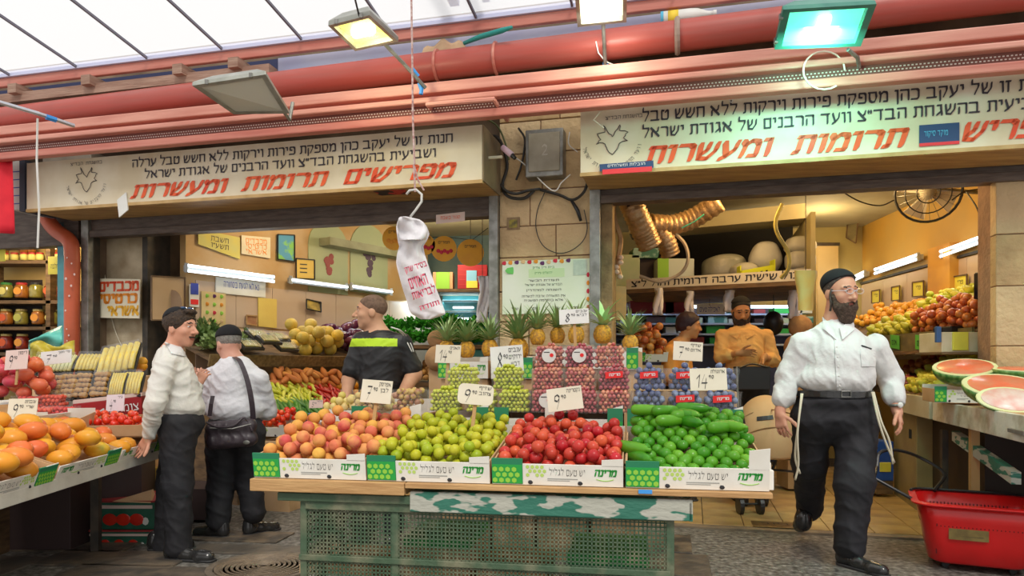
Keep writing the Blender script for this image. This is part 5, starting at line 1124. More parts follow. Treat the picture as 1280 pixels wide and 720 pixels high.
# shelves and goods under the loft
cc = thing('cold_cabinet', 'long cold cabinet with bluish light under the storage loft', 'refrigerator', (1.9, 9.0, 0))
m_cold = M('blue_dark_cabinet', (.05, .07, .16), (.1, .12, .25), 3, .4)
MB().obox((1.25, 9.1, 0), (2.3, 0, 0), (0, .5, 0), Z*1.98).build('body', m_cold, cc)
for y in (394, 406, 419, 432): MB().obox((1.25, 8.8, CH-(y-HY)/FPX*8.8), (2.3, 0, 0), (0, .35, 0), Z*.022).build('shelf', M('cold_shelf', (.45, .55, .7), metal=.3), cc)
for k in range(3): MB().obox((1.3+k*.78, 8.72, 1.93), (.6, 0, 0), (0, .05, 0), Z*.03).build('light_strip', EM('cold_tube', (.6, .75, 1), 5), cc)
for k in range(4): MB().obox((1.25+k*.76, 8.82, 0), (.025, 0, 0), (0, .03, 0), Z*1.98).build('post', M('cold_post', (.3, .35, .45)), cc)
rr = random.Random(11); cm = ['teal_box', 'dark_red_packet', 'pale_green_box', 'white_blue_box', 'green_print', 'dark_box']
for k in range(34):
    row = k//9; y = (394, 406, 419, 432)[min(3, row)]; px = 778+(k % 9)*27+rr.uniform(-3, 3); Y = 8.82; w_ = rr.uniform(.14, .24); zb = CH-(y-HY)/FPX*8.8+.023
    o = MB().obox(((px-640)/FPX*Y, Y, zb), (w_, 0, 0), (0, .2, 0), Z*min(.09, rr.uniform(.05, .09))).build('food_packet', MC[rr.choice(cm)], bevel=.006); tag(o, 'small packet or tub on a shelf of the long cold cabinet', 'packet', 'packets in the long cold cabinet')
for k, (px, py, w_, h_) in enumerate(((788,390,.5,.13),(832,390,.3,.13))):
    o = MB().obox(P(px, py, 8.3), (w_, 0, 0), (0, .3, 0), Z*h_).build('tote_box', M('dark_magenta', (.22, .02, .05), (.3, .04, .08), 5)); tag(o, ('wide dark red box above the cold cabinet shelves, left','narrow dark red box above the cold cabinet shelves')[k], 'box')
t = thing('hanging_card', 'white card with blue handwriting hanging under the loft', 'card', P(887, 393, 7.9)); MB().obox(P(871,393,7.9), (.31, 0, 0), (0, .01, 0), Z*.115).build('sheet', m_white, t); text(HEB('לאכילה טעים'), P(887,387,7.9)-Vector((0,.003,0)), (1,0,0), Z, m_blueink, t, w=.22, h=.05)
for k, (px, y0, y1, w_) in enumerate(((823,366,394,11),(862,370,392,10),(912,366,390,14),(992,366,398,13))):
    o = MB().grid(lambda a, b: P(px+w_*(a-.5)*(.6+.5*b)+math.sin(6*b+k), y0-6+(y1-y0+6)*b, 7.0+.03*math.sin(7*a+5*b)), 6, 8).build('hanging_bag', m_bag, smooth=True, solid=.03); tag(o, ('leftmost','second','third','rightmost')[k]+' of four white plastic bags hanging below the lettered strip', 'bag')
lump(967, 404, 7.4, .1, .1, .12, m_black, 'round black bag hanging right of the bearded vendor', 'bag', 'black_bag', 8)
# fruit just behind the plums
fr = Fr(P(797, 452, 6.3), (1,0,0), (0,1,0), .45); t = crate('crate of apples seen between the rightmost pineapple and the woman', fr, .26, .3, .08, logo=False)
heap('apple', me_app, .037, Fr(fr.p(0,0,.02), fr.a, fr.b), .26, .5, 38, lambda x, y: 0, 'small red-yellow apple in the crate beside the woman', 'apple', 'apples beside the woman', 35)
o = MB().obox(P(795,455,6.3)-Z*1.21, (.24,0,0), (0,.35,0), Z*1.2).build('carton_stack', MC['brown_carton']); tag(o, 'brown carton stack below the crate of apples', 'box')
# yellow paper roll hanging, cupboard, wall items
o = MB().grid(lambda a, b: P(1007+(9+5*(1-b))*math.cos(6.283*a)*(1+.08*math.sin(13*a+7*b)), 338+50*b, 5.6+.07*math.sin(6.283*a)), 20, 10).build('yellow_bag', M('yellow_plastic_bag', (.85, .52, .12), (.8, .6, .2), 7, .5, .3), smooth=True, sub=1); tag(o, 'crumpled yellow plastic bag hanging behind the walking man', 'bag')
t = thing('wall_cupboard', 'narrow cream wall cupboard with a dark top right of the loft', 'cupboard', P(1035, 350, 9.0)); bx(0, 1020, 1048, 9.2, 307, 440, .3, t, 'body', M('cupboard_cream', (.68, .52, .25), (.6, .45, .2), 3)); bx(0, 1019, 1050, 9.18, 303, 307, .33, t, 'top', m_iron); bx(0, 1022, 1046, 9.19, 311, 436, .02, t, 'door', M('cupboard_cream', (1,1,1)))
t, r, u, n, at = flat('dark upright picture on the olive wall above the walking man', 'picture', 'wall_picture', [P(1061,262,9.3), P(1075,251,9.2), P(1070,304,9.2), P(1058,297,9.3)], M('dark_picture', (.12, .1, .05), (.3, .24, .1), 6), frame=MC['dark_wood'])
for k, (a, b, lab) in enumerate((((1180,317),(1230,299),'nearest double tube lamp on the amber wall'),((1097,339),(1150,321),'middle double tube lamp on the amber wall'),((1068,349),(1083,342),'far tube lamp behind the head of the walking man'))):
    tubelamp(lab, wB(*b, .08), wB(*a, .08), BN, 2, 3)
def qb(x0, x1, a, b, c, d, off=.05): return [wB(x0, a, off), wB(x1, b, off), wB(x1, c, off), wB(x0, d, off)]
for k, q in enumerate(((1090,1100,364,362,378,379),(1115,1125,359,357,375,376),(1141,1155,353,351,370,371),(1192,1209,346,343,364,366))):
    t, r, u, n, at = flat(('farthest','second farthest','second nearest','nearest')[k]+' small yellow framed card on the amber wall', 'card', 'framed_card', qb(*q), m_yellow, 'yellow framed cards', frame=MC['dark_wood'])
    text(HEB('פרי'), at(.5,.4), r, u, m_ink, t, w=.1, h=.04)
# fan
t = thing('wall_fan', 'large white wall fan in a round wire guard high in the right shop', 'fan', P(1160, 240, 6.4)); c = P(1160, 240, 6.4); fn_ = Vector((-.45, -.85, -.25)).normalized(); e1 = fn_.orthogonal().normalized(); e2 = fn_.cross(e1)
ring = lambda rad, off: [c+fn_*off+(e1*math.cos(2*math.pi*k/28)+e2*math.sin(2*math.pi*k/28))*rad for k in range(28)]
for rad, off in ((.26, 0), (.26, .03), (.18, .07), (.09, .09)): MB().tube(ring(rad, off), .006 if rad < .25 else .011, 5, closed=True).build('guard_ring', m_black, t)
for k in range(20): a = 2*math.pi*k/20; dr = e1*math.cos(a)+e2*math.sin(a); MB().tube([c+fn_*.095+dr*.03, c+fn_*.075+dr*.17, c+fn_*.01+dr*.26], .0022, 4).build('guard_wire', m_steel, t)
for k in range(4):
    a = 2*math.pi*k/4+.4; dr = e1*math.cos(a)+e2*math.sin(a); tn = fn_.cross(dr); MB().add([c+dr*.05-tn*.03, c+dr*.23-tn*.10+fn_*.03, c+dr*.23+tn*.09-fn_*.03, c+dr*.05+tn*.03], [(0,1,2,3)]).build('blade', M('fan_blade', (.7, .62, .5)), t, solid=.006)
MB().ball(c, .07, 14, 8).build('motor', M('fan_grey', (.5, .45, .35)), t, smooth=True); MB().tube([c, c-fn_*.2+Z*.02, Vector((B0.x+.1, c.y+.25, c.z+.05))], .02, 6).build('arm', m_steel, t)
for k, pts in enumerate((((1190,250,6.0),(1205,240,6.0),(1225,236,6.0)),((1208,240,5.8),(1222,262,5.7),(1228,290,5.7),(1226,325,5.7)),((1050,238,6.2),(1075,252,6.2),(1100,257,6.2),(1118,250,6.2)))):
    cord(('dark wire running right from the wall fan','dark wire hanging at the right end of the amber wall','thin dark wire sagging left of the wall fan')[k], curve([P(*p) for p in pts]), .006, m_cab, 'wire')
# ---- produce along the amber wall
CO = Vector((1.63, 0, 0)); CD = Vector((.29, 1, 0)).normalized(); CN = Vector((-CD.y, CD.x, 0))      # counter side line X = 1.63 + .29 Y, CN points into the room
def Cp(Y, off=0., z=0.): return Vector((1.63+.29*Y, Y, z))+CN*off
ps = thing('produce_stand', 'two-tier wooden produce stand along the amber wall', 'stand', B0+BN*.5+BD*2)
g1 = Fr(B0+BN*.68+BD*.95+Z*1.50, BD, -BN, math.radians(33)); g0 = Fr(Cp(5.5, -.03, .965), CD, -CN, math.radians(29))
g1.box(MB(), -.2, 3.1, 0, .74, -.03, 0).build('upper_shelf', m_shelf, ps); g0.box(MB(), 0, 3.0, 0, .8, -.02, 0).build('lower_shelf', m_shelf, ps)
MB().obox(B0+BN*.69+BD*.75+Z*1.36, BD*3.2, BN*.02, Z*.17).build('front_board', M('olive_board', (.2, .16, .06), (.12, .1, .04), 8), ps)
MB().obox(B0+BN*.8+BD*.75+Z*1.33, BD*3.2, BN*-.2, Z*.03).build('edge_strip', MC['dark_shelf_wood'], ps)
def uB(px, off=.6): p = onB(px, off); return (p-B0).dot(BD)-.95
H1('apple', me_app, .037, -.15, uB(1150), .0, .40, 120, 'dark red apple on the near front of the upper right shelf', 'apple', 'dark red apples on the upper right shelf', 41, fr=g1)
H1('pear', me_pear, .037, .1, uB(1118), .36, .72, 110, 'yellow-green pear on the upper right shelf', 'pear', 'pears on the upper right shelf', 42, fr=g1, rot=al(g1, 1.5))
H1('pear', me_pear, .037, uB(1150), uB(1092), .0, .34, 60, 'yellow-green pear on the upper right shelf', 'pear', 'pears on the upper right shelf', 45, fr=g1, rot=al(g1, 1.5))
H1('orange', me_or, .038, uB(1122), 3.0, .30, .74, 90, 'orange at the far end of the upper right shelf', 'orange', 'oranges on the upper right shelf', 43, fr=g1)
H1('apple', me_app, .037, 1.3, 2.6, .3, .75, 70, 'dark red apple at the back of the lower right shelf', 'apple', 'dark red apples on the lower right shelf', 44, fr=g0)
H1('pear', me_pear, .034, .1, 1.5, .22, .75, 130, 'yellow-green pear on the lower right shelf', 'pear', 'pears on the lower right shelf', 46, fr=g0, rot=al(g0, 1.5))
H1('pear', me_pear, .034, .0, 1.15, .02, .24, 44, 'yellow-green pear on the lower right shelf', 'pear', 'pears on the lower right shelf', 47, fr=g0, rot=al(g0, 1.5))
for k in range(9):
    punnet(('grapes','grapes','red_grapes')[k % 3], 0, 0, 0, 'clear punnet on the front of the lower right shelf, '+('first','second','third','fourth','fifth','sixth','seventh','eighth','ninth')[k]+' from the far end', 'punnets on the lower right shelf', k=k)
    t = [o for o in bpy.data.objects if o.name.startswith('fruit_punnet')][-1] if False else bpy.data.objects['fruit_punnet.%03d' % (len([o for o in bpy.data.objects if o.name.startswith('fruit_punnet')])-1)]
    t.location = g0.p(2.75-.18*k, .10, .01); t.rotation_euler = (0, 0, -1.3)
for k, (px, py) in enumerate(((1119,428),(1151,429))):
    p = P(px, py, 7.0 if k == 0 else 6.55); p = onB(px, .72); p.z = CH-(py-HY)/FPX*p.y; t = thing('price_card', ('far','near')[k]+' green price card on the board of the upper right shelf', 'price card', p); MB().obox(p-BD*.09-Z*.07, BD*.18+Z*.02, BN*.006, Z*.13).build('card', M('green_card', (.12, .5, .06)), t)
    text(HEB('אגס'), p+BN*.008, -BD, Z, m_ink, t, w=.1, h=.05)
# television, box shelf at the pier
t = thing('television', 'black flat television seen edge-on before the right pier', 'television', P(1226, 415, 5.9)); o = P(1218, 412, 5.95)
MB().obox(o, (.035, .0, 0), Vector((.05, -.30, 0)), Z*.47).build('panel', m_black, t, bevel=.006); MB().obox(o+Vector((-.004, 0, .01)), (.004, 0, 0), Vector((.05, -.30, 0)), Z*.45).build('screen', M('dark_screen', (.01, .01, .02), rough=.1), t)
MB().obox(P(1188,415,5.9), (.33, 0, 0), (0, .25, 0), Z*.05).build('stand', m_black, t, bevel=.01)
t = thing('goods_box', 'white and yellow box shelf under the television', 'box', P(1205, 440, 5.4)); bx(0, 1177, 1238, 5.4, 415, 440, .3, t, 'body', M('stained_white_box', (.72, .62, .45), (.6, .5, .3), 6)); bx(0, 1191, 1211, 5.39, 415, 438, .012, t, 'yellow_panel', m_yellow); bx(0, 1177, 1240, 5.36, 440, 443, .35, t, 'shelf_board', m_shelf); bx(0, 1171, 1177, 5.38, 408, 428, .03, t, 'blue_flap', M('blue_plastic', (.05, .12, .3)))
for k, (px, py) in enumerate(((1241,384),(1243,421),(1239,431))): o = MB().box(P(px, py, 5.2), (.05, .04, .05)).build('wall_socket', m_black, bevel=.006); tag(o, ('upper','middle','lower')[k]+' black socket on the right pier edge', 'socket')
cord('black cable running down the right pier edge past the sockets', curve([P(1243,380,5.18), P(1250,400,5.18), P(1252,430,5.18), P(1251,445,5.18)]), .008, m_black)
# ================================================================ JAR SHOP AT THE FAR LEFT
js = thing('jar_shelf', 'dark wooden shelving with jars in the far left shop', 'shelf', P(35, 600, 8.0))
JY = 7.9
for y in (326, 376, 409, 441, 470): MB().obox(P(-30, y, JY)-Z*.03, (1.10, 0, 0), (0, .3, 0), Z*.035).build('shelf', m_shelf, js)
for px in (-25, 57): MB().obox(P(px, 600, JY), (.05, 0, 0), (0, .3, 0), Z*(P(px,290,JY).z-P(px,600,JY).z)).build('post', m_shelf, js)
MB().obox(P(-30, 470, JY+.32), (1.1, 0, 0), (0, .03, 0), Z*(P(0,345,JY).z-P(0,470,JY).z)).build('back_board', M('dark_board_and_shade', (.03, .018, .012)), js)
def jar(px, py, r, h, cont, lid, lab, label, grp):
    p = P(px, py, JY+.12); t = thing('glass_jar', label, 'jar', p, grp)
    MB().lathe([(r*.9,.004),(r,.02),(r,h*.75),(r*.8,h*.88)], 14, p).build('contents', cont, t, smooth=True)
    MB().lathe([(r*.78,h*.87),(r*.8,h*.88),(r*.8,h),(r*.7,h+.004)], 14, p).build('lid', lid, t)
    if lab: MB().lathe([(r*.62,0),(r*.62,.004)], 14, p+Vector((0,-r-.004,h*.45)), Matrix.Rotation(math.pi/2,3,'X')).build('label', lab, t)
mj = [M('amber_contents', (.45,.16,.02), (.3,.1,.02), 20, .1, coat=1), M('olive_contents', (.22,.2,.03), (.3,.26,.05), 20, .1, coat=1), M('red_contents', (.4,.04,.02), (.25,.03,.02), 20, .1, coat=1)]
ml = [M('red_label2', (.75,.12,.03)), M('orange_label', (.85,.35,.05)), M('olive_label', (.5,.5,.1)), M('yellow_label2', (.8,.7,.2))]
mlid = [M('green_lid', (.05,.25,.05)), M('red_lid', (.5,.03,.03)), M('black_lid', (.03,.03,.03)), M('gold_lid', (.6,.45,.15))]
for row, (py, items) in enumerate(((374,((8,1,0,3),(27,0,1,1),(45,1,2,None),(64,2,1,0))),(407,((8,0,3,0),(27,1,3,2),(48,0,3,1),(66,1,3,3))),(438,((8,2,3,0),(28,2,3,1))))):
    for k, (px, c, l, lb) in enumerate(items):
        jar(px, py-1, .068, .17, mj[c], mlid[l], ml[lb] if lb is not None else None, f'large glass jar, {("leftmost","second","third","fourth")[k]} on the {("upper","middle","lower")[row]} shelf of the far left shop', 'large jars in the far left shop')
kk = 0
for px in (6, 18, 30, 40, 50, 62, 71):
    for lv in range(3 if px in (30, 40, 62, 71) else 2 if px == 6 else 1):
        p = P(px, 325, JY+.12)+Z*.085*lv; t = thing('honey_jar', 'small red-lidded honey jar stacked on the top shelf of the far left shop', 'jar', p, 'small honey jars')
        MB().lathe([(.040,.0),(.042,.055),(.036,.062)], 10, p).build('contents', ml[3] if lv % 2 == 0 else mj[0], t, smooth=True); MB().lathe([(.037,.062),(.037,.080)], 10, p).build('lid', mlid[1], t)
o = MB().obox(P(60,343,7.3), U*.13, V*.01, Z*.18).build('yellow_card', m_yellow); tag(o, 'yellow-green card hanging below the honey jars', 'card'); text(HEB('חלבה'), P(68,333,7.28), U, Z, m_ink, o, w=.09, h=.04)
o = MB().obox(P(-6,327,7.2), U*.12, V*.01, Z*.12).build('yellow_tag', m_yellow); tag(o, 'bright yellow tag at the left edge under the red cloth', 'card')
m_turq = M('turquoise_bag', (.12, .58, .48), (.2, .68, .58), 6, .35, .4, bscale=9)
o = MB().grid(lambda a, b: P(36+42*a, 437-(30*b)*(.35+.65*a)+4*math.sin(9*a)*(1-b), 6.3+.12*math.sin(3*a+4*b)), 14, 8).build('turquoise_bag', m_turq, smooth=True, solid=.01); tag(o, 'turquoise plastic bag behind the sliced fruit trays', 'bag')
o = MB().grid(lambda a, b: P(38+55*a, 452-(22+4*math.sin(8*a))*b, 5.75+.06*math.sin(9*a+5*b)), 14, 6).build('yellow_sheet', M('yellow_plastic', (.7, .6, .08), (.6, .48, .05), 6, .4, .4), smooth=True, solid=.01); tag(o, 'crumpled yellow plastic sheet below the turquoise bag', 'plastic sheet')
# ================================================================ LEFT FRUIT STALL
# its edge runs from (-2.19, 2.9) back to (-2.38, 5.0)
LA = Vector((-2.19, 2.85, 0)); LB = Vector((-2.375, 4.92, 0)); LD = (LB-LA).normalized(); LN = Vector((-LD.y, LD.x, 0)); LL = (LB-LA).length     # LN points left, away from the aisle
ls = thing('fruit_stall', 'long white-edged stall with mangoes at the left of the picture', 'stand', LA+LN*.7+LD)
TL = math.radians(20)
lf = Fr(LA+Z*.652, LD, LN, TL)
MB().obox(LA+Z*.60, LD*LL, LN*.03, Z*.065).build('edge_board', M('worn_white_edge', (.72,.7,.62), (.6,.58,.5), 8, .5, .2), ls, bevel=.004)
lf.box(MB(), 0, LL, .0, .95, -.02, .0).build('table_board', m_wood, ls)
for t0 in (.1, 1.9):
    for off in (.35, 1.2): MB().obox(LA+LD*t0+LN*off, LD*.05, LN*.05, Z*.64).build('leg', m_iron, ls)
MB().obox(LA+LD*0+LN*.95, LD*LL, LN*.06, Z*.95).build('back_board', m_shelf, ls)
# three mango crates in a row along the edge
for k in range(3):
    w = .66; fr = Fr(LA+LD*(.02+k*.69)+Z*.655+LN*.01, LD, LN, TL)
    crate('green and white crate of mangoes on the left stall, '+('nearest the camera','middle one','far one by the dark-haired man')[k], fr, w, .52, .085, mir=True)
    if k < 2: heap('mango', me_mango, .054, fr, w-.02, .5, 25 if k == 0 else 21, lambda x, y: .02+.05*y, 'yellow-orange mango in the crates on the left stall', 'mango', 'mangoes on the left stall', 60+k, rotf=lambda x, y: Euler((math.pi/2+R.uniform(-.3,.3), R.uniform(-.3,.3), R.uniform(.6, 2.2))), x0=.01)
    else:
        heap('mango', me_mango, .047, fr, .26, .5, 9, lambda x, y: .02, 'yellow-orange mango in the crates on the left stall', 'mango', 'mangoes on the left stall', 63, rotf=lambda x, y: Euler((math.pi/2, 0, R.uniform(.6, 2.2))))
# tomatoes in brown cartons further back
fr = Fr(P(101, 546, 4.5), (1, .25, 0), (-.25, 1, 0), .14)
tc = thing('tomato_carton', 'brown carton of loose tomatoes below the red box', 'box', fr.p(.25, .2, 0)); 
fr.box(MB(), 0, .62, 0, .32, -.01, 0).build('base', m_cartin, tc); fr.box(MB(), 0, .62, -.008, 0, 0, .07).build('front_panel', m_cartin, tc); fr.box(MB(), -.008, 0, 0, .32, 0, .07).build('side_panel', m_cartin, tc); fr.box(MB(), .62, .628, 0, .32, 0, .08).build('side_panel', m_cartin, tc); fr.box(MB(), 0, .62, .32, .33, 0, .07).build('back_panel', m_cartin, tc)
heap('tomato', me_tom, .0275, fr, .62, .32, 74, lambda x, y: .01+.04*y, 'small red tomato in the brown carton left of the dark-haired man', 'tomato', 'tomatoes in the brown carton', 66)
# stepped bases (cartons) carrying the upper rows
def base_box(px0, px1, pyt, Y, d, label, m=m_cartin, name='carton_stack'):
    p = P(px0, pyt, Y); q = P(px1, pyt, Y); o = MB().obox((p.x, Y, 0), (q.x-p.x, 0, 0), (0, d, 0), Z*p.z).build(name, m, bevel=.004); return tag(o, label, 'box')
t = thing('red_box', 'dark red printed box under the ginger trays on the left stall', 'box', P(132, 532, 4.95)); o_ = P(91, 534, 4.95); e = P(177, 523, 5.15)-o_
MB().obox(o_, e, (-.1, .35, 0), Z*.16).build('body', M('dark_red_carton', (.42, .01, .015), (.3, .01, .015), 5, .4), t, bevel=.004); MB().obox(o_+Z*.16, e, (-.1, .36, 0), Z*.025).build('lid', m_pink, t)
text('717L', o_+e*.42+Z*.07-Vector((0,.01,0)), e, Z, m_whiteink, t, w=.20, h=.07, off=.004); text(HEB('צומת'), o_+e*.8+Z*.09-Vector((0,.01,0)), e, Z, m_whiteink, t, w=.14, h=.05, off=.004)
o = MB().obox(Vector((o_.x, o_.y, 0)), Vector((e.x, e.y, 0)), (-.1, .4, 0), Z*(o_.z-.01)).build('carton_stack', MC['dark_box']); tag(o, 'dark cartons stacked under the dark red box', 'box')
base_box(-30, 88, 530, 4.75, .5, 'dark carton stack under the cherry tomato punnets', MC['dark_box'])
base_box(-40, 60, 503, 5.0, .5, 'pale carton stack under the dragon fruit', m_carton)
base_box(40, 178, 470, 5.42, .4, 'brown carton stack under the sliced fruit trays')
# ginger, sliced fruit and corn in wrapped trays
m_ginger = M('ginger_skin', (.55, .33, .12), (.42, .24, .08), 25, .7, .2); m_slice = M('pale_melon_slice', (.78, .7, .25), (.7, .72, .4), 10, .4); m_corn = M('yellow_corn', (.85, .62, .06), (.8, .68, .2), 40, .4, .2)
def wtray(px, py, Y, w, d, tilt, what, label, roll=0., sc=1.):
    fr = Fr(P(px, py, Y), Vector((math.cos(roll), math.sin(roll)*.3, math.sin(roll)*.6)), (-.15, 1, 0), tilt); t = thing('wrapped_tray', label, 'tray', fr.p(0, d/2, 0), 'wrapped trays on the left stall')
    fr.box(MB(), -w/2, w/2, 0, d, 0, .02).build('tray', m_tray, t); rr = random.Random(px*7+py); mb = MB()
    if what == 'ginger':
        for i in range(3):
            for j in range(5): c = fr.p(-w/2+w*(i+.5)/3+rr.uniform(-.008,.008), d*(j+.5)/5, .035); mb.ball(c, .024*rr.uniform(.8, 1.2), 8, 5, rot=Matrix.Rotation(rr.uniform(0, 3), 3, 'Z'), sc=(1.25, .8, .8))
        mb.build('ginger', m_ginger, t, smooth=True, kind='stuff')
    else:
        n = 6
        for i in range(n): mb.tube([fr.p(-w/2+w*(i+.5)/n, .012, .035), fr.p(-w/2+w*(i+.5)/n, d/2, .045), fr.p(-w/2+w*(i+.5)/n, d-.012, .035)], w/n*.48, 7)
        mb.build('slices' if what == 'slice' else 'corn', m_slice if what == 'slice' else m_corn, t, smooth=True, kind='stuff')
    fr.box(MB(), -w/2-.002, w/2+.002, -.002, d+.002, .062, .063).build('film', m_film, t)
for k, px in enumerate((66, 84, 103, 124)): wtray(px, 503-k*1.5, 4.98+.03*k, .10, .2, 1.0, 'ginger', 'wrapped tray of ginger roots, '+('leftmost','second','third','rightmost')[k]+' in its row')
wtray(146, 498, 5.1, .10, .2, 1.0, 'corn', 'wrapped yellow tray right of the ginger trays'); wtray(165, 497, 5.15, .13, .2, 1.0, 'corn', 'wrapped yellow tray farthest right in the ginger row')
wtray(53, 470, 5.3, .12, .18, .9, 'slice', 'wrapped tray of pale sliced fruit, leftmost of the back row'); wtray(76, 469, 5.3, .17, .18, .8, 'slice', 'wrapped tray of pale sliced fruit under the white folded card'); wtray(108, 468, 5.32, .16, .18, .8, 'corn', 'wrapped tray of yellow sliced fruit in the middle of the back row')
wtray(146, 470, 5.28, .27, .26, .95, 'corn', 'large tilted tray of yellow corn cobs at the right end of the back row', roll=.35)
for k in range(4): put('orange', me_or, 'orange peeping out right of the tray of corn cobs', 'orange', 'oranges behind the corn tray', P(170+(k % 2)*8, 452+6*(k//2), 5.5))
# dragon fruit, cherry tomatoes
m_drag = M('dragon_fruit_skin', (.70, .05, .13), (.62, .08, .08), 14, .4, rand=(.75, .2, .05)); me_dr = fruit_mesh('dragon_fruit', prof_round(.045, 0, 8, 1.35), m_drag, 10, lump=.05)
fr = Fr(P(-25, 505, 4.75), (1, .1, 0), (-.1, 1, 0), .35); heap('dragon_fruit', me_dr, .05, fr, .42, .34, 24, lambda x, y: 0, 'pink-red dragon fruit at the left edge of the picture', 'dragon fruit', 'dragon fruit at the left edge', 70, rotf=lambda x, y: Euler((math.pi/2+R.uniform(-.3,.3), 0, R.uniform(.8, 2.2))))
m_cherry = vary('cherry_tomatoes', (.72, .02, .02), (.62, .015, .01), (.78, .1, .03), 30, .2); cl['cherry'] = [clump('cherry_tomatoes', PW-.012, PD-.012, PH*.8, .0145, m_cherry, .02, s) for s in (1,)]
for k, (px, py, Y) in enumerate(((20, 531, 4.55),(52, 529, 4.6),(77, 528, 4.65),(38, 514, 4.8),(66, 512, 4.85))):
    t = thing('tomato_punnet', 'clear punnet of cherry tomatoes on the left stall, '+('front row, left','front row, middle','front row, right','back row, left','back row, right')[k], 'punnet', P(px, py, Y), 'punnets of cherry tomatoes'); link('tray', me_tray, t); o = link('tomatoes', cl['cherry'][0], t); o['kind'] = 'stuff'; t.rotation_euler = (0, 0, .1)
fr = Fr(P(60, 545, 4.3), (1, .2, 0), (-.2, 1, 0), .1); crate('green and white crate under the cherry tomato punnets', fr, .16, .3, .1, mir=True, logo=False)
fr = Fr(P(-4, 552, 4.15), (1, .2, 0), (-.2, 1, 0), .1); crate('green and white crate behind the mangoes at the left edge', fr, .15, .3, .1, logo=False)
placard('pink price sign with a 9 at the far left above the dragon fruit', 5, 437, 36, 462, 4.7, .06, ('9','90'), ('רימון',), m=m_pink, stick=.1)
placard('folded white price card with a 7 on the sliced fruit trays', 49, 438, 91, 455, 5.1, .1, ('7','90'), ('פרי חתוך',), m=m_white)
placard('cream price sign with a 9 standing among the cherry tomatoes', 8, 498, 48, 523, 4.2, .03, ('9','90'), ('עגבניות','שרי'), stick=.12)
placard('small pink price sign with a 4 on the dark red box', 132, 493, 156, 514, 4.85, .05, ('4','90'), ('גיר',), m=M('pale_lilac_card', (.78,.68,.72)))
# cartons on the ground below the stall
def gbox(px0, px1, py0, py1, Y, d, label, side=.35):
    a = P(px0, py1, Y); b = P(px1, py0, Y); t = thing('tomato_box', label, 'box', ((a.x+b.x)/2, Y+d/2, a.z)); w = b.x-a.x; h = b.z-a.z
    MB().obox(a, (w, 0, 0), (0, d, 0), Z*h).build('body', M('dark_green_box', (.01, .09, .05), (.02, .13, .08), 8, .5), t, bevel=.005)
    MB().obox(a+Z*h*.97+Vector((-.005, -.004, 0)), (w+.01, 0, 0), (0, d, 0), Z*.012).build('rim', M('dark_red_rim', (.35, .03, .03)), t)
    MB().obox(a+Vector((0, -.004, h*.75)), (w*.85, 0, 0), (0, .004, 0), Z*h*.12).build('lettering_band', m_pink, t)
    for k in range(3): MB().ball(a+Vector((w*(.22+.2*k), -.003, h*.36)), h*.24, 12, 6, sc=(1.1, .06, .9)).build('tomato_print', m_chili, t)
    MB().ball(a+Vector((w*.75, -.003, h*.3)), h*.12, 10, 4, sc=(1, .06, 1.2)).build('garlic_print', m_white, t)
    return t
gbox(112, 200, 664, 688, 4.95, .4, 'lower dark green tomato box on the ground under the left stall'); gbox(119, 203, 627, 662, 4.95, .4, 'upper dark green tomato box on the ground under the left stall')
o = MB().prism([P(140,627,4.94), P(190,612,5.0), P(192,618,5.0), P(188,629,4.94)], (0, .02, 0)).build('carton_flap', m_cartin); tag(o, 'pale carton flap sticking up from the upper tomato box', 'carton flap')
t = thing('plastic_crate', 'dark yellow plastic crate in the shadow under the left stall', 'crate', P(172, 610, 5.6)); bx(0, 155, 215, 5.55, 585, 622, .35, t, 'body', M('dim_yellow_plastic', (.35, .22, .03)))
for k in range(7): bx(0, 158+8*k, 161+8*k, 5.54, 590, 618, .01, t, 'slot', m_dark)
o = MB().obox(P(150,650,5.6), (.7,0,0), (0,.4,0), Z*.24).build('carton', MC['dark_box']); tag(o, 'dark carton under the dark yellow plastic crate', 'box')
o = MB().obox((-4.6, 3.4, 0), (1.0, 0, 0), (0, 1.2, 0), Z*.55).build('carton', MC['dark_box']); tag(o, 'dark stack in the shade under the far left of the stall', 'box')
put('tomato', me_tom, 'single red tomato lying in the shade under the left stall', 'tomato', None, P(70, 643, 5.0), sc=1.2)
for k, (a, b, c, d_, m) in enumerate(((244,263,634,659,'pale_green_box'),(292,304,620,650,'yellow_contents'))):
    pass
o = bx(0, 243, 263, 5.9, 634, 660, .2, None, 'carton', MC['olive_yellow_card']); tag(o, 'small yellow-green box on the ground between the two men', 'box')
# ================================================================ RIGHT COUNTER WITH MELONS
rc = thing('melon_counter', 'dark counter with chipped white side panels carrying the melons', 'counter', Cp(5.0, -.4))
m_chipw = M('chipped_white_paint', (.70, .68, .58), (.42, .36, .24), 7, .6, .3, det=8, lo=.42, hi=.66)
def cslab(Y0, Y1, off0, off1, z0, z1, name, m, **k): return MB().obox(Cp(Y0, off0, z0), Cp(Y1, off0)-Cp(Y0, off0), CN*(off1-off0), Z*(z1-z0)).build(name, m, rc, **k)
cslab(3.70, 5.43, 0, .03, .815, .96, 'side_panel', m_chipw, bevel=.004); cslab(5.44, 6.4, .02, .05, .82, .985, 'side_panel', M('white_metal_box', (.66, .62, .5), (.5, .44, .3), 3, .5), bevel=.004)
cslab(3.70, 6.4, -.95, .0, .93, .955, 'top_board', m_wood)
cslab(3.72, 4.82, -.9, -.55, 0, .81, 'under_shade', MC['dark_board_and_shade']); cslab(4.82, 6.0, -.9, -.12, 0, .81, 'under_shade', MC['dark_board_and_shade']); cslab(6.0, 6.78, -.4, .0, .0, .82, 'cabinet', M('khaki_cabinet', (.34, .27, .12), (.26, .2, .09), 4, .5), bevel=.006)  # near-black blocks: painted shade filling the open space under the counter
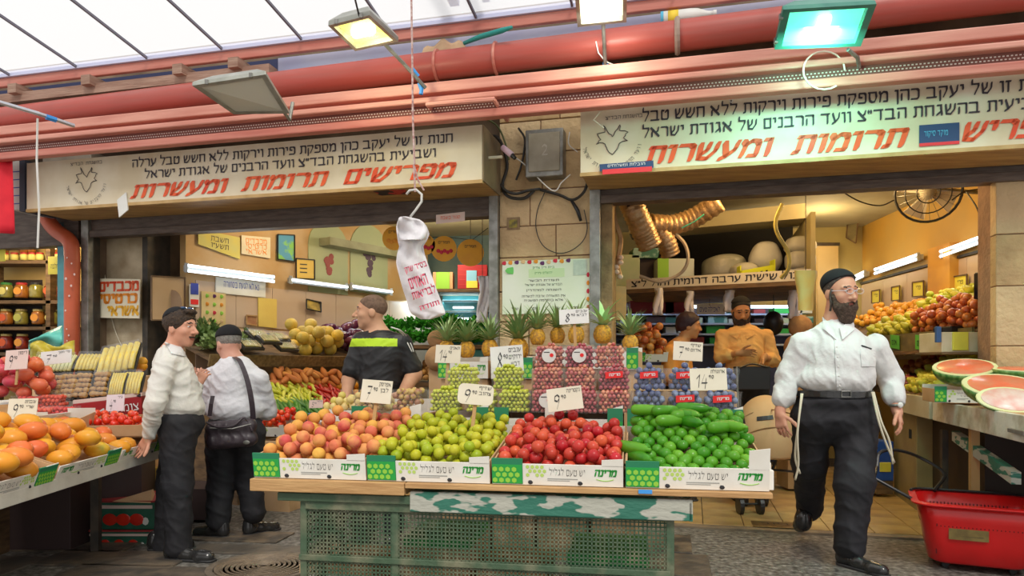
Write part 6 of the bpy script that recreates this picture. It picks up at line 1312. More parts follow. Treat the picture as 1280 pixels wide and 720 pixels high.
MB().obox(Cp(4.1, -.02, .55), Cp(5.15,-.02)-Cp(4.1,-.02)+Z*.14, CN*-.05, Z*.07).build('brace', m_chip, rc); cslab(4.72, 4.77, -.06, -.01, 0, .82, 'post', m_stick); cslab(5.3, 5.36, -.04, .0, .1, .75, 'post', m_iron)
for k in range(3): cslab(6.15+k*.03, 6.165+k*.03, 0, .004, .60, .68, 'vent', m_ink)
o = MB().box(Cp(5.75, .025, .92), (.03, .03, .03)).build('lock', m_iron, rc)
# foil ends on the corner of the near panel
MB().obox(Cp(3.95, .03, .86), CD*-.22, CN*.02, Z*.02).build('metal_strip', m_steel, rc)
fr = Fr(Cp(4.98, -.02, .958), -CD, -CN, 0); fr = Fr(P(1168, 503, 4.95), (1, -.45, 0), (.3, 1, 0), 0); crate('green and white crate under the tilted melon half on the counter', fr, .30, .32, .10, logo=True)
m_rind = M('watermelon_rind', (.05, .20, .03), (.25, .42, .12), 6, .35, .05, det=2, stretch=(6, 6, .7), coat=.2)
m_flesh = M('watermelon_flesh', (.80, .16, .07), (.72, .26, .14), 9, .35, .1, coat=.2); m_paleflesh = M('pale_watermelon_flesh', (.80, .45, .38), (.85, .74, .68), 12, .35, .1, coat=.2); m_white_r = M('watermelon_white', (.75, .78, .45), (.7, .72, .35), 8, .4)
def melonhalf(label, c, rx, ry, rz, nrm, flesh, roll=0.):
    """half a watermelon: the cut face at c looks along nrm, rx wide and ry high, the rind bulging rz behind"""
    t = thing('watermelon_half', label, 'watermelon', c-Vector(nrm).normalized()*rz); n = Vector(nrm).normalized(); ax = Vector((1, 0, 0)); ax = (ax-n*ax.dot(n)).normalized(); ay = n.cross(ax)
    ax, ay = ax*math.cos(roll)+ay*math.sin(roll), ay*math.cos(roll)-ax*math.sin(roll); rot = Matrix((ax, ay, n)).transposed()
    prof = [(max(.001, math.cos(a)), -math.sin(a)) for a in [math.pi/2*(1-k/9) for k in range(10)]]
    MB().lathe([(r, z*rz) for r, z in prof], 28, c, rot, sx=rx, sy=ry).build('rind', m_rind, t, smooth=True)
    MB().lathe([(1.0, -.002), (.985, .004)], 28, c, rot, sx=rx, sy=ry).build('white_ring', m_white_r, t); MB().lathe([(.87, .002), (.84, .009), (.001, .012)], 28, c, rot, sx=rx, sy=ry).build('flesh', flesh, t, smooth=True)
    return t
melonhalf('watermelon half tilted on the green and white crate', P(1206, 459, 4.95), .21, .17, .13, (-.12, -.32, 1), m_flesh, .15)
melonhalf('largest watermelon half, lying near the right edge of the picture', P(1256, 483, 4.45), .24, .19, .13, (-.05, -.42, 1), m_flesh, -.1)
melonhalf('watermelon half behind the others at the right edge', P(1282, 462, 4.78), .2, .15, .1, (0, -.1, 1), m_flesh)
melonhalf('pale pink watermelon piece leaning on the largest half', P(1264, 500, 4.25), .19, .12, .05, (-.1, -.75, 1), m_paleflesh, -.12)
fr = Fr(Cp(5.2, -.75, .96), CD, CN, .1); heap('plum', fruit_mesh('small_plum', prof_round(.024, .1, 6), M('mauve_plum_skin', (.35,.1,.12), (.5,.25,.2), 9), 9), .024, fr, .5, .3, 50, lambda x, y: 0.03, 'small mauve plum behind the watermelons', 'plum', 'plums behind the watermelons', 77)
# blue box in the shop
t = thing('blue_box', 'blue box with yellow print on the shop floor behind the walking man', 'box', P(1108, 612, 6.6)); bx(0, 1095, 1117, 6.6, 552, 602, .3, t, 'body', M('royal_blue_box', (.02, .08, .4), (.03, .12, .5), 5)); bx(0, 1100, 1114, 6.59, 578, 590, .01, t, 'print', m_yellow)
bx(0, 1095, 1117, 6.6, 600, 618, .3, t, 'foot', m_shelf)
# ================================================================ RED BASKET
m_basket = M('red_basket_plastic', (.72, .01, .012), (.62, .01, .01), 5, .3, .05, coat=.2)
bc = Vector((2.83, 4.40, 0)); bd = Vector((.86, -.42, 0)).normalized(); bn = Vector((bd.y, -bd.x, 0)); bn = -bn if bn.y < 0 else bn
t = thing('shopping_basket', 'bright red plastic shopping basket on wheels with a black pull handle', 'basket', bc)
def rrect(hx, hy, rad, z, n=6):
    out = []
    for cx, cy, a0 in ((1,1,0),(-1,1,1),(-1,-1,2),(1,-1,3)):
        for k in range(n+1): a = (a0+k/n)*math.pi/2; out.append(bc+bd*(cx*(hx-rad)+rad*math.cos(a))+bn*(cy*(hy-rad)+rad*math.sin(a))+Z*z)
    return out
def ringm(rings, name, mat, closed_bottom=False, **k):
    mb = MB(); n = len(rings[0]); 
    for r_ in rings: mb.v += r_
    for i in range(len(rings)-1):
        for j in range(n): mb.f.append([i*n+j, i*n+(j+1) % n, (i+1)*n+(j+1) % n, (i+1)*n+j])
    if closed_bottom: mb.f.append(list(range(n))[::-1])
    return mb.build(name, mat, t, **k)
zs = [.045, .06, .18, .30, .40]; fs = [.0, .25, .5, .8, 1.0]
lerp = lambda a, b, f: a+(b-a)*f
prof_b = [rrect(lerp(.235, .315, f), lerp(.18, .26, f), .09, z) for z, f in zip(zs, fs)]
ringm(prof_b, 'shell', m_basket, True, smooth=True, solid=.006)
ringm([rrect(.315, .26, .09, .385), rrect(.352, .295, .11, .395), rrect(.352, .295, .11, .405), rrect(.312, .257, .09, .408)], 'rim', m_basket, bevel=.003)
MB().tube([p+Z*.012 for p in rrect(.335, .276, .1, .40)[0:14]], .010, 6).build('handle', m_black, t)
mb = MB()      # slots, two rows of narrow openings all round
m_slot = M('slot_shadow', (.10, .0, .0), rough=.8)
for side in (-1, 1):
    for zz, z1 in ((.10, .16), (.27, .34)):
        for k in range(22):
            x = -.22+.02*k; f = ((zz+z1)/2-.045)/.355; hy = lerp(.18, .26, f); mb.box(bc+bd*x+bn*side*(hy+.002)+Z*(zz+z1)/2, (.005, .004, z1-zz), Matrix.Rotation(math.atan2(bd.y, bd.x), 3, 'Z'))
    for zz, z1 in ((.10, .16), (.27, .34)):
        for k in range(9): y = -.08+.02*k; hx = lerp(.235, .315, ((zz+z1)/2-.045)/.355); mb.box(bc+bn*y+bd*side*(hx+.002)+Z*(zz+z1)/2, (.004, .005, z1-zz), Matrix.Rotation(math.atan2(bd.y, bd.x), 3, 'Z'))
mb.build('slots', m_slot, t, kind='stuff')
lc = bc-bn*.234+Z*.235-bd*.06; MB().obox(lc-bd*.10-Z*.035-bn*.006, bd*.2, bn*.004, Z*.075).build('badge', M('bronze_badge', (.16, .11, .03), (.25, .18, .05), 20, .4), t)
text('ITLP', lc-bn*.009, bd, Z, m_ink, t, w=.15, h=.035, bold=.05)
for s in (-1, 1):
    for q in (-1, 1): MB().lathe([(.022, -.01), (.022, .01)], 12, bc+bd*.17*s+bn*.12*q+Z*.024, Matrix.Rotation(math.pi/2, 3, 'X')).build('wheel', m_black, t)
e0 = bc-bd*.345+bn*.12+Z*.40; e1 = bc-bd*.345-bn*.1+Z*.40
MB().tube([e1, e1+Vector((-.18,.10,.11)), P(1096,584,4.75)], .011, 6).build('pull_handle', m_black, t); MB().tube(curve([P(1096,584,4.75), P(1100,566,4.8), P(1122,563,4.85), P(1150,572,4.9), P(1180,592,4.8), bc-bd*.2+bn*.22+Z*.41]), .011, 6).build('pull_handle', m_black, t)
# ================================================================ STROLLER
t = thing('stroller', 'beige hooded baby stroller with black frame behind the zucchini crate', 'stroller', P(955, 635, 6.1)); m_beige = M('beige_canvas', (.62, .40, .20), (.56, .36, .18), 4, .8, .15)
SY = 5.85; SQ = SY/4.3
def hood(a, b):
    th = math.pi*(.02+.96*a); ph = math.pi/2*b
    return P(957, 528, SY)+Vector((-.175*math.cos(th)*math.cos(ph*.55), -.10+.34*b*.9, .22*math.sin(th)**.8*math.cos(ph*.7)+.0))*SQ
HOODSDF = None
M('beige_piping', (.42, .26, .12)); STR = t



MB().obox(P(928,568,SY), (.3,0,0), (0,.3,0), Z*.02+Vector((0,0,0))).build('seat', m_black, t)
for a, b in (((925,500),(948,630)),((990,520),(950,630)),((935,570),(1000,575)),((938,585),(998,590)),((925,630),(952,630))):
    for dy in (0, .34): MB().tube([P(*a, SY+dy), P(*b, SY+dy)], .010, 6).build('frame_tube', m_black, t)
for px, dy in ((925,0),(950,0),(930,.34),(955,.34)): MB().lathe([(.02,-.018),(.075,-.016),(.075,.016),(.02,.018)], 16, P(px, 458+900*(CH-.09)/(SY+dy), SY+dy), Matrix.Rotation(math.pi/2, 3, 'Y')).build('wheel', m_black, t)
MB().obox(P(948,562,SY-.12), (.12,0,0), (0,.02,0), Z*-.06).build('orange_pouch', M('orange_cloth', (.8,.4,.05)), t)
t = thing('black_bag', 'black handbag hanging on the stroller handle before the bearded vendor', 'bag', P(942, 486, 6.12))
bx(0, 921, 963, 6.12, 458, 487, .1, t, 'body', m_black); MB().tube(curve([P(924,460,6.1), P(940,455,6.1), P(960,459,6.1)]), .008, 6).build('handle', m_black, t)
MB().tube([P(921,458,5.9), P(923,520,5.9)], .008, 6).build('strut', m_steel, t)
# white carton leaning at the right end of the stand
t = thing('carton', 'white carton standing askew at the right end of the stand', 'box', P(948, 612, 3.0)); MB().obox(P(932,612,2.72), (.10, -.02, 0), (.02, .16, 0), Z*.075).build('body', m_carton, t, bevel=.003); MB().obox(P(960,612,2.80), (.012, .0, 0), (.06, .2, 0), Z*.10).build('flap', m_carton, t)
# ================================================================ PEOPLE
class Sdf:
    """a body as a smooth union of tapered capsules and ellipsoids, turned into one continuous surface"""
    def __init__(s): s.pr = []
    def cap(s, a, b, ra, rb=None, k=.03, sub=False): s.pr.append(('c', np.array(a, float), np.array(b, float), ra, ra if rb is None else rb, k, sub)); return s
    def ell(s, c, rad, rot=None, k=.03, sub=False): s.pr.append(('e', np.array(c, float), np.array(rad, float), np.array(rot if rot is not None else Matrix.Identity(3), float), None, k, sub)); return s
    def chain(s, pts, rs, k=.03):
        for i in range(len(pts)-1): s.cap(pts[i], pts[i+1], rs[i], rs[i+1], k)
        return s
    def cut(s, p, n, k=.0): s.pr.append(('p', np.array(p, float), np.array(n, float)/np.linalg.norm(n), None, None, k, True)); return s   # removes what lies beyond p along n
    def mesh(s, res, fold=0., fsc=30., fdir=None, seed=0, smooth=0, disp=None):
        lo = np.full(3, 1e9); hi = -lo
        for q in s.pr:
            if q[0] == 'p' or q[6]: continue
            if q[0] == 'c': r = max(q[3], q[4]); lo = np.minimum(lo, np.minimum(q[1], q[2])-r); hi = np.maximum(hi, np.maximum(q[1], q[2])+r)
            else: r = q[2].max(); lo = np.minimum(lo, q[1]-r); hi = np.maximum(hi, q[1]+r)
        lo -= 4*res; hi += 4*res; n = np.ceil((hi-lo)/res).astype(int)+1; D = np.full(n, .5, np.float32)
        ax = [lo[i]+res*np.arange(n[i]) for i in range(3)]
        for q in s.pr:
            k = q[5]; m = k+3*res
            if q[0] == 'p':
                X, Y_, Z_ = np.ix_(*ax); D = np.maximum(D, ((q[1][0]-X)*-q[2][0]+(q[1][1]-Y_)*-q[2][1]+(q[1][2]-Z_)*-q[2][2]).astype(np.float32)); continue
            if q[0] == 'c': r = max(q[3], q[4]); a0 = np.minimum(q[1], q[2])-r-m; a1 = np.maximum(q[1], q[2])+r+m
            else: r = q[2].max(); a0 = q[1]-r-m; a1 = q[1]+r+m
            i0 = np.maximum(0, np.floor((a0-lo)/res).astype(int)); i1 = np.minimum(n, np.ceil((a1-lo)/res).astype(int)+1)
            if (i1 <= i0).any(): continue
            X, Y_, Z_ = np.meshgrid(*[ax[i][i0[i]:i1[i]] for i in range(3)], indexing='ij'); pt = np.stack([X, Y_, Z_], -1)
            if q[0] == 'c':
                ab = q[2]-q[1]; L2 = max(1e-9, ab@ab); t = np.clip(((pt-q[1])@ab)/L2, 0, 1); d = np.linalg.norm(pt-q[1]-t[..., None]*ab, axis=-1)-(q[3]+(q[4]-q[3])*t)
            else:
                l = (pt-q[1])@q[3]; e = np.linalg.norm(l/q[2], axis=-1); e2 = np.linalg.norm(l/(q[2]**2), axis=-1)+1e-9; d = e*(e-1)/e2
            sl = tuple(slice(i0[i], i1[i]) for i in range(3)); A = D[sl]
            if q[6]: d = -d; h = np.clip(.5-.5*(A-d)/max(k, 1e-6), 0, 1) if k > 0 else (d > A)*1.; D[sl] = A*(1-h)+d*h+(k*h*(1-h) if k > 0 else 0)
            else: h = np.clip(.5+.5*(A-d)/max(k, 1e-6), 0, 1) if k > 0 else (d < A)*1.; D[sl] = A*(1-h)+d*h-(k*h*(1-h) if k > 0 else 0)
        return surf(D, lo, res, fold, fsc, fdir, seed, smooth, disp)
def surf(D, lo, res, fold, fsc, fdir, seed, smooth, disp):
    S_ = D < 0; c = np.zeros(np.array(D.shape)-1, np.uint8)
    for i in (0, 1):
        for j in (0, 1):
            for k in (0, 1): c += S_[i:D.shape[0]-1+i, j:D.shape[1]-1+j, k:D.shape[2]-1+k]
    cells = np.argwhere((c > 0) & (c < 8)); idx = -np.ones(c.shape, np.int64); idx[tuple(cells.T)] = np.arange(len(cells))
    acc = np.zeros((len(cells), 3)); cnt = np.zeros(len(cells)); cor = [(i, j, k) for i in (0, 1) for j in (0, 1) for k in (0, 1)]
    for a in cor:
        for b in cor:
            if sum(abs(x-y) for x, y in zip(a, b)) != 1 or a > b: continue
            da = D[tuple((cells+a).T)]; db = D[tuple((cells+b).T)]; m = (da < 0) != (db < 0); t = np.where(m, da/(da-db+1e-12), 0)
            acc += np.where(m[:, None], np.array(a)+(np.array(b)-np.array(a))*t[:, None], 0); cnt += m
    V_ = lo+res*(cells+acc/cnt[:, None]); F_ = []
    for axn in range(3):
        o = [0, 0, 0]; o[axn] = 1; sl0 = tuple(slice(0, D.shape[i]-o[i]) for i in range(3)); sl1 = tuple(slice(o[i], D.shape[i]) for i in range(3))
        e = np.argwhere(S_[sl0] != S_[sl1]); u, v = [i for i in range(3) if i != axn]
        e = e[(e[:, u] > 0) & (e[:, v] > 0)]; du = np.zeros(3, int); dv = np.zeros(3, int); du[u] = 1; dv[v] = 1
        q = np.stack([idx[tuple((e-du-dv).T)], idx[tuple((e-dv).T)], idx[tuple(e.T)], idx[tuple((e-du).T)]], 1)
        ins = S_[tuple(e.T)]; flip = ins if axn != 1 else ~ins; q[~flip] = q[~flip][:, ::-1]; F_.append(q)
    F_ = np.concatenate(F_); F_ = F_[(F_ >= 0).all(1)]
    for _ in range(smooth):
        s = np.zeros_like(V_); n = np.zeros(len(V_))
        for a in range(4): b = (a+1) % 4; np.add.at(s, F_[:, a], V_[F_[:, b]]); np.add.at(s, F_[:, b], V_[F_[:, a]]); np.add.at(n, F_[:, a], 1); np.add.at(n, F_[:, b], 1)
        V_ = V_*.4+.6*s/np.maximum(n, 1)[:, None]
    if fold:
        fn = np.cross(V_[F_[:, 2]]-V_[F_[:, 0]], V_[F_[:, 3]]-V_[F_[:, 1]]); nn = np.zeros_like(V_)
        for a in range(4): np.add.at(nn, F_[:, a], fn)
        nn /= np.linalg.norm(nn, axis=1)[:, None]+1e-9; rs = np.random.RandomState(seed); f = np.zeros(len(V_))
        w = V_+.03*np.sin(V_[:, [1, 2, 0]]*17+seed)+.012*np.sin(V_[:, [2, 0, 1]]*41+seed)
        for o in range(6):
            d = rs.normal(size=3); 
            if fdir is not None: d = d*.5+np.array(fdir)*rs.choice([-1, 1])*1.2
            d /= np.linalg.norm(d); ph = (w@d)*fsc*rs.uniform(.7, 1.6)+rs.uniform(0, 6); f += (1-np.abs(np.sin(ph)))**2*rs.uniform(.5, 1)
        V_ = V_+nn*((f/3-.35)*fold)[:, None]
    return V_, F_
def mesh_obj(name, VF, mats, parent, paint=None, label=None):
    V_, F_ = VF; off = np.array(WL[parent.name]); me = bpy.data.meshes.new(name)
    me.vertices.add(len(V_)); me.vertices.foreach_set('co', (V_-off).astype(np.float32).ravel()); me.loops.add(len(F_)*4); me.loops.foreach_set('vertex_index', F_.astype(np.int32).ravel())
    me.polygons.add(len(F_)); me.polygons.foreach_set('loop_start', np.arange(0, len(F_)*4, 4, dtype=np.int32)); me.polygons.foreach_set('loop_total', np.full(len(F_), 4, np.int32))
    for m in (mats if isinstance(mats, list) else [mats]): me.materials.append(m)
    if paint is not None: me.polygons.foreach_set('material_index', paint(V_[F_].mean(1)).astype(np.int32))
    me.update(); me.validate(); me.shade_smooth(); o = link(name, me, parent)
    if label: o['label'] = label
    return o
def frame_of(yaw, pitch=0, roll=0): return Matrix.Rotation(yaw, 3, 'Z') @ Matrix.Rotation(pitch, 3, 'X') @ Matrix.Rotation(roll, 3, 'Y')
def hand(s, wrist, d, pn, thumb, curl=.35, size=1.):
    """wrist, d: towards the fingers, pn: out of the palm, thumb: direction of the thumb side"""
    w = Vector(wrist); d = Vector(d).normalized(); t = Vector(thumb); t = (t-d*t.dot(d)).normalized(); pn_ = d.cross(t); 
    if pn_.dot(Vector(pn)) < 0: pn_ = -pn_
    q = size; s.cap(w-d*.02, w+d*.02*q, .026*q, .027*q, .02)
    for off in (-.028, -.009, .010, .028): s.cap(w+d*.02*q+t*off*.8*q, w+d*.078*q+t*off*q, .0145*q, .0125*q, .014)
    for off, L, r in ((.031, .066, .0088), (.0105, .075, .009), (-.0105, .070, .0087), (-.031, .054, .0078)):
        p = w+d*.080*q+t*off*q; dr = (d+t*off*2.5).normalized(); a = curl*(.6+.3*abs(off)*20)
        for k, f in enumerate((.45, .32, .25)):
            dr = (dr*math.cos(a)+pn_*math.sin(a)).normalized(); e = p+dr*L*f*q; s.cap(p, e, r*(1-.08*k)*q, r*(.94-.08*k)*q, .004); p = e; a = curl
    p = w+d*.025*q+t*.030*q; dr = (d*.65+t*.75+pn_*.3).normalized()
    for L in (.038, .030, .024): e = p+dr*L*q; s.cap(p, e, .0115*q, .0095*q, .007); p = e; dr = (dr+d*.35+pn_*.12).normalized()
def headshape(s, c, Rm, sc=1., nose=1., neck=None):
    """Rm columns: right, forward, up; c between the ears"""
    T = lambda x, y, z: Vector(c)+Rm @ Vector((x, y, z))*sc
    E = lambda x, y, z, a, b, d, k=.02, sub=False: s.ell(T(x, y, z), (a*sc, b*sc, d*sc), Rm, k, sub)
    E(0, -.012, .045, .074, .094, .078); E(0, .018, .01, .066, .078, .082); E(0, .028, -.045, .056, .062, .055); E(0, .060, -.085, .028, .024, .022)
    for x in (-1, 1):
        E(x*.042, .052, -.012, .022, .026, .022, .02); E(x*.072, -.01, -.0, .010, .022, .03, .006); E(x*.03, .095, .022, .021, .016, .013, .014, True)
        s.cap(T(x*.012, .086, .040), T(x*.046, .072, .038), .008*sc, .008*sc, .012)
        E(x*.030, .077, .021, .0125, .0125, .0115, .004)
    s.cap(T(0, .088, .022), T(0, .108*nose, -.016), .0085*sc, .0125*sc, .012); 
    for x in (-1, 1): E(x*.0125, .098, -.02, .009, .011, .008, .008)
    s.cap(T(-.018, .083, -.048), T(.018, .083, -.048), .0062*sc, .0062*sc, .006); s.cap(T(-.015, .081, -.060), T(.015, .081, -.060), .0075*sc, .0075*sc, .008)
    s.cap(T(-.020, .093, -.0545), T(.020, .093, -.0545), .0025*sc, .0025*sc, .002, True)
    if neck is not None: s.cap(T(0, -.018, -.02), Vector(neck), .052*sc, .060*sc, .03)
    return T
def facepaint(c, Rm, sc=1., eyes=True):
    Ri = np.array(Rm); c = np.array(c)
    def f(P_):
        l = ((P_-c)@Ri)/sc; out = np.zeros(len(P_), int); x, y, z = l.T; ax = np.abs(x)
        out[(ax < .023) & (y > .06) & (z < -.043) & (z > -.067) & (((ax/.024)**2+((z+.055)/.0125)**2) < 1)] = 1
        e = ((ax-.030)/.0118)**2+((z-.021)/.0042)**2 < 1; out[e & (y > .07)] = 2 if eyes else 3
        i = ((ax-.030)**2+(z-.021)**2) < .0058**2; out[i & e & (y > .07)] = 3
        b = ((ax-.030)/.021)**2+((z-.041-.004*(ax < .03))/.0048)**2 < 1; out[b & (y > .06)] = 4
        return out
    return f
def skin(name, c1, c2): return M(name, c1, c2, 9, .5, .05, spec=.35, sss=.0)
m_lip = M('lips', (.42, .12, .09)); m_eye = M('eye_white', (.7, .68, .64), rough=.2); m_iris = M('dark_iris', (.03, .02, .015), rough=.15); m_browA = M('dark_brow', (.05, .03, .02))
m_sole = M('shoe_sole', (.03, .03, .032)); m_shoe = M('black_leather', (.018, .018, .02), (.03, .03, .03), 10, .25, .05, coat=.3)
def shoe(parent, heel, toe, label=None, lift=0.):
    s = Sdf(); h = Vector(heel); t = Vector(toe); d = (t-h).normalized(); rt = d.cross(Z).normalized()
    s.cap(h+Z*.045, h+d*.10+Z*.045, .040, .038, .03); s.cap(h+d*.10+Z*.038, t-d*.05+Z*.030, .038, .034, .03); s.cap(t-d*.10+Z*.030+rt*.008, t-d*.045+Z*.028, .042, .036, .02); s.cap(h+Z*.05, h+Z*.09-d*.0, .04, .042, .03)
    s.cut(h+Z*.004, (0, 0, -1))
    mesh_obj('shoe', s.mesh(.007, smooth=1), m_shoe, parent)
    so = Sdf().cap(h+Z*.010, t-d*.04+Z*.010, .044, .044, .01); so.cut(h+Z*.016-d*0, Z); so.cut(h-Z*.0, -Z); mesh_obj('sole', so.mesh(.007), m_sole, parent)
def hair(s, T, Rm, sc, grow=.007, low=-.03, front=.055, top=True):
    E = lambda x, y, z, a, b, d, k=.01, sub=False: s.ell(T(x, y, z), (a*sc, b*sc, d*sc), Rm, k, sub)
    E(0, -.014, .048, .074+grow, .094+grow, .078+grow)
    s.cut(T(0, 0, low), Rm @ Vector((0, .25, -1)))
    s.cut(T(0, front, .06), Rm @ Vector((0, 1, -.75)))
def torso(s, pel, che, neck, sl, sr, yaw, wp, wc, dp, dc, belly=0., k=.035):
    Rm = Matrix.Rotation(yaw, 3, 'Z'); fwd = Rm @ Vector((0, 1, 0)); ax = (Vector(che)-Vector(pel)); up = ax.normalized(); rt = Rm @ Vector((1, 0, 0)); fw = up.cross(rt); B = Matrix((rt, fw, up)).transposed()
    s.ell(pel, (wp, dp, .15), B, k); s.ell(Vector(pel).lerp(Vector(che), .5)+fwd*belly*.6, ((wp+wc)/2*.97, (dp+dc)/2+belly*.5, .20), B, k); s.ell(che, (wc, dc, .19), B, k)
    s.cap(sl, sr, .058, .058, .05); s.cap(Vector(che).lerp(Vector(neck), .6), neck, .085, .058, .05); return B
m_shirtW = M('white_shirt_cotton', (.78, .78, .77), (.72, .72, .72), 6, .8, .5, bscale=16); m_trous = M('black_trouser_cloth', (.012, .012, .015), (.022, .022, .028), 7, .75, .1, bscale=40)
def person(label, loc): 
    return thing('person', label, 'person', loc)
def v(*a): return Vector(a)
from mathutils.bvhtree import BVHTree
def bvh(VF): return BVHTree.FromPolygons([tuple(x) for x in VF[0]], [tuple(int(i) for i in f) for f in VF[1]])
def on(B, px, py, lift=.004, fb=4.5):
    o = Vector((0, 0, CH)); d = (P(px, py, 1.)-o).normalized(); h = B.ray_cast(o, d)
    return (h[0]-d*lift) if h[0] is not None else P(px, py, fb)
def patch(B, pts, name, mat, parent, lift=.004, th=.004, nx=6, ny=6):     # a cloth patch laid on a body: pts = four picture corners (tl, tr, br, bl)
    def f(a, b): q = [(pts[0][i]*(1-a)+pts[1][i]*a)*(1-b)+(pts[3][i]*(1-a)+pts[2][i]*a)*b for i in (0, 1)]; return on(B, q[0], q[1], lift)
    return MB().grid(f, nx, ny).build(name, mat, parent, solid=th)
def stripe(B, pts, w, name, mat, parent, lift=.005, n=6):                  # a thin strip laid on a body along picture points
    pp = [on(B, x, y, lift) for x, y in pts]; return MB().tube(curve(pp, n), w, 5).build(name, mat, parent, smooth=True)
# ---------------------------------------------------------------- the man walking out of the right shop
Y0 = 4.5
Q = lambda px, py, dy=0.: P(px, py, Y0+dy)
pw = person('heavy bearded man in a white shirt and black velvet skullcap walking towards the street', Vector((Q(1050, 700).x, Y0, 0)))
skA = skin('fair_skin', (.74, .38, .26), (.66, .31, .2)); 
yawh = math.pi+.28; Rh = frame_of(yawh, -.12, .02)             # faces the camera, turned to his left
hc = Q(1050, 368); b = Sdf(); T = headshape(b, hc, Rh, 1.13, 1.04, Q(1041, 415, .03))
sl, sr = Q(1003, 430, .02), Q(1094, 434, .02)          # his right shoulder shows at the left
el, wl = Q(985, 470, .05), Q(975, 516, .0); er, wr = Q(1113, 472, .05), Q(1121, 512, -.06)
pel, che = Q(1043, 505, .02), Q(1047, 440, .02)
torso(b, pel, che, Q(1042, 408, .04), sl, sr, math.pi, .15, .14, .10, .10)
b.chain([sl, el, wl], [.045, .040, .027]); b.chain([sr, er, wr], [.045, .040, .027])
hand(b, wl, (.05, -.2, -1), (.6, -.2, 0), (.5, -.8, 0), .38, 1.05); hand(b, wr, (.14, -.3, -1), (-.6, -.1, 0), (-.5, -.8, 0), .42, 1.05)
hl, hr = Q(1018, 520, .02), Q(1070, 520, .02); kl, kr = Q(1014, 595, .06), Q(1066, 610, -.18); al_, ar = Q(1012, 642, .42), Vector((Q(1068, 690).x-.1, 3.98, .09))
al_ = P(1013, 640, 5.05); kl = P(1012, 578, 4.68); ar = P(1060, 690, 4.38); kr = P(1068, 602, 4.40)
b.chain([hl, kl, al_], [.08, .055, .038]); b.chain([hr, kr, ar], [.08, .055, .038])
heel_r = Vector((ar.x-.01, ar.y+.04, .0)); toe_r = Vector((ar.x+.13, ar.y-.23, 0)); toe_l = P(1004, 664, 4.90); heel_l = al_+Vector((0, .05, .02))

mesh_obj('body', b.mesh(.0055), [skA, m_lip, m_eye, m_iris, m_browA], pw, facepaint(hc, Rh, 1.13))
s = Sdf(); torso(s, Q(1043, 474, .01), che+v(0, -.01, 0), Q(1044, 405, .03), sl, sr, math.pi, .22, .212, .165, .145, .05)
s.ell(Q(1044, 474, -.02), (.24, .185, .11), None, .03)
s.chain([sl, el, el.lerp(wl, .42)], [.080, .074, .066], .012); s.chain([sr, er, er.lerp(wr, .42)], [.080, .074, .066], .012)
s.cap(el.lerp(wl, .38), el.lerp(wl, .58), .075, .073, .002); s.cap(er.lerp(wr, .40), er.lerp(wr, .60), .073, .071, .002)
s.cut(el.lerp(wl, .66), (Vector(wl)-el)) if False else None
VF = s.mesh(.009, fold=.018, fsc=30, fdir=(.7, 0, .7), seed=4, smooth=1); B_ = bvh(VF); mesh_obj('shirt', VF, m_shirtW, pw)
# collar, placket, pocket, buttons
patch(B_, ((1028,396),(1042,410),(1045,425),(1029,411)), 'collar', m_shirtW, pw, .012, .008); patch(B_, ((1049,410),(1066,400),(1068,412),(1053,425)), 'collar', m_shirtW, pw, .012, .008)
patch(B_, ((1043,424),(1048,424),(1052,488),(1046,488)), 'placket', m_shirtW, pw, .006, .006, 2, 14)
for k in range(5): MB().ball(on(B_, 1046+.9*k, 434+12*k, .010), .006, 8, 5, sc=(1, .5, 1)).build('button', m_white, pw)
patch(B_, ((1075,436),(1094,438),(1094,458),(1077,458)), 'pocket', m_shirtW, pw, .006, .005); stripe(B_, ((1077,432),(1083,434),(1089,436)), .005, 'pen', m_ink, pw)
s = Sdf(); s.ell(Q(1043, 520, .01), (.24, .17, .15), None, .04); s.ell(Q(1043, 502, .0), (.228, .175, .09), None, .03); hip = lambda p, d: p+v(d, 0, 0)
s.chain([hl+v(-.01, 0, 0), kl, P(1012, 634, 5.0)], [.128, .105, .09], .05); s.chain([hr+v(.01, 0, 0), kr, P(1062, 682, 4.40)], [.132, .108, .092], .05)
s.cut(Q(1043, 490, 0), Z)
mesh_obj('trousers', s.mesh(.009, fold=.014, fsc=26, fdir=(.2, 0, .6), seed=2, smooth=1), m_trous, pw)
# belt with buckle
bp = [Q(1043, 492, .0)+v(.226*math.cos(a), -.176*math.sin(a), .003*math.sin(3*a)) for a in [2*math.pi*k/36 for k in range(36)]]
mbb = MB()
for i in range(36): p0, p1 = bp[i], bp[(i+1) % 36]; mbb.add([p0-Z*.018, p1-Z*.018, p1+Z*.018, p0+Z*.018], [(0,1,2,3)])
mbb.build('belt', m_shoe, pw, solid=.006); MB().tube([Q(1052, 489, -.183)+v(x, 0, z) for x, z in ((0,0),(.055,0),(.055,-.034),(0,-.034))], .005, 5, closed=True).build('buckle', m_steel, pw)
shoe(pw, heel_r, toe_r)
s = Sdf(); s.cap(heel_l+Z*.02, toe_l+v(0, 0, .09), .058, .055, .02); s.cap(heel_l, al_+Z*.02, .045, .045); s.cap(toe_l+v(0,.05,.03), toe_l+v(-.0,-.0,.05), .05, .052); mesh_obj('shoe', s.mesh(.007, smooth=1), m_shoe, pw)
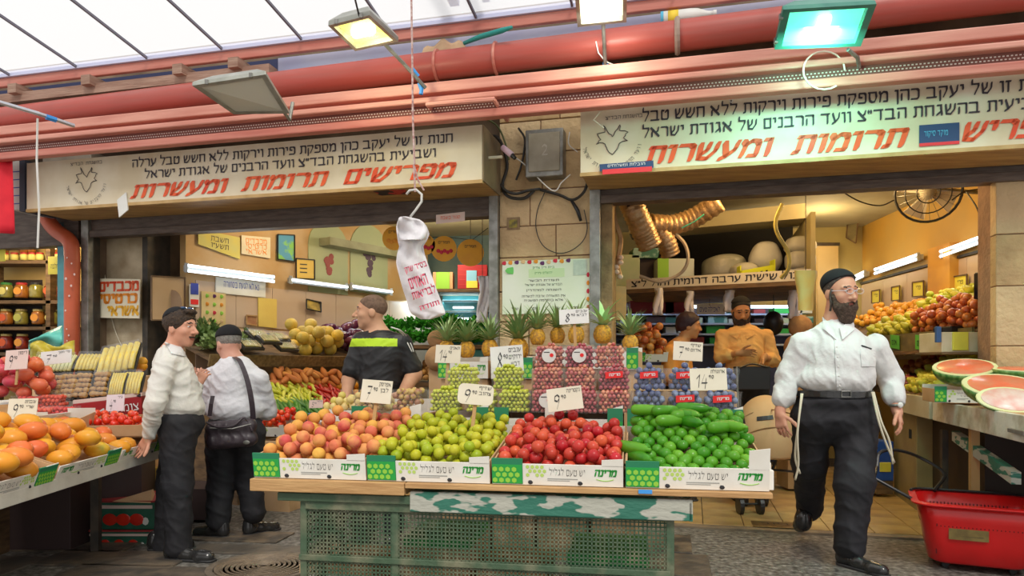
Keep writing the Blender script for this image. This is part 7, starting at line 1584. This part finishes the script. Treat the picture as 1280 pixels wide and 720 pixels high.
# skullcap, hair, sidelock, beard, glasses
s = Sdf(); s.ell(T(0, -.02, .062), (.098, .118, .092), Rh, .01); s.cut(T(0, 0, .064), Rh @ Vector((0, .62, -1))); mesh_obj('skullcap', s.mesh(.006), M('black_velvet', (.008, .008, .01), rough=.9), pw)
m_hairA = M('dark_grey_brown_hair', (.045, .03, .022), (.10, .085, .07), 60, .6, .5, bscale=120); s = Sdf(); hair(s, T, Rh, 1.13, .006, .0, .03); mesh_obj('hair', s.mesh(.006, fold=.003, fsc=150), m_hairA, pw)
for sx_ in (-1, 1): MB().tube(curve([T(sx_*.075, .022, .03), T(sx_*.082, .022, -.01), T(sx_*.080, .03, -.05), T(sx_*.074, .02, -.09)]), [.007]*16, 6).build('sidelock', m_hairA, pw, smooth=True)
m_beard = M('dark_brown_beard', (.05, .028, .018), (.13, .08, .055), 70, .8, .8, bscale=140)
s = Sdf(); s.ell(T(0, .052, -.075), (.070, .055, .055), Rh, .02); s.ell(T(0, .062, -.115), (.055, .042, .055), Rh, .02)
for sx_ in (-1, 1): s.cap(T(sx_*.068, .03, -.01), T(sx_*.058, .05, -.07), .014, .022, .02); s.cap(T(sx_*.004, .102, -.040), T(sx_*.034, .086, -.058), .007, .010, .008)
s.ell(T(0, .108, -.050), (.026, .03, .010), Rh, .004, True)
mesh_obj('beard', s.mesh(.006, fold=.009, fsc=120, fdir=(.8, .3, 0)), m_beard, pw)
gl = MB()
for sx_ in (-1, 1): gl.tube([T(sx_*.033+.024*math.cos(a), .112, .020+.014*math.sin(a)) for a in [2*math.pi*k/14 for k in range(14)]], .0022, 4, closed=True); gl.tube([T(sx_*.057, .110, .024), T(sx_*.080, .02, .018)], .0022, 4)
gl.tube([T(-.010, .114, .022), T(.010, .114, .022)], .0022, 4); gl.build('glasses', M('silver_wire', (.7, .7, .72), rough=.25, metal=.8), pw)
MB().tube([wr+v(0, 0, .03)+v(.036*math.cos(a), .036*math.sin(a), .004*math.cos(a)) for a in [2*math.pi*k/16 for k in range(16)]], .009, 6, closed=True).build('watch', m_steel, pw); MB().ball(wr+v(.0, -.042, .03), .018, 10, 6, sc=(1, .5, 1)).build('watch_face', m_white, pw)
m_tz = M('cream_wool', (.72, .66, .5)); 
for k, pts in enumerate((((1002,492,-.12),(998,530,-.16),(994,570,-.12),(1000,592,-.1)), ((1090,490,-.15),(1098,525,-.2),(1108,555,-.2),(1118,578,-.18)), ((1092,490,-.15),(1101,525,-.2),(1112,552,-.2),(1116,580,-.18)), ((1003,492,-.12),(997,540,-.16),(998,580,-.12),(994,600,-.1)))):
    MB().tube(curve([Q(*p) for p in pts]), .007, 5).build('tassel', m_tz, pw, smooth=True)
# ---------------------------------------------------------------- dark-haired man in profile
Y0 = 4.6
pm = person('dark-haired man in a white shirt with sunglasses on his head, in profile', Vector((Q(222, 700).x, Y0, 0)))
Rh = frame_of(-math.pi/2-.22, -.05, 0); hc = Q(226, 412); b = Sdf(); T = headshape(b, hc, Rh, 1.0, 1.08, Q(214, 447, .0))
hyaw = -math.pi/2+.25
sl, sr = Q(206, 461, -.14), Q(222, 462, .15); el, wl = Q(193, 507, -.24), Q(186, 546, -.16); er, wr = Q(240, 492, .2), Q(247, 480, .2)
pel, che = Q(222, 518), Q(217, 468); torso(b, pel, che, Q(212, 443), sl, sr, hyaw, .12, .12, .08, .08)
b.chain([sl, el, wl], [.04, .035, .025]); b.chain([sr, er, wr], [.04, .035, .025]); hand(b, wl, (-.45, .1, -.65), (.5, -.75, .2), (.3, -.3, -.9), .18, .95); hand(b, wr, (.4, .1, .8), (.2, .8, .1), (-.8, 0, .4), 1.0, .9)
ar, al_ = Q(224, 690, -.05), Q(208, 686, .18); kr, kl = Q(222, 605, -.07), Q(214, 602, .14); hr, hl = Q(222, 530, -.07), Q(226, 530, .10)
b.chain([hr, kr, ar], [.07, .05, .035]); b.chain([hl, kl, al_], [.07, .05, .035])
mesh_obj('body', b.mesh(.0055), [skA, m_lip, m_eye, m_iris, m_browA], pm, facepaint(hc, Rh))
s = Sdf(); torso(s, Q(226, 508), che, Q(213, 446), sl, sr, hyaw, .145, .155, .120, .110, .02); s.ell(Q(226, 510), (.150, .14, .09), None, .02)
s.chain([sl, el, el.lerp(wl, .9)], [.072, .060, .042], .010); s.chain([sr, er, er.lerp(wr, .75)], [.070, .060, .046], .010)
s.cap(Q(211, 452), Q(216, 441, -.01), .080, .060, .02)
VF = s.mesh(.008, fold=.017, fsc=34, fdir=(.6, 0, .7), seed=7, smooth=1); B_ = bvh(VF); mesh_obj('shirt', VF, M('ivory_shirt', (.76, .75, .70), (.72, .70, .64), 6, .8, .5, bscale=16), pm)
patch(B_, ((206,428),(226,434),(233,446),(214,442)), 'collar', m_shirtW, pm, .010, .007)
s = Sdf(); s.ell(Q(224, 528), (.155, .135, .12), None, .05); s.chain([hr, kr, Q(223, 683, -.05)], [.115, .088, .08], .04); s.chain([hl, kl, Q(208, 680, .18)], [.115, .088, .08], .04); s.cut(Q(222, 516), Z)
mesh_obj('trousers', s.mesh(.009, fold=.014, fsc=28, fdir=(.2, 0, .6), seed=3, smooth=1), m_trous, pm)
shoe(pm, Vector((ar.x-.05, ar.y, 0)), Vector((ar.x+.25, ar.y-.06, 0))); shoe(pm, Vector((al_.x-.08, al_.y-.0, 0)), Vector((al_.x+.18, al_.y+.03, 0)))
m_hairB = M('dark_brown_hair', (.025, .014, .009), (.07, .04, .02), 70, .6, .6, bscale=150); s = Sdf(); hair(s, T, Rh, 1.0, .012, -.035, .075)
s.ell(T(0, .06, .115), (.055, .035, .02), Rh, .02); mesh_obj('hair', s.mesh(.0055, fold=.007, fsc=130), m_hairB, pm)
s = Sdf(); s.ell(T(0, -.03, .062), (.082, .09, .085), Rh, .01); s.cut(T(0, -.02, .10), Rh @ Vector((0, .45, -1))); mesh_obj('skullcap', s.mesh(.006), MC['black_velvet'], pm)
gl = MB(); gl.tube([T(-.072, -.01, .085), T(-.074, .02, .105), T(-.05, .045, .128)], .005, 5); gl.ball(T(-.035, .035, .138), .026, 12, 6, Rh, (1, .5, .35)); gl.ball(T(.03, .035, .138), .026, 12, 6, Rh, (1, .5, .35)); gl.build('sunglasses', M('blue_lens', (.05, .12, .25), rough=.1, coat=.8), pm)
s = Sdf(); s.cap(T(-.026, .088, -.046), T(.026, .088, -.046), .0065, .0065, .004); mesh_obj('moustache', s.mesh(.004, fold=.002, fsc=200), m_hairB, pm)
# ---------------------------------------------------------------- older man seen from behind
Y0 = 5.15
po = person('older man in a white shirt and skullcap seen from behind, bag on a strap', Vector((Q(292, 665).x, Y0, 0)))
skB = skin('ruddy_skin', (.70, .38, .28), (.62, .30, .22)); Rh = frame_of(.75, -.35, 0); hc = Q(286, 432, .02); b = Sdf(); T = headshape(b, hc, Rh, 1.03, 1.0, Q(291, 456, .0))
sl, sr = Q(268, 470, .04), Q(322, 474, .0); el, wl = Q(262, 508, .12), Q(252, 478, .28); er, wr = Q(333, 512, .12), Q(318, 500, .32)
che, pel = Q(294, 476), Q(294, 535); torso(b, pel, che, Q(292, 452), sl, sr, 0, .14, .13, .09, .09)
b.chain([sl, el, wl], [.04, .035, .026]); b.chain([sr, er, wr], [.04, .035, .026]); hand(b, wl, (-.35, .2, .6), (.7, .5, 0), (.6, .3, .5), .5, 1.); hand(b, wr, (-.5, .6, .1), (0, .2, -1), (0, 1, .4), .5, 1.)
hl, hr = Q(278, 545), Q(310, 545); kl, kr = Q(276, 605, .02), Q(312, 600, .05); al_, ar = Q(272, 655, -.02), Q(318, 645, .05)
b.chain([hl, kl, al_], [.07, .05, .035]); b.chain([hr, kr, ar], [.07, .05, .035]); mesh_obj('body', b.mesh(.006), [skB, m_lip, m_eye, m_iris, m_browA], po, facepaint(hc, Rh, 1.03))
s = Sdf(); torso(s, Q(294, 508), che, Q(292, 456), sl, sr, 0, .18, .18, .15, .13, .04); s.chain([sl, el, el.lerp(wl, .5)], [.075, .07, .06], .012); s.chain([sr, er, er.lerp(wr, .6)], [.078, .078, .065], .012); s.ell(Q(294, 512), (.20, .16, .1), None, .05)
mesh_obj('shirt', s.mesh(.009, fold=.016, fsc=26, fdir=(.3, 0, .8), seed=11, smooth=1), M('cool_white_shirt', (.76, .76, .80), (.7, .7, .75), 6, .8, .5, bscale=16), po)
s = Sdf(); s.ell(Q(294, 535), (.19, .15, .15), None, .05); s.chain([hl, kl, Q(273, 650, -.0)], [.12, .09, .085], .04); s.chain([hr, kr, Q(317, 640, .05)], [.12, .09, .085], .04); s.cut(Q(294, 514), Z)
mesh_obj('trousers', s.mesh(.01, fold=.012, fsc=26, fdir=(.2, 0, .6), seed=5, smooth=1), m_trous, po)
shoe(po, Vector((al_.x+.04, al_.y, 0)), Vector((al_.x-.20, al_.y+.05, 0))); shoe(po, Vector((ar.x-.04, ar.y, 0)), Vector((ar.x+.12, ar.y+.2, 0)))
m_hairC = M('grey_hair', (.22, .2, .18), (.35, .33, .3), 60, .7, .5, bscale=140); s = Sdf(); hair(s, T, Rh, 1.03, .006, -.035, .03); mesh_obj('hair', s.mesh(.006, fold=.004, fsc=150), m_hairC, po)
s = Sdf(); s.ell(T(0, -.018, .058), (.090, .108, .088), Rh, .01); s.cut(T(0, 0, .062), Rh @ Vector((0, .25, -1))); mesh_obj('skullcap', s.mesh(.006), MC['black_velvet'], po)
# shoulder bag of the older man
t = thing('shoulder_bag', 'dark leather shoulder bag hanging on the back of the older man', 'bag', Q(288, 560, -.27)); m_bagL = M('dark_plum_leather', (.035, .025, .032), (.06, .045, .055), 6, .4, .2, bscale=30)
s = Sdf(); s.cap(Q(266, 536, -.28), Q(312, 532, -.26), .05, .05, .03); s.cap(Q(267, 552, -.28), Q(312, 548, -.26), .055, .055, .03); mesh_obj('body', s.mesh(.008, fold=.006, fsc=40, smooth=1), m_bagL, t)
MB().tube(curve([Q(258,528,-.30), Q(272,534,-.34), Q(292,532,-.34), Q(306,522,-.3), Q(316,540,-.3)]), .008, 6).build('handle', m_bagL, t, smooth=True)
MB().tube([Q(262,535,-.336), Q(290,536,-.345), Q(314,530,-.32)], .004, 5).build('zipper', m_steel, t); MB().ball(Q(308,553,-.33), .018, 10, 6, sc=(1.3, .3, .8)).build('buckle', m_steel, t)
mb = MB(); sp = curve([Q(316,540,-.2), Q(313,500,-.22), Q(306,462,-.20), Q(298,440,-.11), Q(288,436,.02)] if False else [Q(317,535,-.2), Q(315,505,-.235), Q(309,475,-.235), Q(300,452,-.16), Q(292,446,-.05)], 5)
mb.v = [q for p in sp for q in (p-v(.018, 0, 0), p+v(.018, 0, 0))]; mb.f = [[2*i, 2*i+1, 2*i+3, 2*i+2] for i in range(len(sp)-1)]; mb.build('strap', m_bagL, t, solid=.005)
mb = MB(); sp = [Q(262,520,-.2), Q(264,505,-.2), Q(266,495,-.17)]; mb.v = [q for p in sp for q in (p-v(.014, 0, 0), p+v(.014, 0, 0))]; mb.f = [[2*i, 2*i+1, 2*i+3, 2*i+2] for i in range(2)]; mb.build('strap', m_bagL, t, solid=.005)
# ---------------------------------------------------------------- vendor in the black sports shirt
Y0 = 5.1
pv_ = person('shaven-headed vendor in a black shirt with a lime green chest stripe, looking left', Vector((Q(472, 600).x, Y0, 0)))
skC = skin('tanned_skin', (.66, .37, .23), (.58, .30, .18)); Rh = frame_of(math.pi/2+.12, 0, 0); hc = Q(464, 392); b = Sdf(); T = headshape(b, hc, Rh, 1.04, 1.1, Q(470, 420, .03))
sl, sr = Q(451, 427, .0), Q(503, 428, .0); el, wl = Q(436, 475, .0), Q(431, 510, -.1); er, wr = Q(517, 468, .03), Q(503, 492, -.14)
che, pel = Q(477, 444), Q(473, 510); torso(b, pel, che, Q(473, 414, .02), sl, sr, math.pi, .13, .13, .09, .09)
b.chain([sl, el, wl], [.046, .046, .030]); b.chain([sr, er, wr], [.05, .056, .036]); hand(b, wl, (0, -.4, -.9), (.8, 0, 0), (.2, -.8, 0), .3, 1.); hand(b, wr, (-.7, -.4, -.2), (0, -.1, -1), (0, -1, .4), .4, 1.)
hl, hr = Q(458, 520), Q(492, 520); kl, kr = Q(456, 595), Q(492, 595); al_, ar = Vector((kl.x, Y0, .08)), Vector((kr.x, Y0, .08)); b.chain([hl, kl, al_], [.07, .05, .035]); b.chain([hr, kr, ar], [.07, .05, .035])
mesh_obj('body', b.mesh(.0055), [skC, m_lip, m_eye, m_iris, m_browA], pv_, facepaint(hc, Rh, 1.04))
zl = lambda py: Q(0, py).z; z0_, z1_ = zl(434), zl(422.5)
s = Sdf(); torso(s, Q(474, 500), che, Q(473, 419, .02), sl, sr, math.pi, .155, .168, .125, .12, .0); s.chain([sl, sl.lerp(el, .75)], [.062, .070], .03); s.chain([sr, sr.lerp(er, .8)], [.062, .076], .03)
s.ell(Q(472, 404, -.03), (.062, .08, .045), None, .01, True)
xc = Q(465, 0).x
m_black_sh = M('black_sports_jersey', (.012, .012, .014), (.02, .02, .022), 7, .5, .08)
VF = s.mesh(.008, fold=.010, fsc=30, fdir=(.2, 0, .9), seed=6, smooth=1); B_ = bvh(VF); mesh_obj('shirt', VF, [m_black_sh, M('lime_stripe', (.50, .75, .02))], pv_, lambda P_: ((P_[:, 2] > Q(0, 433, -.12).z) & (P_[:, 2] < Q(0, 422.5, -.12).z) & (P_[:, 1] < Y0) & (P_[:, 0] < Q(495, 0, -.12).x) & (P_[:, 0] > Q(435, 0).x)).astype(int))
for dx in (0, 3.5): stripe(B_, [(489+dx, 409+dx*.3), (497+dx, 412+dx*.3), (504+dx, 419+dx*.2), (510+dx, 430), (515+dx*.6, 440)], .0045, 'sleeve_stripe', m_white, pv_)
s = Sdf(); s.ell(Q(474, 520), (.175, .13, .14), None, .05); s.chain([hl, kl, al_], [.11, .085, .075], .04); s.chain([hr, kr, ar], [.11, .085, .075], .04); mesh_obj('trousers', s.mesh(.011), m_trous, pv_)
for a in (al_, ar): shoe(pv_, Vector((a.x, a.y+.03, 0)), Vector((a.x, a.y-.22, 0)))
s = Sdf(); hair(s, T, Rh, 1.04, .0035, .0, .06); mesh_obj('hair', s.mesh(.0055), M('cropped_hair', (.12, .07, .045), (.2, .12, .08), 40, .8), pv_)
# ---------------------------------------------------------------- bearded vendor and the woman
Y0 = 6.55; m_litshirt = M('shirt_lit_orange', (.80, .46, .15), (.74, .40, .13), 6, .8, .5, bscale=16)  # white shirt with the orange lamplight put into its base colour
pb_ = person('bearded vendor in a pale shirt lit orange, looking down at his hands behind the plums', Vector((Q(932, 620).x, Y0, 0)))
skD = skin('warm_skin', (.62, .30, .12), (.52, .24, .1)); Rh = frame_of(math.pi-.1, -.38, 0); hc = Q(926, 390); b = Sdf(); T = headshape(b, hc, Rh, 1.02, 1.0, Q(927, 412, .03))
sl, sr = Q(903, 420, .0), Q(957, 420, .0); el, wl = Q(901, 446, -.05), Q(924, 441, -.24); er, wr = Q(966, 450, -.02), Q(955, 447, -.20)
che, pel = Q(930, 430), Q(932, 475); torso(b, pel, che, Q(928, 409, .02), sl, sr, math.pi, .13, .13, .09, .09)
b.chain([sl, el, wl], [.04, .036, .026]); b.chain([sr, er, wr], [.04, .036, .026]); hand(b, wl, (.9, -.2, .05), (0, .1, -1), (.2, -.5, .8), .4, 1.); hand(b, wr, (-.5, -.2, -.8), (0, .3, -.6), (-.4, -.8, 0), .5, 1.)
for x in (918, 946): b.chain([Q(x, 480), Q(x, 560), Vector((Q(x, 0).x, Y0, .09))], [.07, .05, .035])
mesh_obj('body', b.mesh(.0065), [skD, m_lip, m_eye, m_iris, m_browA], pb_, facepaint(hc, Rh, 1.02, False))
s = Sdf(); torso(s, Q(931, 460), che, Q(928, 412, .02), sl, sr, math.pi, .175, .18, .14, .125, .03); s.chain([sl, el, el.lerp(wl, .45)], [.066, .064, .055], .010); s.chain([sr, er, er.lerp(wr, .3)], [.066, .066, .06], .010)
VF = s.mesh(.01, fold=.014, fsc=30, fdir=(.5, 0, .8), seed=12, smooth=1); B_ = bvh(VF); patch(B_, ((926,415),(929,415),(931,455),(928,455)), 'placket', m_litshirt, pb_, .006, .006, 2, 10); patch(B_, ((912,411),(924,418),(922,424),(912,418)), 'collar', m_litshirt, pb_, .01, .006); patch(B_, ((932,418),(944,411),(944,418),(933,424)), 'collar', m_litshirt, pb_, .01, .006); mesh_obj('shirt', VF, M('shirt_lit_orange', (.80, .46, .15), (.74, .40, .13), 6, .8, .5, bscale=16), pb_)
s = Sdf(); s.ell(Q(932, 478), (.185, .14, .13), None, .05)
for x in (918, 946): s.chain([Q(x, 485), Q(x, 560), Vector((Q(x, 0).x, Y0, .11))], [.11, .085, .075], .04)
mesh_obj('trousers', s.mesh(.012), m_trous, pb_)
for x in (918, 946): shoe(pb_, Vector((Q(x, 0).x, Y0+.03, .02)), Vector((Q(x, 0).x, Y0-.22, .02)))
s = Sdf(); hair(s, T, Rh, 1.02, .008, -.02, .045); mesh_obj('hair', s.mesh(.0065), M('black_hair', (.012, .01, .008), rough=.7), pb_); s = Sdf(); s.ell(T(0, -.02, .062), (.088, .102, .080), Rh, .01); s.cut(T(0, 0, .085), Rh @ Vector((0, .35, -1))); mesh_obj('skullcap', s.mesh(.006), MC['black_velvet'], pb_)
s = Sdf(); s.ell(T(0, .05, -.08), (.062, .05, .055), Rh, .02); s.ell(T(0, .058, -.11), (.045, .036, .045), Rh, .02)
for sx_ in (-1, 1): s.cap(T(sx_*.068, .03, .0), T(sx_*.056, .05, -.07), .013, .02, .02); s.cap(T(0, .100, -.040), T(sx_*.034, .084, -.06), .007, .01, .006)
mesh_obj('beard', s.mesh(.006, fold=.006, fsc=120), M('black_beard', (.02, .012, .008), (.05, .03, .02), 60, .8), pb_)
Y0 = 6.5
pq = person('woman in an orange top and dark headscarf, looking right behind the plums', Vector((Q(850, 620).x, Y0, 0)))
Rh = frame_of(-math.pi/2-.25, -.1, 0); hc = Q(862, 409); b = Sdf(); T = headshape(b, hc, Rh, .93, 1.0, Q(853, 430, .02))
sl, sr = Q(838, 441, -.12), Q(850, 441, .12); el, er = Q(838, 470, -.16), Q(850, 470, .14); wl, wr = Q(862, 480, -.2), Q(870, 480, .1)
torso(b, Q(846, 485), Q(845, 450), Q(850, 430), sl, sr, -math.pi/2+.3, .11, .11, .08, .08); b.chain([sl, el, wl], [.035, .032, .024]); b.chain([sr, er, wr], [.035, .032, .024]); hand(b, wl, (.9, -.1, .1), (0, 0, -1), (0, 1, .5), .4, .9); hand(b, wr, (.9, -.1, .1), (0, 0, -1), (0, -1, .5), .4, .9)
for dx in (-.08, .08): x = Q(846, 0).x; b.chain([Vector((x, Y0+dx, .85)), Vector((x, Y0+dx, .45)), Vector((x, Y0+dx, .09))], [.07, .05, .035])
mesh_obj('body', b.mesh(.0065), [skD, m_lip, m_eye, m_iris, m_browA], pq, facepaint(hc, Rh, .93))
s = Sdf(); torso(s, Q(846, 478), Q(845, 451), Q(848, 434), sl, sr, -math.pi/2+.3, .15, .155, .12, .12, .02); s.chain([sl, el, el.lerp(wl, .6)], [.068, .06, .05], .03); s.chain([sr, er, er.lerp(wr, .6)], [.068, .06, .05], .03)
mesh_obj('top', s.mesh(.01, fold=.008, fsc=26, seed=2, smooth=1), M('orange_knit', (.75, .30, .05), (.68, .26, .05), 6, .8), pq)
s = Sdf(); s.cap(Q(846, 490), Vector((Q(846, 0).x, Y0, .25)), .13, .16, .04); mesh_obj('skirt', s.mesh(.012), m_trous, pq)
for dx in (-.08, .08): shoe(pq, Vector((Q(846, 0).x-.06, Y0+dx, .02)), Vector((Q(846, 0).x+.17, Y0+dx, .02)))
s = Sdf(); s.ell(T(0, -.02, .055), (.088, .108, .09), Rh, .02); s.ell(T(0, -.07, .0), (.07, .06, .05), Rh, .03); s.cut(T(0, .045, .04), Rh @ Vector((0, 1, -.9))); s.cut(T(0, 0, -.045), Rh @ Vector((0, 0, -1)))
mesh_obj('headscarf', s.mesh(.006, fold=.004, fsc=60), M('dark_headscarf', (.03, .012, .02)), pq)
MB().ball(T(-.092, .0, .06), .022, 8, 5, Rh, (.15, 1, 1)).build('flower_emblem', M('dull_gold', (.45, .32, .2)), pq)
MB().tube(curve([Q(842,434,-.1), Q(852,440,-.14), Q(862,446,-.12)]), .006, 5).build('neckline', m_ink, pq)

# strings that hold up the hanging things
cord('string from the ceiling holding the yellow bag', [P(1007,338,5.6), P(1007,338,5.6)+Z*(3.05-P(0,338,5.6).z)], .003, m_black, 'string')
cord('string from the ceiling holding the long white bag', [P(603,345,6.15), P(603,345,6.15)+Z*(3.05-P(0,345,6.15).z)], .003, m_black, 'string')
cord('string from the loft holding the white handwritten card', [P(887,380,7.9)-Z*.02, P(887,380,7.9)+Z*.09], .003, m_black, 'string')
cord('string from the loft holding the round black bag', [P(967,396,7.4), P(967,396,7.4)+Z*(1.97-P(0,396,7.4).z)], .004, m_black, 'string')
for px in (500, 588): cord('string holding the round orange cards, '+('near the carrier bag' if px == 500 else 'near the stone pier'), [P(px,299,6.42), P(px,299,6.42)+Z*(3.05-P(0,299,6.42).z)], .003, m_black, 'string')

s = Sdf(); s.ell(P(957,548,SY+.12), (.25, .30, .36), None, .02); s.cut(P(957,572,SY), -Z); s.cut(P(957,572,SY+.2), Vector((0,1,0)))
VF = s.mesh(.012, smooth=1); B_ = bvh(VF); mesh_obj('hood', VF, m_beige, STR)
for pts in (((922,528),(940,516),(965,512),(992,518)), ((925,548),(945,538),(968,534),(992,538))): stripe(B_, pts, .005, 'piping', MC['beige_piping'], STR, fb=4.5) if False else stripe(B_, [(x, y) for x, y in pts], .005, 'piping', MC['beige_piping'], STR)
patch(B_, ((946,521),(966,519),(967,524),(946,526)), 'hood_slot', m_ink, STR, .006, .004, 3, 2)
S(MB().fbox(uF(65, -.4), uF(125, -.4), -.5, -.25, 3.02, 3.09).build('trim_13', M('grey_housing', (.5, .46, .38), (.4, .36, .3), 6), bevel=.01))
t = thing('pipe_bracket', 'salmon pink pipe frame sticking out above the right end of the left sign', 'bracket', fc(585, 130, -.8))
MB().tube([fc(548,142,-.6), fc(534,131,-.86), fc(617,124,-.86), fc(634,150,-.5)], .018, 8).build('pipe', m_pinkbeam, t)
